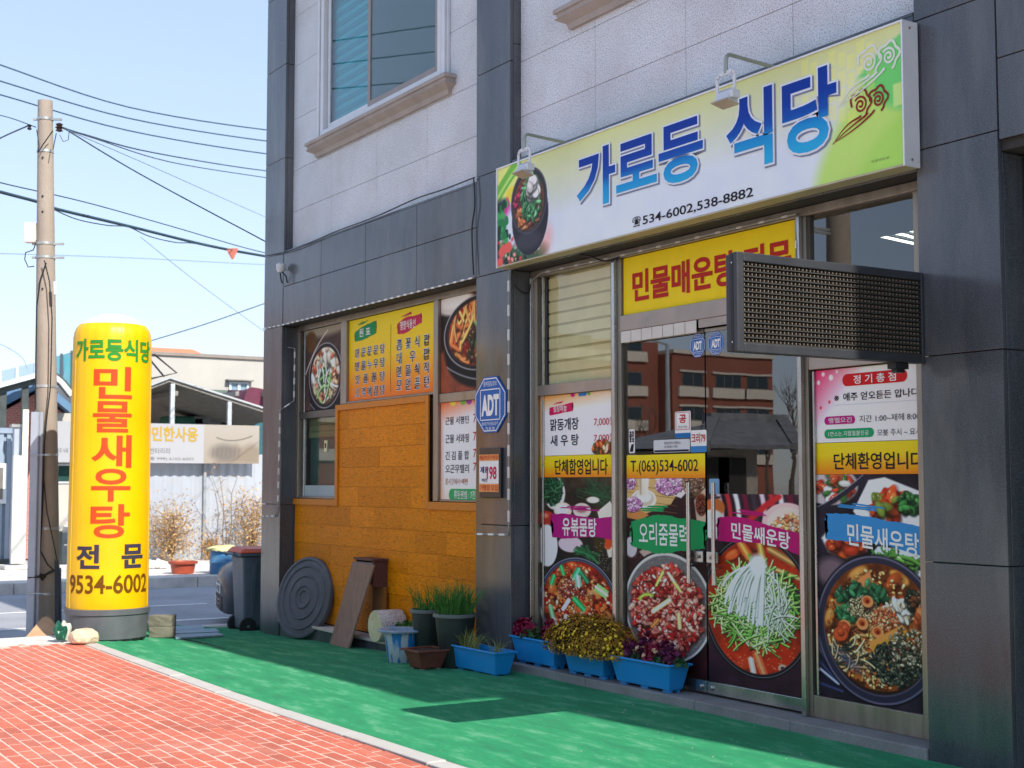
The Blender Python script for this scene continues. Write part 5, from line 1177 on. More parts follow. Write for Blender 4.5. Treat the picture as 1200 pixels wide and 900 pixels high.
cv = Canvas(100, 85, 150, 130, seed=6); U_, V_ = np.meshgrid(cv.u, cv.vv); wo = np.clip(1.0 - V_ / 24 - U_ / 150, 0, 1)[..., None]; wl = np.clip(0.7 - U_ / 12, 0, 1)[..., None]; wb = np.clip((V_ - 62) / 20, 0, 1)[..., None] * 0.45; wo = np.maximum(wo, wl * 0.8)
cv.a[:] = np.array((234, 238, 246)) * (1 - wo) + np.array((240, 110, 60)) * wo; cv.a[:] = cv.a * (1 - wb) + np.array((246, 190, 150)) * wb
for x, c in ((22, (230, 200, 60)), (40, (110, 170, 60)), (50, (150, 60, 150)), (62, (240, 130, 40)), (72, (60, 150, 90))): cv.ell(x, 1, 5, 2.4, c, soft=1)
T = poster('menu_sheet', 'white menu sheet in the window left of the dark pillar', 'menu', r, YM, cv)
for s_, yt, yb in (('근물 서평틴', 487, 498), ('근물 서뫄핑', 508, 519.5), ('긴 김 플 합', 528, 539), ('오곤무텔리', 544, 554.5)):
    text(s_, rect4(YN, (522, yt + 6), (549.5, yt + 4), (548, yt), (523, yb)), YN, m_navy, T, 0.01)
    text('7', rect4(YN, (554.5, yt + 3), (558, yt + 2), (556, yt - 2), (556, yb - 3)), YN, m_dred, T, 0.01)
text('를시갓에서+빼뺀', rect4(YN, (522, 564), (548, 562), (547, 560.5), (523, 568)), YN, flat('small_orange', 'b8703a'), T, 0.0)
pill(rect4(YN, (526, 580), (560, 578), (558, 573), (528, 586.5)), YN, flat('pill_green2', '2fae66'), T); text('류된웬뱀 : 7전', rect4(YN - .002, (532, 580), (557, 578), (556, 575), (533, 584.5)), YN - .002, m_wht, T, 0.01)
# small framed notice under the security plate
p0 = rect4(D - 0.02, (563, 555), (587.5, 553), (575, 525), (575, 583.5))
T = thing('notice_box', 'dark framed notice box on the pillar under the blue plate', 'notice', (p0[0], D, p0[2]))
MB().box(p0[0], p0[1], D - 0.03, D - 0.001, p0[2], p0[3]).build('case', mat('dark_brown_case', '2a2626', 0.4), T, bevel=0.006)
W_, H_ = p0[1] - p0[0], p0[3] - p0[2]; yy = D - 0.0315
q = (p0[0] - 0.0, p0[1] - W_ * .07, p0[2] + H_ * .12, p0[3] - H_ * .13)
MB().add([(q[0], yy, q[2]), (q[1], yy, q[2]), (q[1], yy, q[3]), (q[0], yy, q[3])], [(0, 1, 2, 3)]).build('paper', m_wht, T, fix=False)
h_ = (q[3] - q[2])
for za, zb in ((q[3] - h_ * .17, q[3]), (q[2], q[2] + h_ * .22)): MB().add([(q[0], yy - .0012, za), (q[1], yy - .0012, za), (q[1], yy - .0012, zb), (q[0], yy - .0012, zb)], [(0, 1, 2, 3)]).build('band', flat('notice_orange', 'f0a060'), T, fix=False)
w_ = q[1] - q[0]; text('배달전문가맹점', (q[0] + w_ * .04, q[1] - w_ * .04, q[3] - h_ * .14, q[3] - h_ * .02), yy - .0024, m_red, T, 0.01); text('가맹점 모집', (q[0] + w_ * .04, q[1] - w_ * .04, q[2] + h_ * .03, q[2] + h_ * .19), yy - .0024, m_red, T, 0.01)
text('제왕', (q[0] + w_ * .06, q[0] + w_ * .5, q[2] + h_ * .50, q[2] + h_ * .68), yy - .0014, flat('notice_navy', '272a70'), T, 0.03); text('198', (q[0] + w_ * .4, q[1] - w_ * .1, q[2] + h_ * .33, q[2] + h_ * .68), yy - .0014, flat('notice_pink', 'c81e50'), T, 0.03)
text('배달앱', (q[0] + w_ * .14, q[0] + w_ * .42, q[2] + h_ * .27, q[2] + h_ * .36), yy - .0014, m_navy, T, 0.01)

# --- LED display board on its bracket, edge-on to the wall
XF = -5.20; TH = 0.062
LD = thing('display_board', 'dark running-text display board sticking out beside the right pillar', 'display board', (XF, 5.884, 2.153))
m_case = mat('charcoal_case', '3c3e43', 0.42, metal=0.3, var=0.08); m_case2 = mat('black_case', '16181c', 0.5)
ya, yb, za, zb = 4.572, 5.920, 2.150, 2.652; b_ = 0.045
MB().box(XF - TH, XF - 0.028, ya + 0.004, yb, za, zb).build('housing', m_case2, LD, bevel=0.008)
MB().box(XF - TH - 0.04, XF - TH - 0.002, ya + 0.012, yb, za + 0.004, zb - 0.004).build('housing', m_case, LD, bevel=0.008)
for q in ((ya, ya + b_, za, zb), (yb - 0.02, yb, za, zb), (ya + b_, yb - 0.02, zb - b_, zb), (ya + b_, yb - 0.02, za, za + b_)):
    MB().box(XF - 0.027, XF, q[0], q[1], q[2], q[3]).build('bezel', m_case, LD, bevel=0.004)
MB().box(XF - 0.0275, XF - 0.022, ya + b_, yb - 0.02, za + b_, zb - b_).build('backing', mat('maroon_black_board', '141213', 0.8), LD)
n = 16; pz_ = (zb - za - 2 * b_) / n; led = MB()
for k in range(n):
    z = za + b_ + pz_ * k
    MB().hexa([(XF - 0.0215, ya + b_, z + 0.0025), (XF - 0.004, ya + b_, z + 0.0005), (XF - 0.004, yb - 0.02, z + 0.0005), (XF - 0.0215, yb - 0.02, z + 0.0025)],
              [(XF - 0.0215, ya + b_, z + 0.0055), (XF - 0.004, ya + b_, z + 0.006), (XF - 0.004, yb - 0.02, z + 0.006), (XF - 0.0215, yb - 0.02, z + 0.0055)]).build('louvre', mat('grey_louvre', '34322f', 0.6), LD)
    for i in range(48):
        yy = ya + b_ + 0.012 + i * (yb - ya - b_ - 0.036) / 47.5; r_ = 0.0030
        led.add([(XF - 0.0215, yy - r_, z + .009), (XF - 0.0215, yy + r_, z + .009), (XF - 0.0215, yy + r_, z + .0205), (XF - 0.0215, yy - r_, z + .0205), (XF - 0.010, yy - r_ * .7, z + .0095), (XF - 0.010, yy + r_ * .7, z + .0095), (XF - 0.010, yy + r_ * .7, z + .019), (XF - 0.010, yy - r_ * .7, z + .019)],
                [(4, 5, 6, 7), (0, 4, 7, 3), (1, 2, 6, 5), (3, 7, 6, 2), (0, 1, 5, 4)])
o = led.build('lamp_dots', mat('cream_lamp_dot', '84796a', 0.4), LD, fix=True); o['kind'] = 'stuff'
MB().box(XF - 0.07, XF - 0.01, 5.70, 5.80, 2.115, 2.149).box(XF - 0.06, XF - 0.02, 5.72, 5.78, 2.095, 2.114).build('foot', m_case2, LD)
MB().box(-5.245, XF - TH + 0.0, 5.86, 5.926, 2.2, 2.6).build('bracket', m_case2, LD)
for z in (2.2, 2.6): MB().lathe([(0.006, 0), (0.005, 0.004)], (XF - 0.04, ya + 0.003, z), 8, axis=(0, -1, 0)).build('screw', m_bright, LD)

# --- strings of small white lights along the band and down the pillars
m_bulb = mat('white_strip_light', 'e2e4e2', 0.4, var=0.05); m_cable = mat('black_cable', '17181a', 0.6)
def string(label, pts, step=0.1, size=(0.055, 0.012, 0.014), parent=None):
    T = thing('light_string', label, 'light string', tuple(pts[0]), 'strings of small white lights on the facade')
    MB().tube(pts, 0.006, 6).build('cable', mat('clear_cable', '9a9c9c', 0.4), T)
    me = None
    for a, b in zip(pts[:-1], pts[1:]):
        a, b = Vector(a), Vector(b); L_ = (b - a).length; n = int(L_ / step)
        for k in range(n):
            c = a + (b - a) * (k + 0.5) / n; d = (b - a).normalized()
            if me is None: me = MB().box(-size[0] / 2, size[0] / 2, -size[1] / 2, size[1] / 2, -size[2] / 2, size[2] / 2).mesh('lamp', m_bulb)
            link('lamp', me, T, c, rot=d.to_track_quat('X', 'Z').to_euler())
    return T
string('white light string along the lower edge of the dark band', [(-14.83, 5.918, 3.252), (-14.30, 5.915, 3.243), (-12.2, 5.915, 3.238), (-10.07, 5.915, 3.242)], 0.13)
string('white light string down the right edge of the dark pillar', [(-9.512, 5.912, 3.2), (-9.512, 5.912, 2.2), (-9.51, 5.912, 1.14), (-9.53, 5.915, 1.08), (-10.05, 5.915, 1.07)], 0.17, (0.09, 0.012, 0.016))
string('white light string down the corner pillar', [(-14.30, 6.0, 3.0), (-14.18, 6.03, 2.98), (-14.19, 6.03, 2.4), (-14.298, 5.914, 2.3), (-14.33, 5.914, 1.25), (-14.40, 5.914, 1.13), (-14.84, 5.914, 1.12)], 0.14, (0.07, 0.012, 0.014))
string('white light string along the head of the shop front', [(-9.47, 6.09, 3.14), (-9.3, 6.09, 3.195), (-8.3, 6.09, 3.185), (-6.36, 6.09, 3.19), (-6.36, 6.08, 2.8)], 0.2, (0.05, 0.01, 0.012))
# drooping black cables
def cable(label, pts, r=0.006, name='cable'):
    P = [Vector(p) for p in pts]; Q = []
    for i in range(len(P) - 1):
        p0_, p1_, p2_, p3_ = P[max(0, i - 1)], P[i], P[i + 1], P[min(len(P) - 1, i + 2)]
        for k in range(5):
            t_ = k / 5; Q.append(0.5 * ((2 * p1_) + (-p0_ + p2_) * t_ + (2 * p0_ - 5 * p1_ + 4 * p2_ - p3_) * t_ * t_ + (-p0_ + 3 * p1_ - 3 * p2_ + p3_) * t_ ** 3))
    Q.append(P[-1])
    o = MB().tube(Q, r, 6).build(name, m_cable, smooth=True); tag(o, label, 'cable'); return o
cable('black cable along the top of the dark band', [ay(312, 300, 5.90), ay(345, 292, 5.90), ay(392, 272, 5.90), ay(440, 254, 5.90), ay(487, 233, 5.90), ay(520, 222, 5.90), ay(556, 208, 5.90)], 0.006)
cable('black cable hanging down the left side of the dark pillar', [ay(555, 208, 5.90), ay(556.5, 240, 5.90), ay(553, 270, 5.90), ay(555, 322, 5.90)], 0.007)
cable('black cable drooping under the name board', [ay(660, 296, 5.9), ay(690, 300, 6.0), ay(708, 306, 6.05), ay(722, 303, 6.08), ay(726, 300, 6.1)], 0.008)
cable('pale cable looped in the corner of the entrance', [(-9.49, 5.95, 3.12), (-9.47, 6.0, 3.06), (-9.46, 6.07, 3.05), (-9.44, 6.08, 3.12)], 0.006)
T = thing('camera_bracket', 'small white camera on the corner pillar above the band light', 'camera', tuple(ay(329, 316, 5.92)))
c = ay(329, 314, 5.85)
MB().lathe([(0.03, 0), (0.05, 0.03), (0.05, 0.09), (0.02, 0.11)], tuple(c + Vector((0, 0, -0.05))), 14).build('dome', m_frame, T, smooth=True)
MB().tube([c, (c.x, 5.926, c.z)], 0.02, 8).build('arm', m_frame, T)
MB().tube([c + Vector((-0.02, 0.0, -.04)), c + Vector((-0.06, 0.03, -.12)), c + Vector((-0.05, 0.04, -.16))], 0.008, 6).tube([c + Vector((0.02, 0.0, -.04)), c + Vector((0.08, 0.03, -.1)), c + Vector((0.09, 0.04, -.17))], 0.008, 6).build('cable', m_cable, T)
# ================================================================== THINGS NEAR THE FRONT
m_tub = mat('charcoal_plastic', '5a5d62', 0.5, var=0.08, dirt='77797c', dscale=4, damt=0.35)
# --- inflated advertising column
bc = ad(125, 745, 13.50); bz = gz(bc.x, bc.y)
T = thing('advertising_balloon', 'tall yellow inflated column with green and red lettering on a dark tub', 'balloon sign', (bc.x, bc.y, bz))
face = math.atan2(-bc.y, -bc.x)
MB().lathe([(0.355, 0.0), (0.375, 0.02), (0.392, 0.24), (0.405, 0.25), (0.408, 0.30), (0.39, 0.305), (0.385, 0.27)], (bc.x, bc.y, bz), 56).build('tub', m_tub, T, smooth=True)
nb = MB()
for k in range(10):
    a = face - 1.3 + k * 0.29; nb.box(-0.04, 0.04, -0.003, 0.003, 0, 0.014)
for k in range(8):
    a = face - 1.2 + k * 0.34; MB().bar((bc.x + 0.374 * math.cos(a - .09), bc.y + 0.374 * math.sin(a - .09), bz + 0.006), (bc.x + 0.374 * math.cos(a + .09), bc.y + 0.374 * math.sin(a + .09), bz + 0.006), 0.012, 0.012).build('drain_slot', mat('slot_black', '151515', 0.9), T)
m, N, L, P = nt('yellow_inflated_nylon')
ge = N.new('ShaderNodeNewGeometry'); nz = N.new('ShaderNodeTexNoise'); nz.inputs['Scale'].default_value = 2.2; nz.inputs['Detail'].default_value = 5; L.new(ge.outputs['Position'], nz.inputs[0])
cr = N.new('ShaderNodeValToRGB'); cr.color_ramp.elements[0].position = 0.3; cr.color_ramp.elements[0].color = (*hexc('e6b204'), 1); cr.color_ramp.elements[1].position = 0.7; cr.color_ramp.elements[1].color = (*hexc('f0c006'), 1)
L.new(nz.outputs[0], cr.inputs[0]); L.new(cr.outputs[0], P.inputs['Base Color']); P.inputs['Roughness'].default_value = 0.38; P.inputs['Specular IOR Level'].default_value = 0.4
P.inputs['Subsurface Weight'].default_value = 0.15; P.inputs['Subsurface Radius'].default_value = (0.3, 0.22, 0.03); P.inputs['Subsurface Scale'].default_value = 0.35
mp = N.new('ShaderNodeMapping'); mp.inputs['Scale'].default_value = (14, 14, 0.8); L.new(ge.outputs['Position'], mp.inputs[0]); n2 = N.new('ShaderNodeTexNoise'); n2.inputs['Scale'].default_value = 1.0; n2.inputs['Detail'].default_value = 3; L.new(mp.outputs[0], n2.inputs[0])
bp = N.new('ShaderNodeBump'); bp.inputs['Strength'].default_value = 0.25; bp.inputs['Distance'].default_value = 0.02; L.new(n2.outputs[0], bp.inputs['Height']); L.new(bp.outputs[0], P.inputs['Normal'])
m_bal = m
RB_ = 0.388
def bal_r(z):
    return RB_ - 0.012 * max(0, z - 0.4) / 2.6
def skin(z0, z1, prof, name, m, folds=0.0):
    b = MB(); n = 120; base = 0
    for r_, z in prof:
        for k in range(n):
            a = 2 * math.pi * k / n; q = r_ + folds * math.sin(k * 13.7) * math.sin(k * 2.3) * max(0, 1 - abs(z - 2.98) / 0.16)
            b.v.append((bc.x + q * math.cos(a), bc.y + q * math.sin(a), bz + z))
    for i in range(len(prof) - 1):
        for k in range(n): b.f.append((i * n + k, i * n + (k + 1) % n, (i + 1) * n + (k + 1) % n, (i + 1) * n + k))
    e = (len(prof) - 1) * n
    if prof[-1][0] < 0.05: b.f.append(tuple(e + k for k in range(n)))
    return b.build(name, m, T, smooth=True, fix=True, angle=70)
prof = [(0.375, 0.262), (RB_, 0.30)] + [(bal_r(0.3 + 0.26 * k), 0.3 + 0.26 * k) for k in range(1, 10)] + [(bal_r(2.74), 2.74), (0.374, 2.86), (0.372, 2.93), (0.362, 2.985), (0.345, 3.03), (0.318, 3.062)]
skin(0, 0, prof, 'yellow_skin', m_bal, 0.004)
skin(0, 0, [(0.318, 3.062), (0.27, 3.10), (0.21, 3.135), (0.14, 3.16), (0.07, 3.174), (0.01, 3.178)], 'white_cap', mat('white_nylon', 'dcdcd8', 0.5))
for a_ in (face - 1.12, face + 1.3, face + 2.9):
    MB().tube([(bc.x + (bal_r(z) + 0.001) * math.cos(a_), bc.y + (bal_r(z) + 0.001) * math.sin(a_), bz + z) for z in [0.31 + 0.12 * k for k in range(21)]], 0.004, 5).build('seam', m_bal, T, smooth=True)
MB().lathe([(bal_r(1.62) - 0.001, 1.616), (bal_r(1.62) + 0.0015, 1.62), (bal_r(1.62) - 0.001, 1.624)], (bc.x, bc.y, bz), 90).build('seam', m_bal, T, smooth=True)
def wrap(body, half, pt, pb, m, bold, ref=None, shift=0.0, name='lettering'):
    V, Fs = glyphs(body, bold); mn, mx = V.min(0), V.max(0); U = (V - mn) / (mx - mn)
    me = bpy.data.meshes.new(name); me.from_pydata([(u[0], 0, u[1]) for u in U], [], Fs); b = bmesh.new(); b.from_mesh(me)
    nseg = max(4, int(half / 0.04))
    for k in range(1, nseg):
        bmesh.ops.bisect_plane(b, geom=b.verts[:] + b.edges[:] + b.faces[:], plane_co=(k / nseg, 0, 0), plane_no=(1, 0, 0))
    z0 = ad(128, pb, 13.14).z - bz; z1 = ad(128, pt, 13.14).z - bz
    for v in b.verts:
        a = face + (v.co.x - 0.5) * 2 * half + shift; z = z0 + v.co.z * (z1 - z0); q = bal_r(z) + 0.0035
        v.co = Vector((q * math.cos(a), q * math.sin(a), z))
    b.to_mesh(me); b.free(); me.materials.append(m); o = bpy.data.objects.new(name, me); COL.objects.link(o); o.parent = T
m_bg = flat('balloon_green', '2f8a34'); m_br = flat('balloon_red', 'ee4a22'); m_bk = flat('balloon_grey', '3c3848'); m_bn = flat('balloon_number', '6b4410')
wrap('가로등식당', R(65), 394, 421, m_bg, 0.035, shift=0.05)
for s_, a, b_ in (('민', 427.5, 466), ('물', 469, 506), ('새', 509, 548), ('우', 549, 588), ('탕', 591, 631)): wrap(s_, R(28 if s_ != '새' else 29), a, b_, m_br, 0.022, shift=0.03)
wrap('전', R(18.5), 638.5, 667, m_bk, 0.035, shift=-R(32) + 0.03); wrap('문', R(18.5), 638.5, 667, m_bk, 0.035, shift=R(35) + 0.03)
wrap('9534-6002', R(65), 674, 696.5, m_bn, 0.02, shift=0.03)

# --- concrete pole with its fittings
PD = 14.8
p0, p1 = ad(55.5, 736, PD), ad(53, 118, PD); p0.z = -0.26
m_pole = mat('weathered_concrete_pole', 'a3978a', 0.9, var=0.12, vscale=3, bump=0.5, bscale=60, dirt='7d7164', dscale=2.2, damt=0.5, stretch=(1, 1, 0.35))
PL = thing('utility_pole', 'weathered concrete utility pole with wires behind the yellow column', 'pole', tuple(p0))
def pole_at(t): return p0.lerp(p1, t)
MB().tube([pole_at(k / 14) for k in range(15)], [0.142 - 0.066 * k / 14 for k in range(15)], 24).build('shaft', m_pole, PL, smooth=True)
def pole_z(py): return ad(54, py, PD).z
def pt(py): return pole_at((pole_z(py) - p0.z) / (p1.z - p0.z))
def prad(py): return 0.142 - 0.066 * (pole_z(py) - p0.z) / (p1.z - p0.z)
m_galv = mat('galvanised_band', 'b4b6b4', 0.45, metal=0.6)
for py in (140, 178, 286, 302, 453, 533, 619, 695):
    c = pt(py); r_ = prad(py); MB().lathe([(r_ + 0.001, -0.014), (r_ + 0.006, -0.014), (r_ + 0.006, 0.014), (r_ + 0.001, 0.014)], tuple(c), 20).build('band', m_galv, PL, smooth=True)
    if py in (140, 286, 302):
        rr_ = Vector((_R[0], _R[1], 0)); MB().bar(c + rr_ * (-r_ - 0.05), c - rr_ * (r_ - 0.03) , 0.03, 0.02).build('clamp', m_galv, PL); MB().bar(c + rr_ * (r_ - 0.03), c + rr_ * (r_ + 0.10), 0.03, 0.02).build('clamp', m_galv, PL)
for py in (187, 232, 250, 340): MB().lathe([(0.008, 0), (0.012, 0.008), (0.0, 0.01)], tuple(pt(py) + Vector((-_F[0], -_F[1], 0)).normalized() * prad(py) * 0.98), 8, axis=(-_F[0], -_F[1], 0)).build('step_hole', m_cable, PL)
c = pt(149) + Vector((_R[0], _R[1], 0)) * 0.15
MB().lathe([(0.02, -0.05), (0.04, -0.04), (0.025, -0.02), (0.045, -0.005), (0.025, 0.01), (0.04, 0.03), (0.015, 0.045)], tuple(c), 12).build('insulator', mat('brown_insulator', '3a2a22', 0.3), PL, smooth=True)
c2 = pt(149) - Vector((_R[0], _R[1], 0)) * 0.17
MB().lathe([(0.012, -0.03), (0.026, -0.02), (0.014, 0), (0.026, 0.02), (0.01, 0.03)], tuple(c2), 10).build('insulator', m_cable, PL, smooth=True)
c = ad(36.5, 273, PD - 0.02); X_ = Vector((_R[0], _R[1], 0)); Y_ = Vector((-_R[1], _R[0], 0))
def obox(c, hx, hy, hz, ax=X_, ay_=Y_):
    q = [c + ax * sx * hx + ay_ * sy * hy for sx, sy in ((-1, -1), (1, -1), (1, 1), (-1, 1))]
    return MB().hexa([v - Vector((0, 0, hz)) for v in q], [v + Vector((0, 0, hz)) for v in q])
obox(c, 0.058, 0.05, 0.105).build('junction_box', mat('cream_box', 'e6dfd6', 0.5), PL, bevel=0.006)
obox(c + X_ * 0.065, 0.02, 0.02, 0.08).build('box_bracket', m_galv, PL)
def adp(px_, py_, d=PD - 0.16): return ad(px_, py_, d)
MB().tube([adp(42, 285), adp(39, 293), adp(30, 296), adp(29, 304), adp(33, 313), adp(40, 312)], 0.006, 6).build('cable', m_cable, PL, smooth=True)
MB().tube([adp(52, 305), adp(58, 330), adp(61, 372), adp(60, 420), adp(59, 455), adp(55, 488), adp(52, 520), adp(51, 560), adp(49, 610), adp(47, 645), adp(56, 662), adp(68, 672)], 0.007, 6).build('cable', m_cable, PL, smooth=True)
MB().tube([adp(54, 308), adp(47, 330), adp(43, 360), adp(42, 420), adp(41.5, 480)], 0.008, 6).build('cable', m_cable, PL, smooth=True)
MB().tube([adp(51, 560), adp(55, 600), adp(62, 632), adp(68, 662)], 0.006, 6).build('cable', m_cable, PL, smooth=True)
MB().tube([adp(33, 677, PD - .3), adp(44, 676, PD - .3), adp(52, 674), adp(64, 668)], 0.014, 6).tube([adp(46, 672), adp(50, 680), adp(53, 676), adp(48, 673)], 0.012, 6).build('rope', mat('dark_rope', '3a342e', 0.9), PL)
MB().tube([adp(43, 152), adp(46, 172), adp(44, 178)], 0.005, 6).tube([adp(62, 153), adp(50, 170), adp(45, 178)], 0.006, 6).tube([adp(66, 156), adp(62, 176)], 0.005, 6).tube([adp(70, 158), adp(74, 166), adp(80, 164), adp(81, 154)], 0.004, 6).build('cable', m_cable, PL)
MB().tube([adp(64, 330), adp(64.5, 345)], 0.02, 8).build('wire_cover', m_frame, PL)
# grey cable guard strapped beside the pole, dark angle bar, cardboard, bag, stone
m_duct = mat('pale_grey_painted_steel', 'aeb6c2', 0.5, metal=0.2, var=0.08, dirt='8b8f96', dscale=3, damt=0.4)
a, b_ = ad(38.3, 741, 14.5), ad(38.3, 482, 14.5); a.z = -0.26
T = thing('cable_guard', 'tall pale grey channel standing left of the concrete pole', 'cable guard', tuple(a))
h = b_.z - a.z; c = Vector((a.x, a.y, a.z))
def chan(x0, x1, y0, y1): q = [c + X_ * u + Y_ * v for u, v in ((x0, y0), (x1, y0), (x1, y1), (x0, y1))]; return MB().hexa(q, [v + Vector((0, 0, h)) for v in q])
MB_ = chan(-0.055, 0.02, -0.05, -0.045); MB_.build('channel', m_duct, T)
chan(0.0205, 0.025, -0.045, 0.06).build('flange', m_duct, T); chan(-0.055, -0.0505, -0.0445, 0.06).build('flange', m_duct, T); chan(0.026, 0.055, 0.0, 0.006).build('flange', m_duct, T)
for py in (533, 695): z = ad(38, py, 14.5).z; MB().tube([Vector((c.x, c.y, z)) - X_ * 0.06 - Y_ * 0.055, Vector((c.x, c.y, z)) + X_ * 0.16 - Y_ * 0.1], 0.006, 6).build('strap', m_galv, T)
a = ad(67, 741, 14.3); a.z = gz(a.x, a.y) - 0.02
T = thing('angle_bar', 'dark steel angle bar leaning on the right side of the pole', 'steel bar', tuple(a))
t_ = ad(66.5, 660, 14.45); X2 = X_ * 0.024; q = [a - X2, a + X2, a + X2 + Y_ * 0.006, a - X2 + Y_ * 0.006]; w_ = [t_ - X2 + Vector((0, 0, 0.05)), t_ + X2 - Vector((0, 0, 0.04)), t_ + X2 + Y_ * 0.006 - Vector((0, 0, 0.04)), t_ - X2 + Y_ * 0.006 + Vector((0, 0, 0.05))]
m_ang = mat('blue_black_steel', '2c333d', 0.5, metal=0.4)
MB().hexa(q, w_).build('web', m_ang, T); MB().hexa([a + X2 + Y_ * 0.007, a + X2 + X_ * 0.005 + Y_ * 0.007, a + X2 + X_ * 0.005 + Y_ * 0.06, a + X2 + Y_ * 0.06], [v - Vector((0, 0, 0.05)) for v in (t_ + X2 + Y_ * 0.007, t_ + X2 + X_ * 0.005 + Y_ * 0.007, t_ + X2 + X_ * 0.005 + Y_ * 0.06, t_ + X2 + Y_ * 0.06)]).build('flange', m_ang, T)
A = [ad(53, 718, 14.15), ad(45, 729, 14.0), ad(36, 740, 13.85), ad(27, 750, 13.6), az_(15, 757, 0.0)]; Bq = [ad(68, 733, 13.95), ad(64, 741, 13.8), ad(58, 748, 13.65), ad(50, 754, 13.5), az_(41, 758, 0.003)]
b = MB(); n = 5; up = Vector((0, 0, -0.006))
b.add([tuple(v) for v in A + Bq] + [tuple(v + up) for v in A + Bq], [(i, i + 1, n + i + 1, n + i) for i in range(4)] + [(2 * n + i, 3 * n + i, 3 * n + i + 1, 2 * n + i + 1) for i in range(4)] + [(i, 2 * n + i, 2 * n + i + 1, i + 1) for i in range(4)] + [(n + i, n + i + 1, 3 * n + i + 1, 3 * n + i) for i in range(4)] + [(0, n, 3 * n, 2 * n), (4, 2 * n + 4, 3 * n + 4, n + 4)])
o = b.build('cardboard_sheet', mat('brown_cardboard', 'c09a74', 0.85, var=0.1, vscale=8, dirt='a07c58', dscale=5, damt=0.5), smooth=True); o.modifiers[0].split_angle = R(70); sb = o.modifiers.new('s', 'SUBSURF'); sb.levels = sb.render_levels = 1; tag(o, 'curled sheet of brown cardboard propped against the pole foot', 'cardboard')
def crumple(name, label, cat, c, r_, m, seed, flat_=1.0, amp=0.35, sub=2, group=None):
    b = bmesh.new(); bmesh.ops.create_icosphere(b, subdivisions=sub, radius=1.0); g = random.Random(seed)
    ph = [(g.uniform(-3, 3), g.uniform(-3, 3), g.uniform(-3, 3), g.uniform(0, 6)) for _ in range(7)]
    for v in b.verts:
        n_ = sum(math.sin(p[0] * v.co.x * 1.7 + p[1] * v.co.y * 1.7 + p[2] * v.co.z * 1.7 + p[3]) for p in ph) / 7
        v.co *= 1 + amp * n_ + g.uniform(-0.02, 0.02) * (1 if amp > 0.2 else 0.5)
        v.co = Vector((v.co.x * r_[0], v.co.y * r_[1], max(v.co.z, -flat_) * r_[2]))
    lo = min(v.co.z for v in b.verts)
    for v in b.verts: v.co.z -= lo
    me = bpy.data.meshes.new(name); b.to_mesh(me); b.free(); me.materials.append(m); o = bpy.data.objects.new(name, me); COL.objects.link(o); o.location = c; tag(o, label, cat, group); return o
m_bag = mat('green_plastic_bag', '0d4f3a', 0.35, var=0.25, vscale=20)
c = az_(67, 753, 0.0); crumple('plastic_bag', 'crumpled dark green plastic bag between the pole and the yellow column', 'bag', (c.x - .12, c.y + .06, 0.003), (0.055, 0.05, 0.085), m_bag, 3, 0.8, 0.8, 3)
c = az_(73, 752, 0.0); crumple('plastic_bag', 'small grey white bag tucked behind the pale stone', 'bag', (c.x - .1, c.y + .05, 0.003), (0.05, 0.05, 0.10), mat('grey_bag', 'b8b6a8', 0.4), 9, 0.8, 0.4, 3)
c = az_(95, 755.5, 0.004); o = crumple('stone', 'pale rough stone at the foot of the yellow column', 'stone', (c.x - 0.04, c.y + 0.03, 0.006), (0.145, 0.10, 0.085), mat('cream_rough_stone', 'cdbb9f', 0.9, var=0.15, vscale=9, bump=0.8, bscale=60, dirt='9d8b70', dscale=8, damt=0.5), 5, 0.75, 0.28, 2)
o.rotation_euler = (0, 0, 0.3 + math.atan2(_R[1], _R[0]))
m_cb = mat('mossy_concrete_block', '7b7768', 0.95, var=0.2, vscale=10, bump=0.8, bscale=90, dirt='5c6046', dscale=6, damt=0.55)
c = az_(186, 747.5, gz(-13.8, 4.4)); yaw = math.atan2(_R[1], _R[0])
for k, (lab, dz, dx, ro) in enumerate((('mossy concrete block on the carpet, lower of the pair', 0, 0, 0.05), ('mossy concrete block lying on top of the other one', 0.108, -0.012, -0.03))):
    b = bmesh.new(); g = random.Random(k + 40); bmesh.ops.create_cube(b, size=1.0); bmesh.ops.subdivide_edges(b, edges=b.edges[:], cuts=3, use_grid_fill=True)
    for v in b.verts: v.co = Vector((v.co.x * 0.235, v.co.y * 0.19, v.co.z * 0.105 + 0.053)) + Vector([g.uniform(-.0035, .0035) for _ in range(3)])
    me = bpy.data.meshes.new('concrete_block'); b.to_mesh(me); b.free(); me.materials.append(m_cb); o = bpy.data.objects.new('concrete_block', me); COL.objects.link(o)
    o.location = (c.x - 0.07 + dx, c.y + 0.06, c.z + dz + 0.002); o.rotation_euler = (0, 0, yaw + ro); tag(o, lab, 'concrete block', 'stacked concrete blocks'); md = o.modifiers.new('bevel', 'BEVEL'); md.width = 0.006; md.segments = 2
m_flat = mat('blue_grey_board', '7f9fae', 0.6, var=0.12, vscale=6, dirt='a9b4b8', dscale=5, damt=0.5)
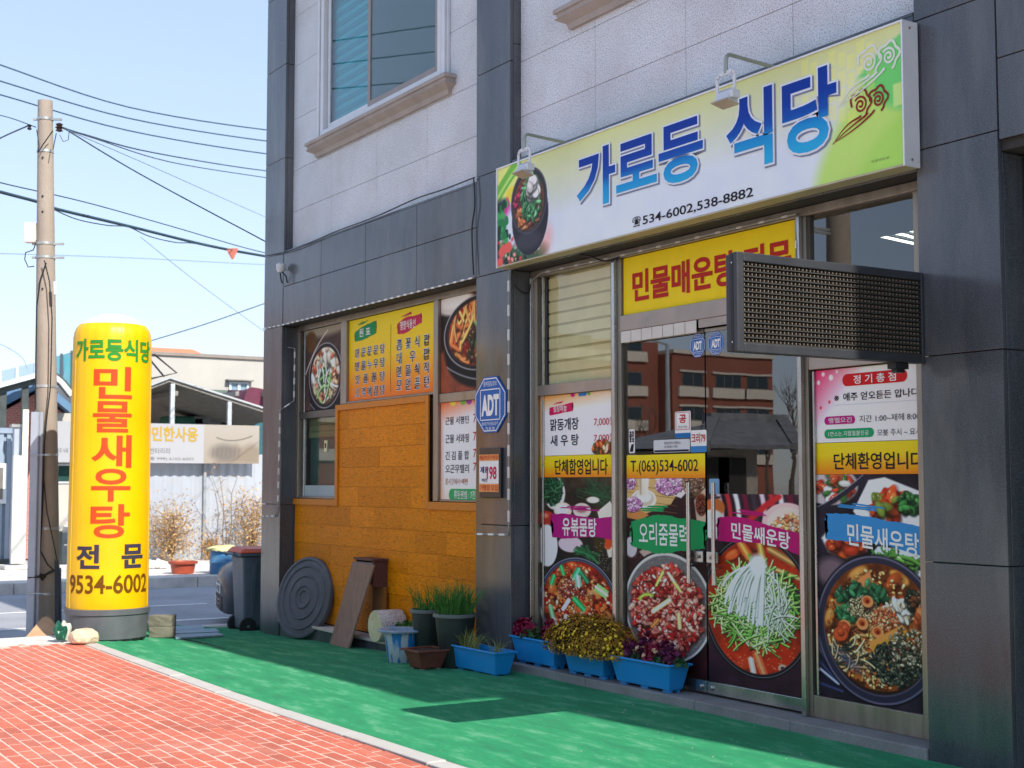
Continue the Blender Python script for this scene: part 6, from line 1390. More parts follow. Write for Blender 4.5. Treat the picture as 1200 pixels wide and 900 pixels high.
for k, (pts, lab) in enumerate((([(199, 735.5), (236, 733.5), (240, 738), (200, 740)], 'flat blue grey board nearest the road'), ([(201, 740.5), (252, 737.5), (258, 741.5), (202, 744)], 'flat blue grey board in the middle of the three'), ([(203, 745), (255, 742.5), (263, 745.5), (206, 749)], 'flat blue grey board nearest the bricks'))):
    P_ = []
    for q in pts:
        v = az_(q[0], q[1], -0.06)
        for _ in range(4): v = az_(q[0], q[1], gz(v.x, v.y) + 0.006)
        P_.append(v)
    lo = [v + Vector((0, 0, -0.004)) for v in P_][::-1]; hi = [v + Vector((0, 0, 0.014)) for v in P_][::-1]
    T = thing('floor_board', lab, 'board', tuple(lo[0]), 'flat boards on the green carpet'); MB().hexa(lo, hi).build('board', m_flat, T, bevel=0.002)

# --- wheeled bin beside the building corner
bcx = ad(297, 741.5, 16.15); zb_ = bcx.z
T = thing('wheeled_bin', 'dark grey wheeled bin with an orange lid at the building corner', 'bin', (bcx.x, bcx.y, zb_), rz=yaw + R(28))
m_bin = mat('slate_bin_plastic', '586470', 0.45, var=0.08, dirt='6a7078', dscale=3, damt=0.4)
b = MB(); z0, z1 = 0.05, 0.90
b.hexa([(-0.17, -0.17, z0), (0.19, -0.17, z0), (0.19, 0.2, z0), (-0.17, 0.2, z0)], [(-0.205, -0.22, z1), (0.235, -0.22, z1), (0.235, 0.25, z1), (-0.205, 0.25, z1)]); b.build('body', m_bin, T, bevel=0.025, local=True)
for x in (-0.07, 0.10): MB().hexa([(x - 0.02, -0.185, z0 + 0.15), (x + 0.02, -0.185, z0 + 0.15), (x + 0.02, -0.172, z0 + 0.15), (x - 0.02, -0.172, z0 + 0.15)], [(x - 0.03, -0.236, z1 - 0.08), (x + 0.03, -0.236, z1 - 0.08), (x + 0.03, -0.22, z1 - 0.08), (x - 0.03, -0.22, z1 - 0.08)]).build('rib', m_bin, T, bevel=0.004, local=True)
MB().box(-0.245, 0.255, -0.25, 0.29, z1, z1 + 0.035).build('rim', m_bin, T, bevel=0.01, local=True)
MB().hexa([(-0.255, -0.265, z1 + 0.037), (0.265, -0.265, z1 + 0.037), (0.265, 0.30, z1 + 0.037), (-0.255, 0.30, z1 + 0.037)], [(-0.20, -0.2, z1 + 0.085), (0.21, -0.2, z1 + 0.085), (0.21, 0.25, z1 + 0.10), (-0.20, 0.25, z1 + 0.10)]).build('lid', mat('orange_red_lid', 'd4521c', 0.45), T, bevel=0.02, local=True)
MB().tube([(-0.26, -0.18, z1 + 0.0), (-0.30, -0.18, z1 + 0.03), (-0.30, 0.22, z1 + 0.03), (-0.26, 0.22, z1)], 0.015, 8).build('handle', m_bin, T, local=True, smooth=True)
for yy in (-0.215, 0.245): MB().lathe([(0.02, -0.03), (0.095, -0.028), (0.10, -0.02), (0.10, 0.02), (0.095, 0.028), (0.02, 0.03)], (-0.14, yy, 0.10), 24, axis=(0, 1, 0)).build('wheel', mat('black_rubber_tyre', '17181a', 0.7), T, local=True, smooth=True); MB().lathe([(0.018, -0.034), (0.018, 0.034)], (-0.14, yy, 0.10), 12, axis=(0, 1, 0)).build('wheel_hub', m_bright, T, local=True)
MB().box(-0.05, 0.19, -0.2, -0.17, 0.09, 0.13).box(0.12, 0.18, -0.19, 0.19, 0.0, 0.05).build('foot', m_bin, T, local=True, bevel=0.004)

# --- parked car, nose just showing past the bin
cc = ad(263, 716, 17.4); zc = -0.262
hd = Vector((-0.26, -0.96, 0)).normalized()
T = thing('parked_car', 'dark blue grey car parked beyond the bin with its nose showing', 'car', (cc.x, cc.y, zc), rz=math.atan2(hd.y, hd.x))
m_car = mat('slate_car_paint', '27303e', 0.45, metal=0.0, spec=0.4, var=0.02, coat=0.15)
sec = [(0.07, 0.30, 0.20, 0.56, 0.26), (0.055, 0.48, 0.17, 0.60, 0.36), (0.015, 0.62, 0.16, 0.66, 0.45), (-0.07, 0.74, 0.16, 0.71, 0.54), (-0.28, 0.82, 0.17, 0.79, 0.62), (-0.7, 0.86, 0.20, 0.89, 0.72), (-1.15, 0.88, 0.22, 0.97, 0.78), (-1.9, 0.88, 0.22, 1.0, 0.8), (-3.1, 0.88, 0.22, 1.0, 0.8), (-3.9, 0.85, 0.24, 0.98, 0.76), (-4.25, 0.76, 0.3, 0.9, 0.66), (-4.35, 0.6, 0.4, 0.8, 0.5)]
def ring(x, hw, zl, zh, top): return [(x, -hw * 0.92, zl), (x, -hw, zl + 0.12), (x, -hw, zh - 0.22), (x, -hw * 0.95, zh - 0.08), (x, -top, zh), (x, top, zh), (x, hw * 0.95, zh - 0.08), (x, hw, zh - 0.22), (x, hw, zl + 0.12), (x, hw * 0.92, zl)]
b = MB()
for s_ in sec: b.v += ring(*s_)
for i in range(len(sec) - 1):
    for k in range(10): b.f.append((i * 10 + k, i * 10 + (k + 1) % 10, (i + 1) * 10 + (k + 1) % 10, (i + 1) * 10 + k))
b.f.append(tuple(range(10))); b.f.append(tuple(110 + k for k in range(10)))
o = b.build('body', m_car, T, smooth=True, local=True, angle=60)
MB().hexa([(-1.1, -0.76, 0.97), (-3.9, -0.72, 0.97), (-3.9, 0.72, 0.97), (-1.1, 0.76, 0.97)], [(-1.95, -0.58, 1.42), (-3.3, -0.58, 1.42), (-3.3, 0.58, 1.42), (-1.95, 0.58, 1.42)]).build('cabin_glass', mat('dark_car_glass', '161c22', 0.08, spec=0.8), T, local=True, bevel=0.06)
MB().box(-3.25, -2.0, -0.56, 0.56, 1.42, 1.455).build('roof', m_car, T, local=True, bevel=0.02)
for sy in (1, -1):
    MB().hexa([(0.045, sy * 0.34, 0.55), (-0.10, sy * 0.775, 0.56), (-0.13, sy * 0.76, 0.56), (0.02, sy * 0.34, 0.55)], [(-0.02, sy * 0.36, 0.665), (-0.22, sy * 0.77, 0.72), (-0.24, sy * 0.74, 0.72), (-0.05, sy * 0.36, 0.665)]).build('headlight', mat('headlight_lens', 'a9b6c2', 0.1, spec=0.9), T, local=True)
    for x in (-0.85, -3.45): MB().lathe([(0.2, -0.1), (0.30, -0.1), (0.315, -0.07), (0.315, 0.07), (0.30, 0.1), (0.2, 0.1)], (x, sy * 0.79, 0.315), 28, axis=(0, 1, 0)).build('wheel', mat('black_rubber_tyre', '17181a', 0.7), T, local=True, smooth=True); MB().lathe([(0.2, -0.11), (0.05, -0.12), (0.05, 0.12), (0.2, 0.11)], (x, sy * 0.79, 0.315), 16, axis=(0, 1, 0)).build('rim', m_bright, T, local=True)
MB().box(0.071, 0.084, -0.26, 0.26, 0.385, 0.495).build('number_plate', mat('white_plate', 'dfe2e0', 0.4), T, local=True, bevel=0.004)
MB().hexa([(0.0, -0.60, 0.19), (0.076, -0.35, 0.18), (0.076, 0.35, 0.18), (0.0, 0.60, 0.19)], [(0.0, -0.60, 0.35), (0.076, -0.38, 0.36), (0.076, 0.38, 0.36), (0.0, 0.60, 0.35)]).build('grille', m_cable, T, local=True)
for k in range(3): MB().box(0.098, 0.072, -0.34, 0.34, 0.21 + 0.05 * k, 0.22 + 0.05 * k).build('grille_bar', m_bright, T, local=True)
V, Fs = glyphs('34 9267', 0.02); mn, mx = V.min(0), V.max(0); U = (V - mn) / (mx - mn); MB().add([(0.0855, (u[0] - 0.5) * 0.44, 0.40 + u[1] * 0.08) for u in U], Fs).build('lettering', m_blk, T, local=True, fix=False)

# --- big round lid leaning on the cladding
def gpt(px_, py_, up=0.0):
    v = az_(px_, py_, -0.1)
    for _ in range(5): v = az_(px_, py_, gz(v.x, v.y) + up)
    return v
P0 = Vector((-13.70, 5.80, gz(-13.7, 5.8) + 0.03)); P1 = Vector((-13.52, 6.035, 0.70))
d1 = (P1 - P0).normalized(); cen = (P0 + P1) / 2; nrm = Vector((0.22, -1, 0.0)); nrm = (nrm - d1 * nrm.dot(d1)).normalized()
T = thing('tub_lid', 'large round dark grey plastic lid leaning on the plank wall', 'lid', tuple(cen)); rad = (P1 - P0).length / 2
m_lid = mat('dark_grey_lid_plastic', '4d525b', 0.5, var=0.1, vscale=4, dirt='70757d', dscale=4, damt=0.45)
MB().lathe([(rad * 0.93, -0.045), (rad, -0.04), (rad, -0.005), (rad * 0.985, 0.008), (rad * 0.93, 0.012), (rad * 0.90, 0.0), (rad * 0.80, 0.004), (rad * 0.78, 0.016), (rad * 0.75, 0.016), (rad * 0.73, 0.004), (rad * 0.56, 0.006), (rad * 0.54, 0.018), (rad * 0.51, 0.018), (rad * 0.49, 0.006), (rad * 0.30, 0.008), (rad * 0.27, 0.02), (rad * 0.25, 0.008), (rad * 0.16, 0.004), (rad * 0.14, -0.006), (0.001, -0.008)], tuple(cen), 72, axis=nrm).build('disc', m_lid, T, smooth=True, angle=35)
MB().lathe([(rad * 0.88, -0.06), (rad * 0.90, -0.06), (rad * 0.91, -0.044), (rad * 0.88, -0.044)], tuple(cen), 60, axis=nrm).build('inner_rim', m_lid, T, smooth=True)
mw = mat('pale_offcut_wood', 'b08a62', 0.8, var=0.2, vscale=12)
for k, (px_, py_, h_, lab) in enumerate(((326, 703, 0.12, 'pale wood offcut, upper of the pile behind the round lid'), (324, 722, 0.11, 'pale wood offcut, lower of the pile behind the round lid'))):
    c = ay(px_ + 3, py_, 5.98); o = MB().box(c.x - 0.06, c.x + 0.22, 5.95, 6.06, c.z - 0.05, c.z + h_ - 0.05).build('wood_offcut', mw, bevel=0.004); tag(o, lab, 'wood offcut', 'wood offcuts behind the lid')
# --- plank leaning beside the little wooden box
m_old = mat('weathered_plank_wood', '94786a', 0.8, var=0.38, vscale=5, stretch=(9, 9, 0.6), bump=0.5, bscale=30, dirt='5f4a3e', dscale=5, damt=0.5)
g0, g1 = gpt(386, 755), gpt(408, 760); t0, t1 = ay(413, 658, 5.90), ay(437.5, 663, 5.905); th = Vector((0.004, 0.022, 0.006))
o = MB().hexa([g0, g1, g1 + th, g0 + th], [t0, t1, t1 + th, t0 + th]).build('leaning_plank', m_old, bevel=0.003); tag(o, 'weathered grey brown plank leaning against the small wooden box', 'plank')
m_bx = mat('maroon_brown_stained_wood', '54322e', 0.6, var=0.2, vscale=8, stretch=(6, 6, 1), dirt='7a5148', dscale=7, damt=0.4)
fl = ay(416, 654, 5.925); fr_x = ay(436.5, 658, 5.925).x
T = thing('meter_box', 'small maroon wooden box with a plank roof fixed on the plank wall', 'box', (fl.x, 6.08, 0.5)); zt = fl.z - 0.012
for k in range(3): MB().hexa([(fl.x - 0.02, 5.915 + 0.057 * k, zt), (fr_x + 0.02, 5.915 + 0.057 * k, zt), (fr_x + 0.02, 5.969 + 0.057 * k, zt), (fl.x - 0.02, 5.969 + 0.057 * k, zt)], [(fl.x - 0.02, 5.915 + 0.057 * k, zt + 0.02), (fr_x + 0.02, 5.915 + 0.057 * k, zt + 0.02), (fr_x + 0.02, 5.969 + 0.057 * k, zt + 0.02), (fl.x - 0.02, 5.969 + 0.057 * k, zt + 0.02)]).build('roof_board', m_bx, T, bevel=0.002)
MB().box(fr_x - 0.02, fr_x, 5.935, 6.085, zt - 0.25, zt - 0.001).build('side_board', m_bx, T, bevel=0.002)
MB().box(fl.x, fl.x + 0.02, 5.935, 6.085, zt - 0.25, zt - 0.001).build('side_board', m_bx, T, bevel=0.002)
MB().box(fl.x + 0.021, fr_x - 0.021, 6.02, 6.03, zt - 0.22, zt - 0.03).build('meter_face', mat('grey_meter', '9fa3a4', 0.5), T)
MB().box(fl.x + 0.021, fr_x - 0.021, 5.95, 5.962, zt - 0.06, zt - 0.02).build('front_lath', mat('pale_lath', 'b9b2a8', 0.7), T)
x0 = ay(436, 690, 6.03).x; o = MB().box(x0 + 0.0, x0 + 0.26, 6.035, 6.06, 0.018, 0.50).build('backing_board', mat('brown_backing_board', '8a5a26', 0.6, var=0.15, vscale=9, stretch=(7, 7, 1))); tag(o, 'narrow brown board standing behind the leaning plank', 'board')
# --- white foam drum lying on the ledge
c = ay(439.5, 728.5, 5.80); r_ = 0.148
T = thing('foam_roll', 'speckled white cylinder lying on the ledge beside the plank', 'roll', (c.x, 5.80, 0.016)); zc_ = 0.018 + r_
MB().lathe([(r_ * 0.97, 0), (r_, 0.006), (r_, 0.255), (r_ * 0.97, 0.262)], (c.x, 5.80, zc_), 40, axis=(0, 1, 0)).build('roll', mat('speckled_white_foam', 'c9c4bd', 0.85, speck='8a7a76', spscale=60, spamt=0.8, bump=0.5, bscale=80), T, smooth=True)
MB().lathe([(r_ * 0.96, -0.003), (r_ * 0.96, -0.001)], (c.x, 5.80, zc_), 36, axis=(0, 1, 0)).build('end_face', mat('cream_foam_end', 'd0cda6', 0.85, var=0.1, vscale=12, dirt='b0ab80', dscale=10, damt=0.5), T)

# --- pots and planters
m_bluep = mat('bright_blue_planter', '1c92da', 0.42, var=0.05, vscale=5, dirt='3d93c4', dscale=5, damt=0.4)
m_soil = mat('dark_potting_soil', '3d2d22', 0.95, var=0.3, vscale=30, bump=1.0, bscale=80)
def planter(label, x0, x1, y0, y1, z, h, m=m_bluep, group=None, soil=0.85):
    T = thing('planter_box', label, 'planter', ((x0 + x1) / 2, (y0 + y1) / 2, z), group)
    tx, ty = 0.045, 0.028; zb = z + 0.02; zt = z + h; w = 0.006
    o4 = lambda s, zz: [(x0 + tx * (1 - s), y0 + ty * (1 - s), zz), (x1 - tx * (1 - s), y0 + ty * (1 - s), zz), (x1 - tx * (1 - s), y1 - ty * (1 - s), zz), (x0 + tx * (1 - s), y1 - ty * (1 - s), zz)]
    b = MB(); out0, out1 = o4(0, zb), o4(1, zt - 0.012); b.add(out0 + out1, [(0, 3, 2, 1), (0, 1, 5, 4), (1, 2, 6, 5), (2, 3, 7, 6), (3, 0, 4, 7)])
    inn = [(x0 + w, y0 + w, zt - 0.012), (x1 - w, y0 + w, zt - 0.012), (x1 - w, y1 - w, zt - 0.012), (x0 + w, y1 - w, zt - 0.012)]
    inb = [(a + (0.02 if i in (0, 3) else -0.02), b_ + (0.012 if i < 2 else -0.012), z + h * 0.5) for i, (a, b_, _) in enumerate(inn)]
    b.add(out1 + inn + inb, [(0, 1, 5, 4), (1, 2, 6, 5), (2, 3, 7, 6), (3, 0, 4, 7), (4, 5, 9, 8), (5, 6, 10, 9), (6, 7, 11, 10), (7, 4, 8, 11)])
    b.build('trough', m, T, bevel=0.006, fix=True)
    r = MB(); e = 0.016
    for q in ((x0 - e, x1 + e, y0 - e, y0 + 0.004), (x0 - e, x1 + e, y1 - 0.004, y1 + e), (x0 - e, x0 + 0.004, y0 + 0.004, y1 - 0.004), (x1 - 0.004, x1 + e, y0 + 0.004, y1 - 0.004)): r.box(q[0], q[1], q[2], q[3], zt - 0.014, zt)
    o = r.build('rim', m, T, bevel=0.003)
    for fx in (0.14, 0.5, 0.86):
        cx = x0 + (x1 - x0) * fx
        for yy in (y0 + 0.045, y1 - 0.065): MB().box(cx - 0.04, cx + 0.04, yy, yy + 0.022, z, z + 0.021).build('foot', m, T)
    zs = z + h * soil; k = 0.9; MB().add([(x0 + 0.02, y0 + 0.016, zs), (x1 - 0.02, y0 + 0.016, zs), (x1 - 0.02, y1 - 0.016, zs), (x0 + 0.02, y1 - 0.016, zs)], [(0, 1, 2, 3)]).build('soil', m_soil, T, fix=False)
    return T
def round_pot(name, label, c, rt, rb, z0, z1, m, lip=0.018, group=None, lipm=None):
    T = thing(name, label, 'plant pot', (c[0], c[1], z0), group)
    MB().lathe([(rb * 0.96, 0), (rb, 0.006), (rt * 0.97, z1 - z0 - 0.03), (rt * 0.90, z1 - z0 - 0.03), (rt * 0.86, (z1 - z0) * 0.8)], (c[0], c[1], z0), 40).build('body', m, T, smooth=True)
    MB().lathe([(rt * 0.93, z1 - z0 - 0.03), (rt + lip, z1 - z0 - 0.028), (rt + lip, z1 - z0 - 0.012), (rt + lip * .5, z1 - z0), (rt * 0.92, z1 - z0), (rt * 0.90, z1 - z0 - 0.03)], (c[0], c[1], z0), 40).build('rim', lipm or m, T, smooth=True)
    MB().lathe([(rt * 0.9, (z1 - z0) * 0.87), (0.001, (z1 - z0) * 0.89)], (c[0], c[1], z0), 24).build('soil', m_soil, T, smooth=True)
    return T
def blades(T, name, c, rx, ry, z, n, ln, wd, m, lean=0.35, seed=1, curl=0.3):
    g = random.Random(seed); b = MB()
    for _ in range(n):
        a = g.uniform(0, 6.283); q = math.sqrt(g.random()); x, y_ = c[0] + rx * q * math.cos(a), c[1] + ry * q * math.sin(a); L_ = ln * g.uniform(0.5, 1.15); d = g.uniform(0, 6.283); le = lean * g.uniform(0.1, 1.2) + 0.25 * q
        vx, vy = math.cos(d) * le * 0.6 + math.cos(a) * q * 0.3, math.sin(d) * le * 0.6 + math.sin(a) * q * 0.3; w = wd * g.uniform(0.6, 1.2); px_, py_ = -math.sin(d + 1) * w, math.cos(d + 1) * w
        P = []
        for i in range(4):
            t_ = i / 3; zz = z + L_ * t_ * (1 - curl * le * t_); ww = (1, 0.9, 0.65, 0.1)[i]
            P += [(x + vx * L_ * t_ * t_ + px_ * ww, y_ + vy * L_ * t_ * t_ + py_ * ww, zz), (x + vx * L_ * t_ * t_ - px_ * ww, y_ + vy * L_ * t_ * t_ - py_ * ww, zz)]
        b.add(P, [(0, 1, 3, 2), (2, 3, 5, 4), (4, 5, 7, 6)])
    o = b.build(name, m, T, fix=False); o['kind'] = 'stuff'; return o
def tufts(T, name, c, rad, n, size, m, seed, shell=0.6, half=True, up=0.5, planes=2):
    """many small leaf or petal faces spread through a mound"""
    g = random.Random(seed); b = MB()
    for _ in range(n):
        while True:
            v = Vector((g.gauss(0, 1), g.gauss(0, 1), g.gauss(0, 1))).normalized()
            if not half or v.z > -0.15: break
        q = shell + (1 - shell) * g.random(); q *= 1 + 0.10 * math.sin(v.x * 7 + seed) * math.sin(v.y * 9) + g.uniform(-.04, .04)
        p = Vector((c[0] + v.x * rad[0] * q, c[1] + v.y * rad[1] * q, c[2] + v.z * rad[2] * q)); s_ = size * g.uniform(0.6, 1.4)
        nn = (v + Vector((g.uniform(-.8, .8), g.uniform(-.8, .8), g.uniform(-.5, .8) + up))).normalized()
        for k in range(planes):
            if k: nn = Vector((g.uniform(-1, 1), g.uniform(-1, 1), g.uniform(-.3, 1))).normalized()
            x_ = nn.cross(Vector((0, 0, 1)) if abs(nn.z) < 0.9 else Vector((1, 0, 0))).normalized(); y_ = nn.cross(x_); a = g.uniform(0, 6.28); u = (x_ * math.cos(a) + y_ * math.sin(a)) * s_; w = (y_ * math.cos(a) - x_ * math.sin(a)) * s_ * 0.6
            b.add([p - u, p - w * 1.0 + nn * s_ * .15, p + u, p + w + nn * s_ * .15], [(0, 1, 2, 3)])
    o = b.build(name, m, T, fix=False); o['kind'] = 'stuff'; return o
m_chive = mat('chive_green', '3f7a2c', 0.6, var=0.35, vscale=14); m_dryg = mat('yellow_green_grass', '8a9450', 0.7, var=0.3, vscale=20); m_leaf = mat('dark_plant_leaf', '2f5a2e', 0.6, var=0.4, vscale=25)
m_mumb = mat('mound_brown_green', '5a4a12', 0.8, var=0.5, vscale=16); m_mumg = mat('mustard_flower', 'a87e10', 0.7, var=0.45, vscale=14); m_mumy = mat('bright_yellow_flower', 'f0cc2a', 0.6, var=0.2, vscale=18)
m_kale = mat('crimson_leaf', '8c0f3c', 0.55, var=0.45, vscale=14); m_kale2 = mat('dark_purple_leaf', '5c1040', 0.6, var=0.5, vscale=14)
# on the step
zs = 0.067
xa, xb = ay(601, 770, 5.95).x, ay(651, 780, 5.95).x
PA = planter('bright blue planter on the step, farthest from the doors', xa, xb, 5.935, 6.10, zs, 0.215, group='blue planters on the step')
for c_, s_ in (((xa + 0.11, 6.0), 1), ((xb - 0.16, 6.02), 2)):
    tufts(PA, 'flower_foliage', (c_[0], c_[1], zs + 0.24), (0.11, 0.08, 0.13), 170, 0.030, m_kale, s_, 0.3); tufts(PA, 'flower_foliage', (c_[0] + .1, c_[1], zs + 0.21), (0.13, 0.08, 0.08), 120, 0.022, m_leaf, s_ + 5, 0.3)
xc, xd = ay(661, 778, 5.95).x, ay(709, 790, 5.95).x
PB = planter('bright blue planter on the step, middle one with the yellow mound', xc, xd, 5.935, 6.10, zs, 0.205, group='blue planters on the step')
mc = ((xc + xd) / 2 + 0.02, 6.01, zs + 0.20); mr = (0.52, 0.22, 0.25)
tufts(PB, 'mound_foliage', mc, (mr[0] * 0.93, mr[1] * 0.9, mr[2] * 0.93), 3200, 0.016, m_mumb, 31, 0.55)
tufts(PB, 'mustard_flowers', mc, mr, 6500, 0.0085, m_mumg, 32, 0.93, planes=1, up=0.2)
g = random.Random(5); b = MB()
for _ in range(75):
    a = g.uniform(-2.6, -0.3); el_ = g.triangular(-0.15, 1.2, 0.05); v = Vector((math.cos(a) * math.cos(el_), math.sin(a) * math.cos(el_), math.sin(el_))); p = Vector((mc[0] + v.x * mr[0] * 1.02, mc[1] + v.y * mr[1] * 1.03, mc[2] + v.z * mr[2] * 1.02)); s_ = g.uniform(0.009, 0.016)
    x_ = v.cross(Vector((0, 0, 1))).normalized(); y_ = v.cross(x_); ring_ = [p + (x_ * math.cos(t_) + y_ * math.sin(t_)) * s_ * (1 if i % 2 else 0.7) for i, t_ in enumerate([k * math.pi / 5 for k in range(10)])]; b.add([p + v * 0.006] + ring_, [(0, 1 + i, 1 + (i + 1) % 10) for i in range(10)])
o = b.build('yellow_flowers', m_mumy, PB, fix=False); o['kind'] = 'stuff'
xe, xf = ay(717, 785, 5.94).x, ay(787, 805, 5.94).x
PC = planter('bright blue planter on the step, nearest the glass doors', xe, xf, 5.925, 6.10, zs, 0.20, group='blue planters on the step')
for k in range(6):
    t_ = (k + 0.5) / 6; cxx = xe + (xf - xe) * t_; hh = (0.15, 0.12, 0.17, 0.12, 0.15, 0.10)[k]
    tufts(PC, 'flower_foliage', (cxx, 6.01 + 0.02 * (-1) ** k, zs + 0.21), (0.075, 0.07, hh), 130, 0.024, m_kale2 if k % 3 else m_kale, 50 + k, 0.2); tufts(PC, 'flower_foliage', (cxx + .05, 6.0, zs + 0.20), (0.08, 0.07, 0.05), 60, 0.02, m_leaf, 60 + k, 0.3)
tufts(PC, 'pale_flowers', ((xe + xf) / 2 + .02, 5.96, zs + 0.24), (0.22, 0.05, 0.05), 14, 0.018, mat('cream_petal', 'd8b890', 0.7), 71, 0.5)
# on the carpet by the pillar
xg, xh = ay(527, 778, 5.60).x, ay(580, 790, 5.60).x; zg = gz(xg, 5.65)
PE = planter('bright blue planter on the carpet at the foot of the dark pillar', xg, xh, 5.60, 5.79, zg, 0.20, soil=0.80)
blades(PE, 'grass', (xg + 0.17, 5.69), 0.12, 0.05, zg + 0.15, 130, 0.2, 0.0035, m_dryg, 0.8, 4); blades(PE, 'grass', (xh - 0.12, 5.69), 0.05, 0.04, zg + 0.15, 40, 0.2, 0.0035, m_dryg, 0.7, 5); tufts(PE, 'low_leaves', ((xg + xh) / 2, 5.70, zg + 0.15), (0.22, 0.06, 0.02), 200, 0.008, mat('silver_green_leaf', '8fa39a', 0.7), 8, 0.2)
c = ay(471, 757, 5.55); zz = gz(c.x, 5.55)
T = thing('paint_stained_pot', 'wide-rimmed blue pot streaked with white paint on the carpet', 'plant pot', (c.x, 5.55, zz))
m, N, L, P = nt('blue_pot_white_streaks'); ge = N.new('ShaderNodeNewGeometry'); mp = N.new('ShaderNodeMapping'); mp.inputs['Scale'].default_value = (16, 16, 2.5); nz = N.new('ShaderNodeTexNoise'); nz.inputs['Scale'].default_value = 1; nz.inputs['Detail'].default_value = 6; cr = N.new('ShaderNodeValToRGB'); cr.color_ramp.elements[0].position = 0.46; cr.color_ramp.elements[0].color = (*hexc('1c7cc0'), 1); cr.color_ramp.elements[1].position = 0.54; cr.color_ramp.elements[1].color = (*hexc('b9c4cc'), 1)
L.new(ge.outputs['Position'], mp.inputs[0]); L.new(mp.outputs[0], nz.inputs[0]); L.new(nz.outputs[0], cr.inputs[0]); L.new(cr.outputs[0], P.inputs['Base Color']); P.inputs['Roughness'].default_value = 0.5
ht = ay(471, 738, 5.55).z - zz
MB().lathe([(0.115, 0), (0.12, 0.006), (0.155, ht - 0.02), (0.14, ht - 0.02)], (c.x, 5.55, zz), 32).build('body', m, T, smooth=True)
MB().lathe([(0.15, ht - 0.019), (0.205, ht - 0.012), (0.21, ht), (0.20, ht + 0.008), (0.12, ht + 0.006), (0.11, ht - 0.02), (0.001, ht - 0.022)], (c.x, 5.55, zz), 40).build('rim', mat('weathered_blue_grey_rim', '8fa3b4', 0.6, var=0.15, vscale=12, dirt='5c6f80', dscale=8, damt=0.6), T, smooth=True)
c = ay(499, 770, 5.44); zz = gz(c.x, 5.44); ht = ay(499, 760, 5.44).z - zz
T = thing('square_pot', 'small square brown plastic pot in front of the tall dark pots', 'plant pot', (c.x, 5.44, zz)); m_brn = mat('rust_brown_plastic', '6e3a2c', 0.6, var=0.12, dirt='8a5a4a', dscale=9, damt=0.4)
def sq(r_, z): return [(c.x - r_, 5.44 - r_, z), (c.x + r_, 5.44 - r_, z), (c.x + r_, 5.44 + r_, z), (c.x - r_, 5.44 + r_, z)]
MB().hexa(sq(0.095, zz + 0.012), sq(0.135, zz + ht - 0.015)).build('body', m_brn, T, bevel=0.008)
for q in ((-0.155, 0.155, -0.155, -0.125), (-0.155, 0.155, 0.125, 0.155), (-0.155, -0.125, -0.124, 0.124), (0.125, 0.155, -0.124, 0.124)): MB().box(c.x + q[0], c.x + q[1], 5.44 + q[2], 5.44 + q[3], zz + ht - 0.014, zz + ht).build('rim', m_brn, T, bevel=0.003)
for sx in (-1, 1):
    for sy in (-1, 1): MB().box(c.x + sx * 0.07 - 0.018, c.x + sx * 0.07 + 0.018, 5.44 + sy * 0.07 - 0.018, 5.44 + sy * 0.07 + 0.018, zz, zz + 0.0115).build('foot', mat('grey_foot', '8a8176', 0.8), T)
MB().add([(c.x - .12, 5.32, zz + ht - 0.013), (c.x + .12, 5.32, zz + ht - 0.013), (c.x + .12, 5.56, zz + ht - 0.013), (c.x - .12, 5.56, zz + ht - 0.013)], [(0, 1, 2, 3)]).build('soil', m_soil, T, fix=False)
c = ay(522, 772, 5.62); round_pot('small_pot', 'small brown pot squeezed between the square pot and the blue planter', (c.x, 5.66), 0.075, 0.055, gz(c.x, 5.66), gz(c.x, 5.66) + 0.12, m_brn, 0.008)
m_dkp = mat('dark_green_black_plastic', '26302e', 0.5, var=0.1, dirt='3f4946', dscale=5, damt=0.4)
for (px_, py_, rt, lab, n, ln, sd) in ((502, 714, 0.148, 'tall dark green pot of thin chives beside the blue planter', 70, 0.3, 6), (533.5, 719, 0.172, 'tall dark green pot overflowing with chives next to the dark pillar', 420, 0.30, 7)):
    c = ay(px_, py_, 5.72 if sd == 6 else 5.68); zz = gz(c.x, 5.7)
    T = round_pot('chive_pot', lab, (c.x, 5.72 if sd == 6 else 5.68), rt, rt * 0.68, zz, c.z + 0.004, m_dkp, 0.012, 'tall dark pots of chives', mat('dusty_pot_rim', '5e6663', 0.6))
    blades(T, 'chives', (c.x, 5.72 if sd == 6 else 5.68), rt * 0.85, rt * 0.85, c.z - 0.03, n, ln, 0.0042, m_chive, 0.55, sd)
    if sd == 6: tufts(T, 'low_leaves', (c.x + .02, 5.72, c.z), (0.11, 0.1, 0.05), 160, 0.014, m_chive, 3, 0.3)
xk, xl = ay(466, 735, 5.83).x, ay(497, 742, 5.83).x; zk = gz(xk, 5.8)
PF = planter('blue planter half hidden behind the paint streaked pot', xk, xk + 0.56, 5.76, 5.905, 0.018 if False else zk, 0.26)
tufts(PF, 'low_leaves', (xk + 0.26, 5.83, zk + 0.26), (0.26, 0.07, 0.07), 420, 0.014, m_chive, 12, 0.2)
# ================================================================== ACROSS THE ROAD
def oface(name, label, cat, X, group=None):
    """a thing whose local x runs along world +Y and which faces +X (towards the road)"""
    return thing(name, label, cat, (X, 0, 0), group, rz=math.pi / 2)
def L2(px_, py_, X): v = ax(px_, py_, X); return v.y, v.z      # local x, z on a plane of constant X
def lmb(T, name, m, b, **k): return b.build(name, m, T, local=True, **k)
m_wcor = mat('white_corrugated_sheet', 'a9afb8', 0.5, metal=0.1, var=0.06, vscale=1.5, dirt='a7a296', dscale=1.2, damt=0.45)
XW = -28.3
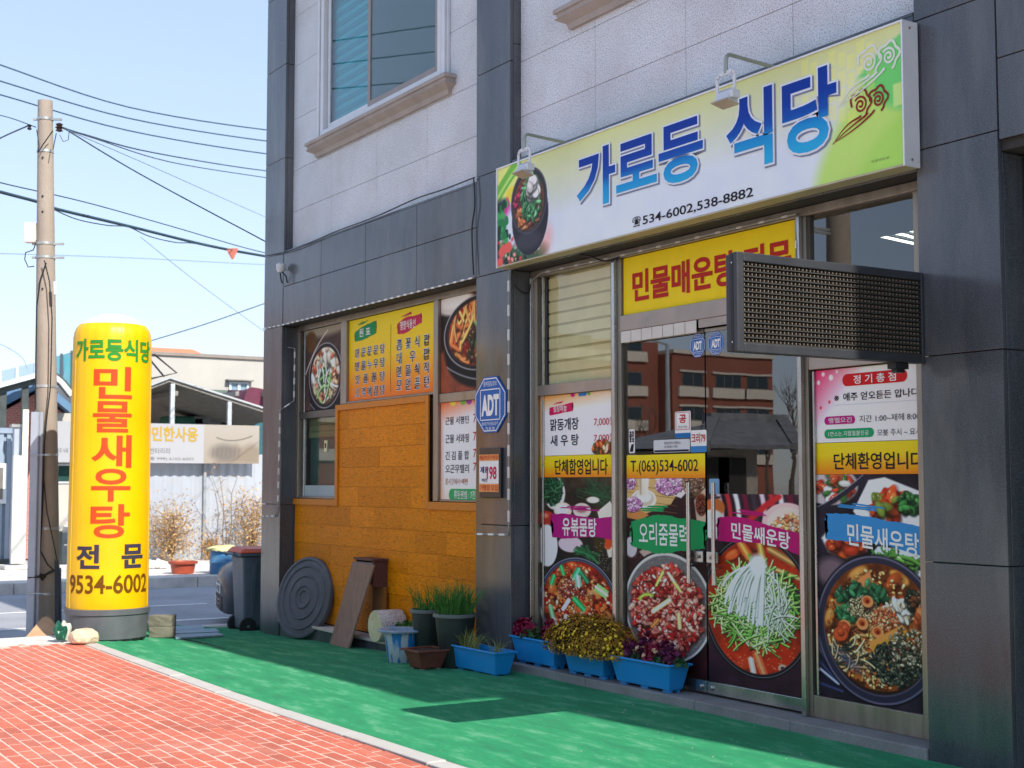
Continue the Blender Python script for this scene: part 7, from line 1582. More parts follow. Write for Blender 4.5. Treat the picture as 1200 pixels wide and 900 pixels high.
# corrugated fence, sheet by sheet
F_ = oface('corrugated_fence', 'white corrugated sheet fence across the road under the banner', 'fence', XW)
ya, yb = L2(128, 600, XW)[0], 22.0; yy = ya; zt = L2(240, 532, XW)[1]
while yy < yb:
    n = 17; v = []; f = []
    for i in range(n):
        y_ = yy + 0.8 * i / (n - 1); d = 0.018 * math.sin(2 * math.pi * (y_ - ya) / 0.2)
        v += [(y_, d, -0.1), (y_, d, zt + rnd.uniform(-.001, .001)), (y_, d + 0.004, -0.1), (y_, d + 0.004, zt)]
    for i in range(n - 1):
        a = i * 4; f += [(a, a + 4, a + 5, a + 1), (a + 2, a + 3, a + 7, a + 6)]
    lmb(F_, 'sheet', m_wcor, MB().add(v, f), smooth=True); yy += 0.8
for k in range(7): lmb(F_, 'post', mat('grey_post', '9aa0a4', 0.5, metal=0.4), MB().box(ya + 1.95 * k, ya + 1.95 * k + 0.06, -0.09, -0.03, -0.1, zt + 0.05))
lmb(F_, 'rail', m_galv, MB().box(ya, yb, 0.025, 0.06, zt - 0.1, zt - 0.04))
# banner
XB_ = -28.0
T = oface('banner', 'faded white banner with pale lettering strung along the corrugated fence', 'banner', XB_)
l, zt_ = L2(62, 488, XB_); r_, z2 = L2(304, 499, XB_); zb_, = (L2(240, 543, XB_)[1],)
z2 = L2(240, 497.5, XB_)[1]
cv = Canvas(100, 18, 260, 60, bg=(150, 150, 153), seed=31)
fx = lambda px_: (L2(px_, 520, XB_)[0] - l) / (r_ - l) * 100
cv.grad((146, 140, 131), (138, 129, 117), 0, 18, fx(240), 100)
u0 = fx(240); cv.poly([(u0 + 3, 14), (u0 + 9, 5), (u0 + 16, 9), (u0 + 22, 4), (100, 2), (100, 18), (u0, 18)], (122, 110, 96), soft=3); cv.ell(u0 + 10, 13, 7, 4, (104, 98, 92), soft=3); cv.line([(u0 + 6, 6), (u0 + 14, 9), (u0 + 24, 5)], 0.5, (90, 84, 78)); cv.ell(96, 13, 5, 4, (120, 110, 96), soft=3)
for k in range(7): cv.line([(u0 + 4 + 2.2 * k, 15), (u0 + 4.4 + 2.2 * k, 11)], 0.5, (96, 88, 80), al=0.7)
cv.build((l, r_, zb_, z2), 0.0, 'cloth', None, print_mat('banner_print', 0.8)).parent = T
lmb(T, 'back_cloth', mat('banner_back', 'd8d8d8', 0.9), MB().box(l, r_, 0.004, 0.008, zb_, z2))
def ltext(body, xa, xb, za, zb, m, bold, T=T, y=-0.004):
    V, Fs = glyphs(body, bold); mn, mx = V.min(0), V.max(0); U = (V - mn) / (mx - mn)
    return lmb(T, 'lettering', m, MB().add([(xa + u[0] * (xb - xa), y, za + u[1] * (zb - za)) for u in U], Fs), fix=False)
q = lambda px_, py_: L2(px_, py_, XB_)
ltext('관민한사용', q(163, 508)[0], q(232, 508)[0], q(200, 517.5)[1], q(200, 500)[1], flat('banner_yellow', 'ad9040', 0.8), 0.03)
ltext('사전 전터리리', q(160, 528)[0], q(199, 528)[0], q(190, 532)[1], q(190, 525)[1], flat('banner_grey', '6c6c6c', 0.8), 0.0)
ltext('(1층 999) 6102-6002', q(170, 538)[0], q(227, 538)[0], q(200, 540)[1], q(200, 535.5)[1], flat('banner_grey', '6c6c6c', 0.8), 0.0)
ltext('청주 식육', q(66, 528)[0], q(80, 528)[0], q(72, 531)[1], q(72, 525)[1], flat('banner_grey', '6c6c6c', 0.8), 0.0)
# shed roof on posts behind the fence
T = oface('shed', 'dark open shed with a pale sheet roof rising behind the banner', 'shed', -29.0)
def S(px_, py_, X): v = ax(px_, py_, X); return (v.y, -(X + 29.0), v.z)
pl = [(150, 462), (180, 450), (199.5, 442.5), (250, 459), (306, 477), (330, 485)]
m_under = mat('shed_underside', '86837c', 0.8, var=0.2); m_sheet = mat('pale_roof_sheet', 'b0b3b3', 0.6, var=0.1)
for (a, b_) in zip(pl[:-1], pl[1:]):
    p, q_ = S(*a, -29.0), S(*b_, -29.0)
    for z0, z1, m_, nm in ((-0.02, 0.02, m_sheet, 'roof_sheet'), (-0.09, -0.021, m_under, 'ceiling')):
        lmb(T, nm, m_, MB().hexa([(p[0], 0 if nm != 'ceiling' else .05, p[2] + z0), (q_[0], 0 if nm != 'ceiling' else .05, q_[2] + z0), (q_[0], 6.5, q_[2] + z0 - 0.35), (p[0], 6.5, p[2] + z0 - 0.35)], [(p[0], 0 if nm != 'ceiling' else .05, p[2] + z1), (q_[0], 0 if nm != 'ceiling' else .05, q_[2] + z1), (q_[0], 6.5, q_[2] + z1 - 0.35), (p[0], 6.5, p[2] + z1 - 0.35)]))
for px_, ps in ((202, 447), (268.5, 468)):
    a = S(px_, ps, -29.1); lmb(T, 'post', mat('pale_shed_post', 'b4babd', 0.5), MB().box(a[0] - 0.045, a[0] + 0.045, 0.05, 0.14, -0.2, a[2] - 0.05))
a, b_ = S(120, 460, -34.5), S(345, 470, -34.5); lmb(T, 'back_wall', mat('shed_back_wall', '5a6a64', 0.8, var=0.4, vscale=1.2), MB().box(a[0], b_[0], 5.4, 5.5, -0.3, 3.9))
for k in range(5): a = S(165 + 34 * k, 470, -31.5); lmb(T, 'rafter', m_under, MB().box(a[0], a[0] + 0.08, 0.1, 6.2, a[2] - 0.0, a[2] + 0.1))
for k, c_ in enumerate(('2e6b58', '8c8f8a', '6a3a36', '2b5d66')): a = S(190 + 30 * k, 488, -32.0); lmb(T, 'stored_goods', mat('goods_%s' % c_, c_, 0.7, var=0.3), MB().box(a[0], a[0] + 0.9, 2.6, 3.2, -0.2, a[2]), bevel=0.05)
# black wire frame at the balloon's right shoulder
T = oface('awning_frame', 'bare black wire awning frame sticking out from behind the yellow column', 'awning frame', -27.9)
def S2(px_, py_, dx=0.0): v = ax(px_, py_, -27.9 + dx); return (v.y, -dx, v.z)
A_ = [S2(150, 424), S2(181, 415.5), S2(207, 437), S2(178, 443.5), S2(150, 432)]
lmb(T, 'frame', m_cable, MB().tube(A_, 0.022, 6)); lmb(T, 'frame', m_cable, MB().tube([S2(172, 417, -1), S2(192, 441, -.2)], 0.02, 6)); lmb(T, 'frame', m_cable, MB().tube([S2(181, 415.5), S2(172, 417, -1)], 0.02, 6))
# white house
XH = -36.0
T = oface('white_house', 'plain white flat-topped house with one small window behind the shed', 'house', XH)
a, b_ = L2(120, 411, XH), L2(420, 430, XH); zt = L2(245, 419, XH)[1]
m_hw = mat('white_render', 'b4b0a8', 0.9, var=0.06, vscale=0.8, dirt='c9c2b4', dscale=0.7, damt=0.4)
lmb(T, 'wall', m_hw, MB().box(a[0], b_[0], 0, 8, -0.3, zt)); lmb(T, 'parapet_cap', mat('brown_grey_cap', '8c8178', 0.7), MB().box(a[0] - 0.05, b_[0] + 0.05, -0.06, 0.1, zt + 0.001, zt + 0.09))
w0, w1 = L2(268, 447, XH), L2(290.5, 466, XH); zz0, zz1 = w1[1] - 0.25, w0[1]
W_ = lmb(T, 'window', m_frame, MB().box(w0[0], w1[0], -0.06, 0.02, zz0, zz0 + 0.05).box(w0[0], w1[0], -0.06, 0.02, zz1 - 0.05, zz1).box(w0[0], w0[0] + 0.06, -0.06, 0.02, zz0 + .05, zz1 - .05).box(w1[0] - 0.06, w1[0], -0.06, 0.02, zz0 + .05, zz1 - .05).box((w0[0] + w1[0]) / 2 - .04, (w0[0] + w1[0]) / 2 + .04, -0.06, 0.02, zz0 + .05, zz1 - .05))
for xa, xb in ((w0[0] + .06, (w0[0] + w1[0]) / 2 - .04), ((w0[0] + w1[0]) / 2 + .04, w1[0] - .06)): lmb(W_, 'pane', mat('blue_grey_pane', '7d97a8', 0.15, spec=0.7), MB().box(xa, xb, -0.02, -0.01, zz0 + .05, zz1 - .05))
lmb(W_, 'hood', m_under, MB().box(w0[0] - .1, w1[0] + .1, -0.2, 0, zz1 + .02, zz1 + .05))
# maroon tarpaulin
T = oface('tarpaulin', 'maroon tarpaulin heaped on the shed roof edge beside the pillar', 'tarpaulin', -29.4)
P_ = [L2(285, 473, -29.4), L2(289, 461, -29.4), L2(295, 450, -29.4), L2(304, 455, -29.4), L2(318, 462, -29.4), L2(322, 484, -29.4)]
v = []; 
for k in range(4): v += [(p[0], -0.0 + 0.5 * k, p[1] * (1 - 0.01 * k) + 0.08 * math.sin(2.1 * i + k)) for i, p in enumerate(P_)]
n = len(P_); lmb(T, 'cloth', mat('maroon_cloth', '5e2a3c', 0.8, var=0.3, vscale=4), MB().add(v, [(k * n + i, k * n + i + 1, (k + 1) * n + i + 1, (k + 1) * n + i) for k in range(3) for i in range(n - 1)] + [tuple(range(n))]), smooth=True)
# house with the orange roof far behind
XO = -52.0
T = oface('orange_roof_house', 'distant house whose salmon orange roof shows above the white parapet', 'house', XO)
a, b_, c_, d_ = L2(150, 413, XO), L2(248.5, 416, XO), L2(238, 406.5, XO), L2(150, 403, XO)
lmb(T, 'roof', mat('salmon_roof', 'd8805c', 0.8, var=0.1), MB().hexa([(a[0], 0, c_[1] - 0.42), (b_[0], 0, c_[1] - 0.42), (b_[0] - 1, 6, c_[1] - 0.42), (a[0], 6, c_[1] - .42)], [(a[0], 1.2, c_[1]), (c_[0], 1.2, c_[1]), (c_[0], 4, c_[1]), (a[0], 4, c_[1])]))
lmb(T, 'wall', m_hw, MB().box(a[0], b_[0] - 0.4, 0.3, 5.7, -0.3, c_[1] - 0.43))
# low white hut between pole and column, with cabinet
XT = -28.35
T = oface('white_hut', 'low white hut wall with a small dark green window behind the pole', 'hut', XT)
a, b_ = L2(56, 600, XT), L2(127, 600, XT); zt = L2(70, 484, XT)[1]
lmb(T, 'wall', m_hw, MB().box(a[0], b_[0], 0, 0.4, -0.15, zt))
w0, w1 = L2(68, 546, XT), L2(81, 564, XT); Wd = lmb(T, 'window', m_frame, MB().box(w0[0] - .04, w1[0] + .04, -0.03, -0.002, w1[1] - .04, w0[1] + .04)); lmb(Wd, 'pane', mat('dark_green_pane', '2c4a44', 0.2), MB().box(w0[0], w1[0], -0.04, -0.031, w1[1], w0[1]))
lmb(T, 'shelf', m_frame, MB().box(a[0] + .3, b_[0] - .2, -0.5, 0.0, L2(70, 622, XT)[1], L2(70, 617, XT)[1]))
lmb(T, 'meter', m_duct, MB().box(L2(66, 495, XT)[0], L2(72, 495, XT)[0], -0.06, -0.001, L2(70, 513, XT)[1], L2(70, 503, XT)[1]))
T = oface('cabinet', 'dark cabinet standing under the shelf of the white hut', 'cabinet', -28.0); a, b_ = L2(67, 655, -28.0), L2(79, 622, -28.0); lmb(T, 'body', mat('dark_slate_cabinet', '2e3a40', 0.5, var=0.2), MB().box(a[0], b_[0], -0.3, 0.0, -0.098, b_[1]), bevel=0.02); lmb(T, 'door_line', m_galv, MB().box(a[0] + .05, b_[0] - .05, -0.305, -0.301, b_[1] * .5, b_[1] * .5 + .02))
# steel frame, vaulted translucent canopy
T = oface('vaulted_canopy', 'steel-framed canopy with a curved teal and clear plastic roof', 'canopy', -27.6)
def S3(px_, py_, X): v = ax(px_, py_, X); return Vector((v.y, -(X + 27.6), v.z))
m_clr = mat('clear_ribbed_plastic', '9fb4c2', 0.25, spec=0.6, var=0.1); m_teal = mat('teal_plastic_roof', '1b8f8c', 0.3, spec=0.6, var=0.25, vscale=1.2); m_sf = mat('dark_canopy_steel', '48504f', 0.5, metal=0.3)
near = [(-40, 462), (-15, 456), (0, 451.5), (20, 446), (42, 440), (52, 438), (62, 440), (72, 448), (84, 463)]; far = [(-40, 447), (-15, 440), (0, 436), (20, 431), (42, 426), (52, 422), (62, 419.5), (72, 417), (84, 413.5)]
for i in range(8):
    a, b_, c_, d_ = S3(*near[i], -27.6), S3(*near[i + 1], -27.6), S3(*far[i + 1], -33), S3(*far[i], -33)
    lmb(T, 'roof_sheet', m_clr if i < 5 else m_teal, MB().hexa([a, b_, c_, d_], [p + Vector((0, 0, 0.02)) for p in (a, b_, c_, d_)]))
for i in range(0, 9):
    lmb(T, 'rib', m_frame if i < 5 else m_sf, MB().bar(S3(*near[i], -27.58) + Vector((0, 0, .03)), S3(*far[i], -33) + Vector((0, 0, .03)), 0.06, 0.05))
for i in range(8):
    lmb(T, 'edge', m_frame, MB().bar(S3(*near[i], -27.55), S3(*near[i + 1], -27.55), 0.09, 0.09)); lmb(T, 'beam', m_sf, MB().bar(S3(near[i][0], near[i][1] + 5 if i < 6 else near[i][1], -27.7), S3(near[i + 1][0], near[i + 1][1] + 5 if i < 5 else near[i + 1][1], -27.7), 0.1, 0.16))
for px_ in (-22, 3, 29): a = S3(px_, 452 - 0.2 * px_, -27.8); lmb(T, 'post', m_sf, MB().box(a.x - 0.06, a.x + 0.06, 0.1, 0.22, -0.1, a.z - 0.02))
a, b_ = S3(-40, 474, -27.8), S3(62, 466, -27.8)
# brick gable house
XG_ = -34.0
T = oface('brick_house', 'pink brick gable house with blue roof edges behind the pole', 'house', XG_)
P_ = [L2(-45, 655, XG_), L2(90, 655, XG_), L2(90, 495, XG_), L2(62, 475, XG_), L2(46, 459, XG_), L2(0, 484, XG_), L2(-45, 507, XG_)]
m, N, L, P = nt('pink_brickwork'); bt = N.new('ShaderNodeTexBrick'); tc = N.new('ShaderNodeTexCoord'); mp = N.new('ShaderNodeMapping'); mp.inputs['Rotation'].default_value = (math.pi / 2, 0, 0); L.new(tc.outputs['Object'], mp.inputs[0]); L.new(mp.outputs[0], bt.inputs[0]); bt.inputs['Scale'].default_value = 4.5; bt.inputs['Color1'].default_value = (*hexc('c48078'), 1); bt.inputs['Color2'].default_value = (*hexc('b56c66'), 1); bt.inputs['Mortar'].default_value = (*hexc('d8b4ac'), 1); L.new(bt.outputs[0], P.inputs['Base Color']); P.inputs['Roughness'].default_value = 0.9
lmb(T, 'wall', m, MB().prism(P_, 0.0, 6.0, 'xz'))
m_br_ = mat('blue_roof_edge', '5a7d9c', 0.5)
for a, b_ in (((-50, 505), (46, 454)), ((46, 454), (92, 492))):
    p, q_ = L2(*a, XG_ + 0.3), L2(*b_, XG_ + 0.3); lmb(T, 'roof', m_br_, MB().hexa([(p[0], -0.35, p[1]), (q_[0], -0.35, q_[1]), (q_[0], 6.3, q_[1]), (p[0], 6.3, p[1])], [(p[0], -0.35, p[1] + .22), (q_[0], -0.35, q_[1] + .22), (q_[0], 6.3, q_[1] + .22), (p[0], 6.3, p[1] + .22)]))
# blue grey container, white panel, block, grey post
T = oface('storage_container', 'blue grey corrugated container at the left edge', 'container', -27.4)
a, b_ = L2(-60, 650, -27.4), L2(15, 503, -27.4); m_ct = mat('blue_grey_container', '8797a8', 0.55, var=0.08, dirt='a5a9a8', dscale=2, damt=0.4)
yy = a[0]
while yy < b_[0] - 0.02:
    e_ = min(yy + 0.11, b_[0]); lmb(T, 'rib_panel', m_ct, MB().box(yy, e_ - 0.03, -0.02, 0.03, 0.06, b_[1] - .08)); yy += 0.14
lmb(T, 'body', m_ct, MB().box(a[0], b_[0], 0.031, 2.3, 0.0, b_[1])); lmb(T, 'top_rail', m_ct, MB().box(a[0], b_[0] + .02, -0.05, 0.03, b_[1] - .08, b_[1] + .02)); lmb(T, 'base_rail', m_sf, MB().box(a[0], b_[0], -0.03, 0.03, -0.1, 0.06))
w0, w1 = L2(-14, 543, -27.4), L2(6.5, 590, -27.4); Wd = lmb(T, 'window', m_frame, MB().box(w0[0], w1[0], -0.06, -0.021, w1[1], w0[1]), bevel=0.01); lmb(Wd, 'pane', mat('grey_window_pane', '76736c', 0.2), MB().box(w0[0] + .07, w1[0] - .07, -0.07, -0.061, w1[1] + .08, w0[1] - .08))
T = oface('leaning_sheet', 'tall white sheet panel leaning upright beside the container', 'panel', -26.6); a, b_ = L2(12.5, 661, -26.6), L2(33, 534, -26.6); lmb(T, 'sheet', mat('glossy_white_sheet', 'c2c2bc', 0.4, var=0.05), MB().box(a[0], b_[0], 0, 0.05, a[1], b_[1]), bevel=0.01)
T = oface('grey_post', 'short pale grey post rising above the white panel', 'post', -26.9); c_, d_ = L2(16, 535, -26.9), L2(25, 501, -26.9); lmb(T, 'post', m_duct, MB().box(c_[0], d_[0], 0, 0.16, -0.1, d_[1]), bevel=0.01); lmb(T, 'cap', m_galv, MB().box(c_[0] - .05, d_[0] + .05, -0.03, 0.19, d_[1] + .002, d_[1] + .06))
T = oface('paper_strip', 'narrow cream strip of board behind the grey channel', 'board', -26.7); c_, d_ = L2(26, 536, -26.7), L2(34, 480, -26.7); lmb(T, 'strip', mat('cream_strip', 'e9e4cc', 0.7, var=0.08), MB().box(c_[0], d_[0], 0, 0.04, c_[1], d_[1]))
T = oface('concrete_block', 'long pale concrete block under the white panel across the road', 'concrete block', -26.7, ); a, b_ = L2(2, 675, -26.7), L2(34, 661.5, -26.7); lmb(T, 'block', m_conc, MB().box(a[0], b_[0], -0.25, 0.4, -0.1, b_[1] - .003), bevel=0.02)
T['category'] = 'concrete block'
# tub, barrel, rubble, dry bushes
c = az_(211, 673, -0.1); T = thing('plant_tub', 'red brown plastic tub standing on the far pavement', 'tub', (c.x, c.y, -0.1)); s_ = 1624 / (c - Vector(_C)).length
MB().lathe([(0.17, 0), (0.19, 0.01), (0.22, 0.17), (0.255, 0.175), (0.26, 0.215), (0.235, 0.22), (0.22, 0.17)], (c.x - .15, c.y + .1, -0.1), 28).build('body', mat('terracotta_plastic', 'a84a32', 0.5), T, smooth=True); MB().lathe([(0.21, 0.18), (0.001, 0.19)], (c.x - .15, c.y + .1, -0.1), 16).build('soil', m_soil, T)
c = az_(257, 673, -0.1); T = thing('blue_barrel', 'dented blue barrel under a pale cloth across the road', 'barrel', (c.x, c.y, -0.1)); bx_, by_ = c.x - .2, c.y + .15
MB().lathe([(0.23, 0), (0.245, 0.01), (0.24, 0.18), (0.255, 0.20), (0.24, 0.22), (0.24, 0.38), (0.25, 0.40), (0.235, 0.41)], (bx_, by_, -0.1), 30).build('body', mat('faded_blue_barrel', '3f7ba6', 0.5, dirt='8fa6b0', dscale=5, damt=0.5), T, smooth=True)
o = crumple('cloth', 'pale yellow green cloth thrown over the blue barrel', 'cloth', (bx_, by_, 0.30), (0.30, 0.30, 0.085), mat('pale_cloth', 'cdc78e', 0.85, var=0.15), 15, 0.2, 0.3, 3)
for k in range(5):
    c = az_(180 + 5 * k, 668, -0.1); crumple('rubble', ('broken concrete lump under the dry bush, %s') % ('leftmost', 'second from left', 'middle one', 'second from right', 'rightmost')[k], 'rubble', (c.x - 0.5, c.y, -0.1), (0.14, 0.12, 0.10 + 0.02 * (k % 2)), m_conc, 80 + k, 0.6, 0.3, 1, group='concrete lumps by the fence')
def bush(label, c, rx_, h_, n, seed, cols, stems=14):
    g = random.Random(seed); T = thing('dry_bush', label, 'bush', c, 'dry bushes along the fence'); b = MB(); tips = []
    for k in range(stems):
        a = g.uniform(0, 6.28); p = Vector(c); d = Vector((math.cos(a) * .35 * g.random(), math.sin(a) * .35 * g.random(), 1)); P_ = [p.copy()]
        for s_ in range(5):
            p = p + d.normalized() * h_ / 5 * g.uniform(.8, 1.2); d += Vector((g.uniform(-.3, .3), g.uniform(-.3, .3), -.05)); P_.append(p.copy()); tips.append(p.copy())
            for _ in range(2):
                q_ = p + Vector((g.uniform(-1, 1), g.uniform(-1, 1), g.uniform(-.2, .8))) * rx_ * .6; b.tube([p, (p + q_) / 2 + Vector((0, 0, .03)), q_], [.006, .004, .002], 4, caps=False); tips.append(q_)
        b.tube(P_, [0.014 - 0.002 * i for i in range(len(P_))], 5, caps=False)
    o = b.build('stems', mat('dry_twig', '8a6f52', 0.9), T); o['kind'] = 'stuff'
    for ci, col in enumerate(cols):
        b = MB()
        for _ in range(n):
            t_ = g.choice(tips); p = t_ + Vector((g.gauss(0, 1), g.gauss(0, 1), g.gauss(0, 1))) * rx_ * .22; p.z = max(p.z, c[2] + .02); s_ = g.uniform(.012, .035); u = Vector((g.uniform(-1, 1), g.uniform(-1, 1), g.uniform(-1, 1))).normalized() * s_; w_ = u.orthogonal().normalized() * s_ * .5
            b.add([p - u, p - w_, p + u, p + w_], [(0, 1, 2, 3)])
        o = b.build('leaves', mat('dry_leaf_%d' % ci, col, 0.9, var=0.3, vscale=8), T, fix=False); o['kind'] = 'stuff'
c = az_(196, 660, -0.1); bush('dry tan bush spreading beside the yellow column across the road', (XW + .55, c.y + .3, -0.1), 0.75, 0.9, 700, 3, ('c79c62', 'a87f4e', 'd9b987'), 18)
c = az_(297, 660, -0.1); bush('dry orange tan bush against the fence beside the pillar', (XW + .5, c.y + .6, -0.1), 0.7, 1.15, 600, 4, ('cf9d66', 'b27a48', 'dcc094'), 16)
c = az_(232, 655, -0.1); bush('thin bare sapling in front of the middle of the fence', (XW + .4, c.y + .5, -0.1), 0.35, 1.9, 30, 5, ('b09070',), 3)
c = az_(222, 660, -0.1); bush('low tan weeds between the red tub and the blue barrel', (XW + .6, c.y + .7, -0.1), 0.35, 0.4, 260, 6, ('c79c62', 'd9b987'), 10)

# ------------------------------------------------------------------ overhead wires
def wire(label, pts, D0, D1, r_=0.012, m=None, group='overhead wires', ext=True):
    n = len(pts); P_ = []
    for i, (a, b_) in enumerate(pts): P_.append(ad(a, b_, D0 + (D1 - D0) * (a - pts[0][0]) / (pts[-1][0] - pts[0][0] + 1e-6)))
    if pts[0][0] < 0: P_ = [P_[0] + (P_[0] - P_[1]) * 5 + Vector((0, 0, .9))] + P_
    if pts[-1][0] > 330: P_ = P_ + [P_[-1] + (P_[-1] - P_[-2]) * 3]
    n = len(P_); Q = []
    for i in range(n - 1):
        q0, q1, q2, q3 = P_[max(0, i - 1)], P_[i], P_[i + 1], P_[min(n - 1, i + 2)]
        for k in range(6):
            t_ = k / 6; Q.append(0.5 * ((2 * q1) + (-q0 + q2) * t_ + (2 * q0 - 5 * q1 + 4 * q2 - q3) * t_ * t_ + (-q0 + 3 * q1 - 3 * q2 + q3) * t_ ** 3))
    Q.append(P_[-1]); o = MB().tube(Q, r_, 5).build('power_line', m or m_wire, smooth=True); tag(o, label, 'wire', group); return o
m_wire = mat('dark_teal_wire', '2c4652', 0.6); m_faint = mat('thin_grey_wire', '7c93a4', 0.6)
wire('highest wire crossing the sky from the left edge', [(-60, 54), (0, 76), (150, 125.5), (310, 152), (420, 160)], 26, 36, 0.016)
wire('second highest wire crossing the sky', [(-60, 76), (0, 95), (150, 138.5), (310, 165), (420, 174)], 26, 36, 0.016)
wire('third highest wire passing just above the pole top', [(-60, 96), (0, 111), (150, 153), (310, 180), (420, 190)], 26, 36, 0.016)
wire('upper wire running from the brown insulator to the building', [(72, 149), (100, 158), (180, 179), (310, 200), (420, 210)], 14.85, 30, 0.010)
wire('lower wire running from the brown insulator to the building', [(72, 150), (110, 162), (200, 190), (310, 208), (420, 224)], 14.85, 30, 0.008)
wire('steep wire falling from the insulator towards the corner pillar', [(76, 151), (150, 196), (230, 240), (309, 282), (340, 300)], 14.85, 17, 0.008)
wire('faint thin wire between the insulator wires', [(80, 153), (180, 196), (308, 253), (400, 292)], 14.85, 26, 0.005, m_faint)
wire('thick bundled cable sagging across behind the pole', [(-60, 208), (0, 225), (45, 237), (62, 244), (150, 265), (240, 287), (309, 300), (420, 318)], 15.2, 24, 0.022)
wire('thin loops slung under the bundled cable', [(62, 245), (90, 257), (125, 264), (150, 266), (175, 277), (205, 284), (225, 285), (262, 291), (309, 300)], 15.1, 21.5, 0.007)
wire('thin wire riding just above the bundled cable', [(-60, 196), (0, 214), (100, 237), (200, 265), (309, 296), (400, 312)], 15.3, 24, 0.008)
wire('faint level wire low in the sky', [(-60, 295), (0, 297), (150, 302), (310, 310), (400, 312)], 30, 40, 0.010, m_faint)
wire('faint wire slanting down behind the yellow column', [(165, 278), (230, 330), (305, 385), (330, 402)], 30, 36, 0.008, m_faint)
wire('wire rising to the right above the orange roof', [(178, 399), (240, 380), (309, 356), (360, 338)], 30, 32, 0.012, m_wire)
wire('short wire from the left edge up to the pole clamp', [(-60, 192), (0, 162), (34, 147)], 18, 14.85, 0.009)
wire('thin wire from the left edge to the pole clamp', [(-60, 126), (0, 135), (42, 149)], 18, 14.85, 0.006)
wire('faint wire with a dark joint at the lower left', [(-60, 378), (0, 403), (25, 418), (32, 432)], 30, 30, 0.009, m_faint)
T = thing('wire_marker', 'small red and white marker hanging on the bundled cable', 'marker', tuple(ad(271, 292, 20.6)))
P_ = [ad(265, 291, 20.55), ad(277, 291, 20.55), ad(276, 295, 20.55), ad(271.5, 304, 20.55), ad(267, 296, 20.55)]; MB().add(P_ + [p + Vector((0.02, 0.02, 0)) for p in P_], [(0, 1, 2, 3, 4), (9, 8, 7, 6, 5)] + [(i, 5 + i, 5 + (i + 1) % 5, (i + 1) % 5) for i in range(5)]).build('flag', mat('faded_red_plastic', 'd07a68', 0.6, var=0.2, vscale=30), T)

# ------------------------------------------------------------------ what the shop glass looks out on (south side of the crossing)
def rx(px_, py_, X, Ym=6.15):
    r = _ray(px_, py_); P_ = _C + r * (Ym / r[1]); d = np.array([r[0], -r[1], r[2]]); t_ = (X - P_[0]) / d[0]; v = P_ + d * t_; return float(v[1]), float(v[2])
XK = -105.0
T = thing('brick_apartments', 'red brick apartment block with pale bands seen in the door glass', 'building', (XK, -25, 0))
m, N, L, P = nt('red_brickwork'); bt = N.new('ShaderNodeTexNoise'); bt.inputs['Scale'].default_value = 2; cr = N.new('ShaderNodeValToRGB'); cr.color_ramp.elements[0].color = (*hexc('6e4034'), 1); cr.color_ramp.elements[1].color = (*hexc('8e5442'), 1); L.new(bt.outputs[0], cr.inputs[0]); L.new(cr.outputs[0], P.inputs['Base Color']); P.inputs['Roughness'].default_value = 0.9; m_rb = m
yr = rx(905, 440, XK)[0]; yl = 2.0; yj = rx(788, 440, XK)[0]; zt = rx(868, 419, XK)[1]
m_bd = mat('pale_concrete_band', 'b9b0a4', 0.9, var=0.1); m_wd = mat('dark_window_glass', '1e2a30', 0.15, spec=0.7)
T.location = (XK, yr, -0.3)
MB().box(XK - 12, XK, yr, yj, -0.3, zt).build('wall', m_rb, T); MB().box(XK - 12, XK - 2.2, yj, yl, -0.3, zt + 1.2).build('wall', m_rb, T)
MB().box(XK - 12.2, XK + 0.25, yr - .2, yj, zt + .001, zt + .35).build('roof_edge', m_bd, T)
wzs = []
for (pa, pb) in ((440, 456), (479, 494), (517, 532), (402, 417)):
    wzs.append((rx(868, pb, XK)[1], rx(868, pa, XK)[1]))
for za, zb in wzs:
    for (ua, ub, X_s) in ((838, 868, 0), (875, 900, 0), (799, 824, 0)):
        y0, y1 = sorted((rx(ua, 450, XK)[0], rx(ub, 450, XK)[0])); 
        if zb > zt - .3 and X_s == 0: continue
        MB().box(XK - .1, XK + .30, y0 - .5, y1 + .5, za - 1.0, za - .02).build('band', m_bd, T); MB().box(XK - .1, XK + .2, y0 - .4, y1 + .4, zb + .02, zb + .2).build('lintel', m_bd, T)
        W_ = MB().box(XK - .1, XK + .06, y0, y1, za, zb).build('window', mat('window_trim_grey', '5c5a56', 0.6), T); k_ = max(2, int((y1 - y0) / 1.1)); dy = (y1 - y0) / k_
        for i in range(k_): MB().box(XK + .061, XK + .09, y0 + dy * i + .07, y0 + dy * (i + 1) - .07, za + .1, zb - .1).build('pane', m_wd, W_)
    y0, y1 = yj + 1.5, yl - 3
    MB().box(XK - 2.2, XK - 1.9, y0, y1, za - 1.0, za - .02).build('band', m_bd, T)
    for k_ in range(5):
        ya_ = y0 + .6 + k_ * 6.0; W_ = MB().box(XK - 2.2, XK - 2.1, ya_, ya_ + 3.6, za, zb).build('window', mat('window_trim_grey', '5c5a56', 0.6), T)
        for i in range(2): MB().box(XK - 2.099, XK - 2.07, ya_ + .1 + 1.75 * i, ya_ + 1.7 + 1.75 * i, za + .1, zb - .1).build('pane', m_wd, W_)
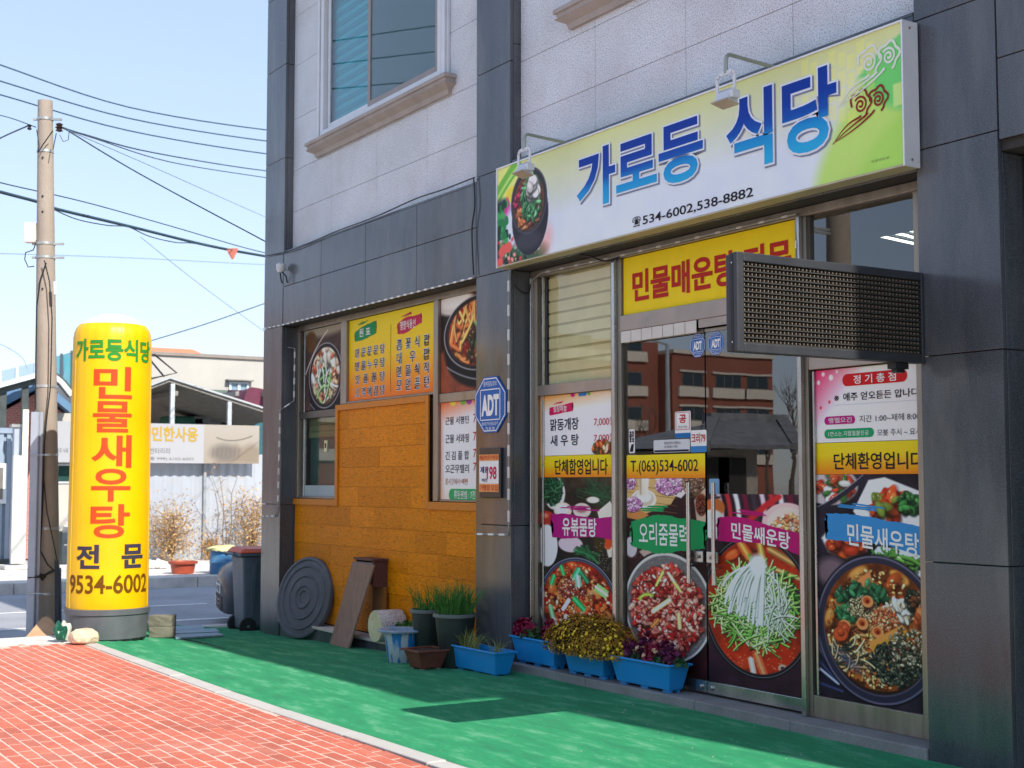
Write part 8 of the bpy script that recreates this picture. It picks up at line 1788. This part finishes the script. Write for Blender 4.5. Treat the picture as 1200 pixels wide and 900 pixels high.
# tile-roofed house
XQ = -32.0
ya, za = rx(933, 529, XQ); yb, zb = rx(822, 529, XQ); yr0, zr = rx(925, 497, XQ - 3); yr1, _z = rx(845, 497, XQ - 3)
T = thing('tiled_house', 'low old house with a grey tiled roof seen in the door glass', 'house', (XQ, (ya + yb) / 2, -0.3))
m_tile = mat('grey_roof_tile', '77777a', 0.7, var=0.3, vscale=3); m_mud = mat('plaster_wall', '9a9186', 0.9, var=0.15)
ze, zq = za + 0.1, zr
MB().box(XQ - 6, XQ - .9, ya + .8, yb - .8, -0.3, ze - .05).build('wall', m_mud, T)
MB().hexa([(XQ, ya, ze), (XQ, yb, ze), (XQ - 7, yb, ze), (XQ - 7, ya, ze)][::-1], [(XQ - 3.4, yr0, zq), (XQ - 3.4, yr1, zq), (XQ - 3.6, yr1, zq), (XQ - 3.6, yr0, zq)][::-1]).build('roof', m_tile, T)
n = 34; rt_ = MB()
for k in range(n):
    t_ = (k + .5) / n; a = Vector((XQ + .05, ya + (yb - ya) * t_, ze + .02)); b_ = Vector((XQ - 3.35, yr0 + (yr1 - yr0) * t_, zq + .05)); rt_.bar(a, b_, .16, .12)
o = rt_.build('tile_row', m_tile, T); o['kind'] = 'stuff'
MB().bar((XQ - 3.5, yr0 - .2, zq + .15), (XQ - 3.5, yr1 + .2, zq + .15), .5, .35).build('ridge', m_tile, T); MB().bar((XQ + .1, ya, ze), (XQ - 3.4, yr0, zq + .1), .4, .3).build('hip_ridge', m_tile, T); MB().bar((XQ + .1, yb, ze), (XQ - 3.4, yr1, zq + .1), .4, .3).build('hip_ridge', m_tile, T)
for y_ in (ya + 2, ya + 4.2, yb - 2.5): MB().box(XQ - .9, XQ - .84, y_, y_ + 1.1, .2, ze - .3).build('door', mat('dark_door', '2a2622', 0.7), T)
MB().box(XQ - .9, XQ - .83, ya + 5.6, ya + 6.8, .1, ze - .25).build('door', mat('pale_door', 'b8b2a6', 0.7), T)
# street lamp, second pole and bare trees over there
y_, z_ = rx(783, 500, -40.0); T = thing('street_lamp', 'slim street lamp seen in the left door glass', 'street lamp', (-40, y_, -0.3)); zt = rx(781, 404, -40.0)[1]
MB().tube([(-40, y_, -0.3), (-40, y_, zt)], [.13, .07], 12).build('post', m_galv, T); MB().tube([(-40, y_, zt), (-40, y_ + .8, zt + .15), (-40, y_ + 2.0, zt + .1)], .05, 8).build('arm', m_galv, T); MB().box(-40.15, -39.85, y_ + 1.8, y_ + 2.6, zt + .02, zt + .14).build('lamp_head', m_galv, T)
y0, z0 = rx(982, 280, -12.0); T = thing('utility_pole', 'concrete utility pole seen in the high right window', 'pole', (-12, y0, -0.3))
MB().tube([(-12, y0, -0.3), (-12, y0, 9.5)], [.17, .12], 20).build('shaft', m_pole, T, smooth=True)
for z in (rx(982, 272, -12.0)[1], rx(982, 276, -12.0)[1], 6.0): MB().tube([(-12, y0 - .14, z), (-12, y0 + .6, z + .02)], .02, 6).build('bracket', m_galv, T)
def bare_tree(label, c, h_, seed):
    g = random.Random(seed); T = thing('bare_tree', label, 'tree', c, 'bare trees south of the crossing'); b = MB()
    def grow(p, d, L_, r_, lv):
        q_ = p + d * L_; b.tube([p, (p + q_) / 2 + Vector((g.uniform(-.05, .05), g.uniform(-.05, .05), 0)) * L_, q_], [r_, r_ * .85, r_ * .65], 5, caps=False)
        if lv > 0:
            for _ in range(3): grow(p + d * L_ * g.uniform(.55, 1), (d + Vector((g.uniform(-.7, .7), g.uniform(-.7, .7), g.uniform(-.1, .5)))).normalized(), L_ * g.uniform(.55, .8), r_ * .55, lv - 1)
    b0 = MB().tube([c, (c[0], c[1], c[2] + h_ * .3)], [.16, .12], 8); b0.build('trunk', mat('grey_bark', '5a4e44', 0.9), T); grow(Vector((c[0], c[1], c[2] + h_ * .28)), Vector((0, 0, 1)), h_ * .28, .10, 5); b.build('crown', mat('grey_bark', '5a4e44', 0.9), T)
for k, (px_, X, h_) in enumerate(((752, -60, 6.0), (900, -48, 5.2), (928, -44, 6.5))): y_ = rx(px_, 560, X)[0]; bare_tree('bare tree south of the crossing, seen in the glass, %s' % ('nearest the street lamp', 'in front of the tiled house', 'beyond the tiled house')[k], (X, y_, -0.3), h_, 20 + k)
y_ = rx(962, 290, -20)[0]; bare_tree('bare sapling beside the mirrored utility pole', (-20, y_, -0.3), 7.0, 44)
# dense evergreen mass and buildings filling the rest of the street across
T = thing('hedge_row', 'dark evergreen hedge south of the crossing', 'hedge', (-30, -14, -0.3))
tufts(T, 'foliage', (-36.5, rx(770, 540, -36.5)[0], 0.2), (1.2, 3.2, 1.9), 1500, 0.13, mat('evergreen_leaf', '26401f', 0.8, var=0.4, vscale=2), 90, 0.5)
for k, (x0, x1, y0, y1, h_, col, lab) in enumerate(((-14, -2, -26, -16, 7.5, 'a89a8a', 'beige two-storey house south of the street'), (0, 14, -28, -15, 6.0, '9c6a52', 'brown brick house south of the street'), (-58, -40, -60, -44, 8, '8a8f90', 'grey block far down the road'))):
    T = thing('street_house', lab, 'house', ((x0 + x1) / 2, (y0 + y1) / 2, -0.3)); MB().box(x0, x1, y0, y1, -0.3, h_).build('wall', mat('wall_%s' % col, col, 0.9, var=0.08), T); MB().box(x0 - .3, x1 + .3, y0 - .3, y1 + .3, h_ + .001, h_ + .3).build('roof', m_bd, T)
    for fl in range(2):
        for i in range(4):
            xa = x0 + (x1 - x0) * (i + .3) / 4.2; W_ = MB().box(xa, xa + 1.4, y1 - .02, y1 + .05, 1.0 + 3 * fl, 2.3 + 3 * fl).build('window', m_frame, T); MB().box(xa + .1, xa + 1.3, y1 + .051, y1 + .07, 1.1 + 3 * fl, 2.2 + 3 * fl).build('pane', m_wd, W_)
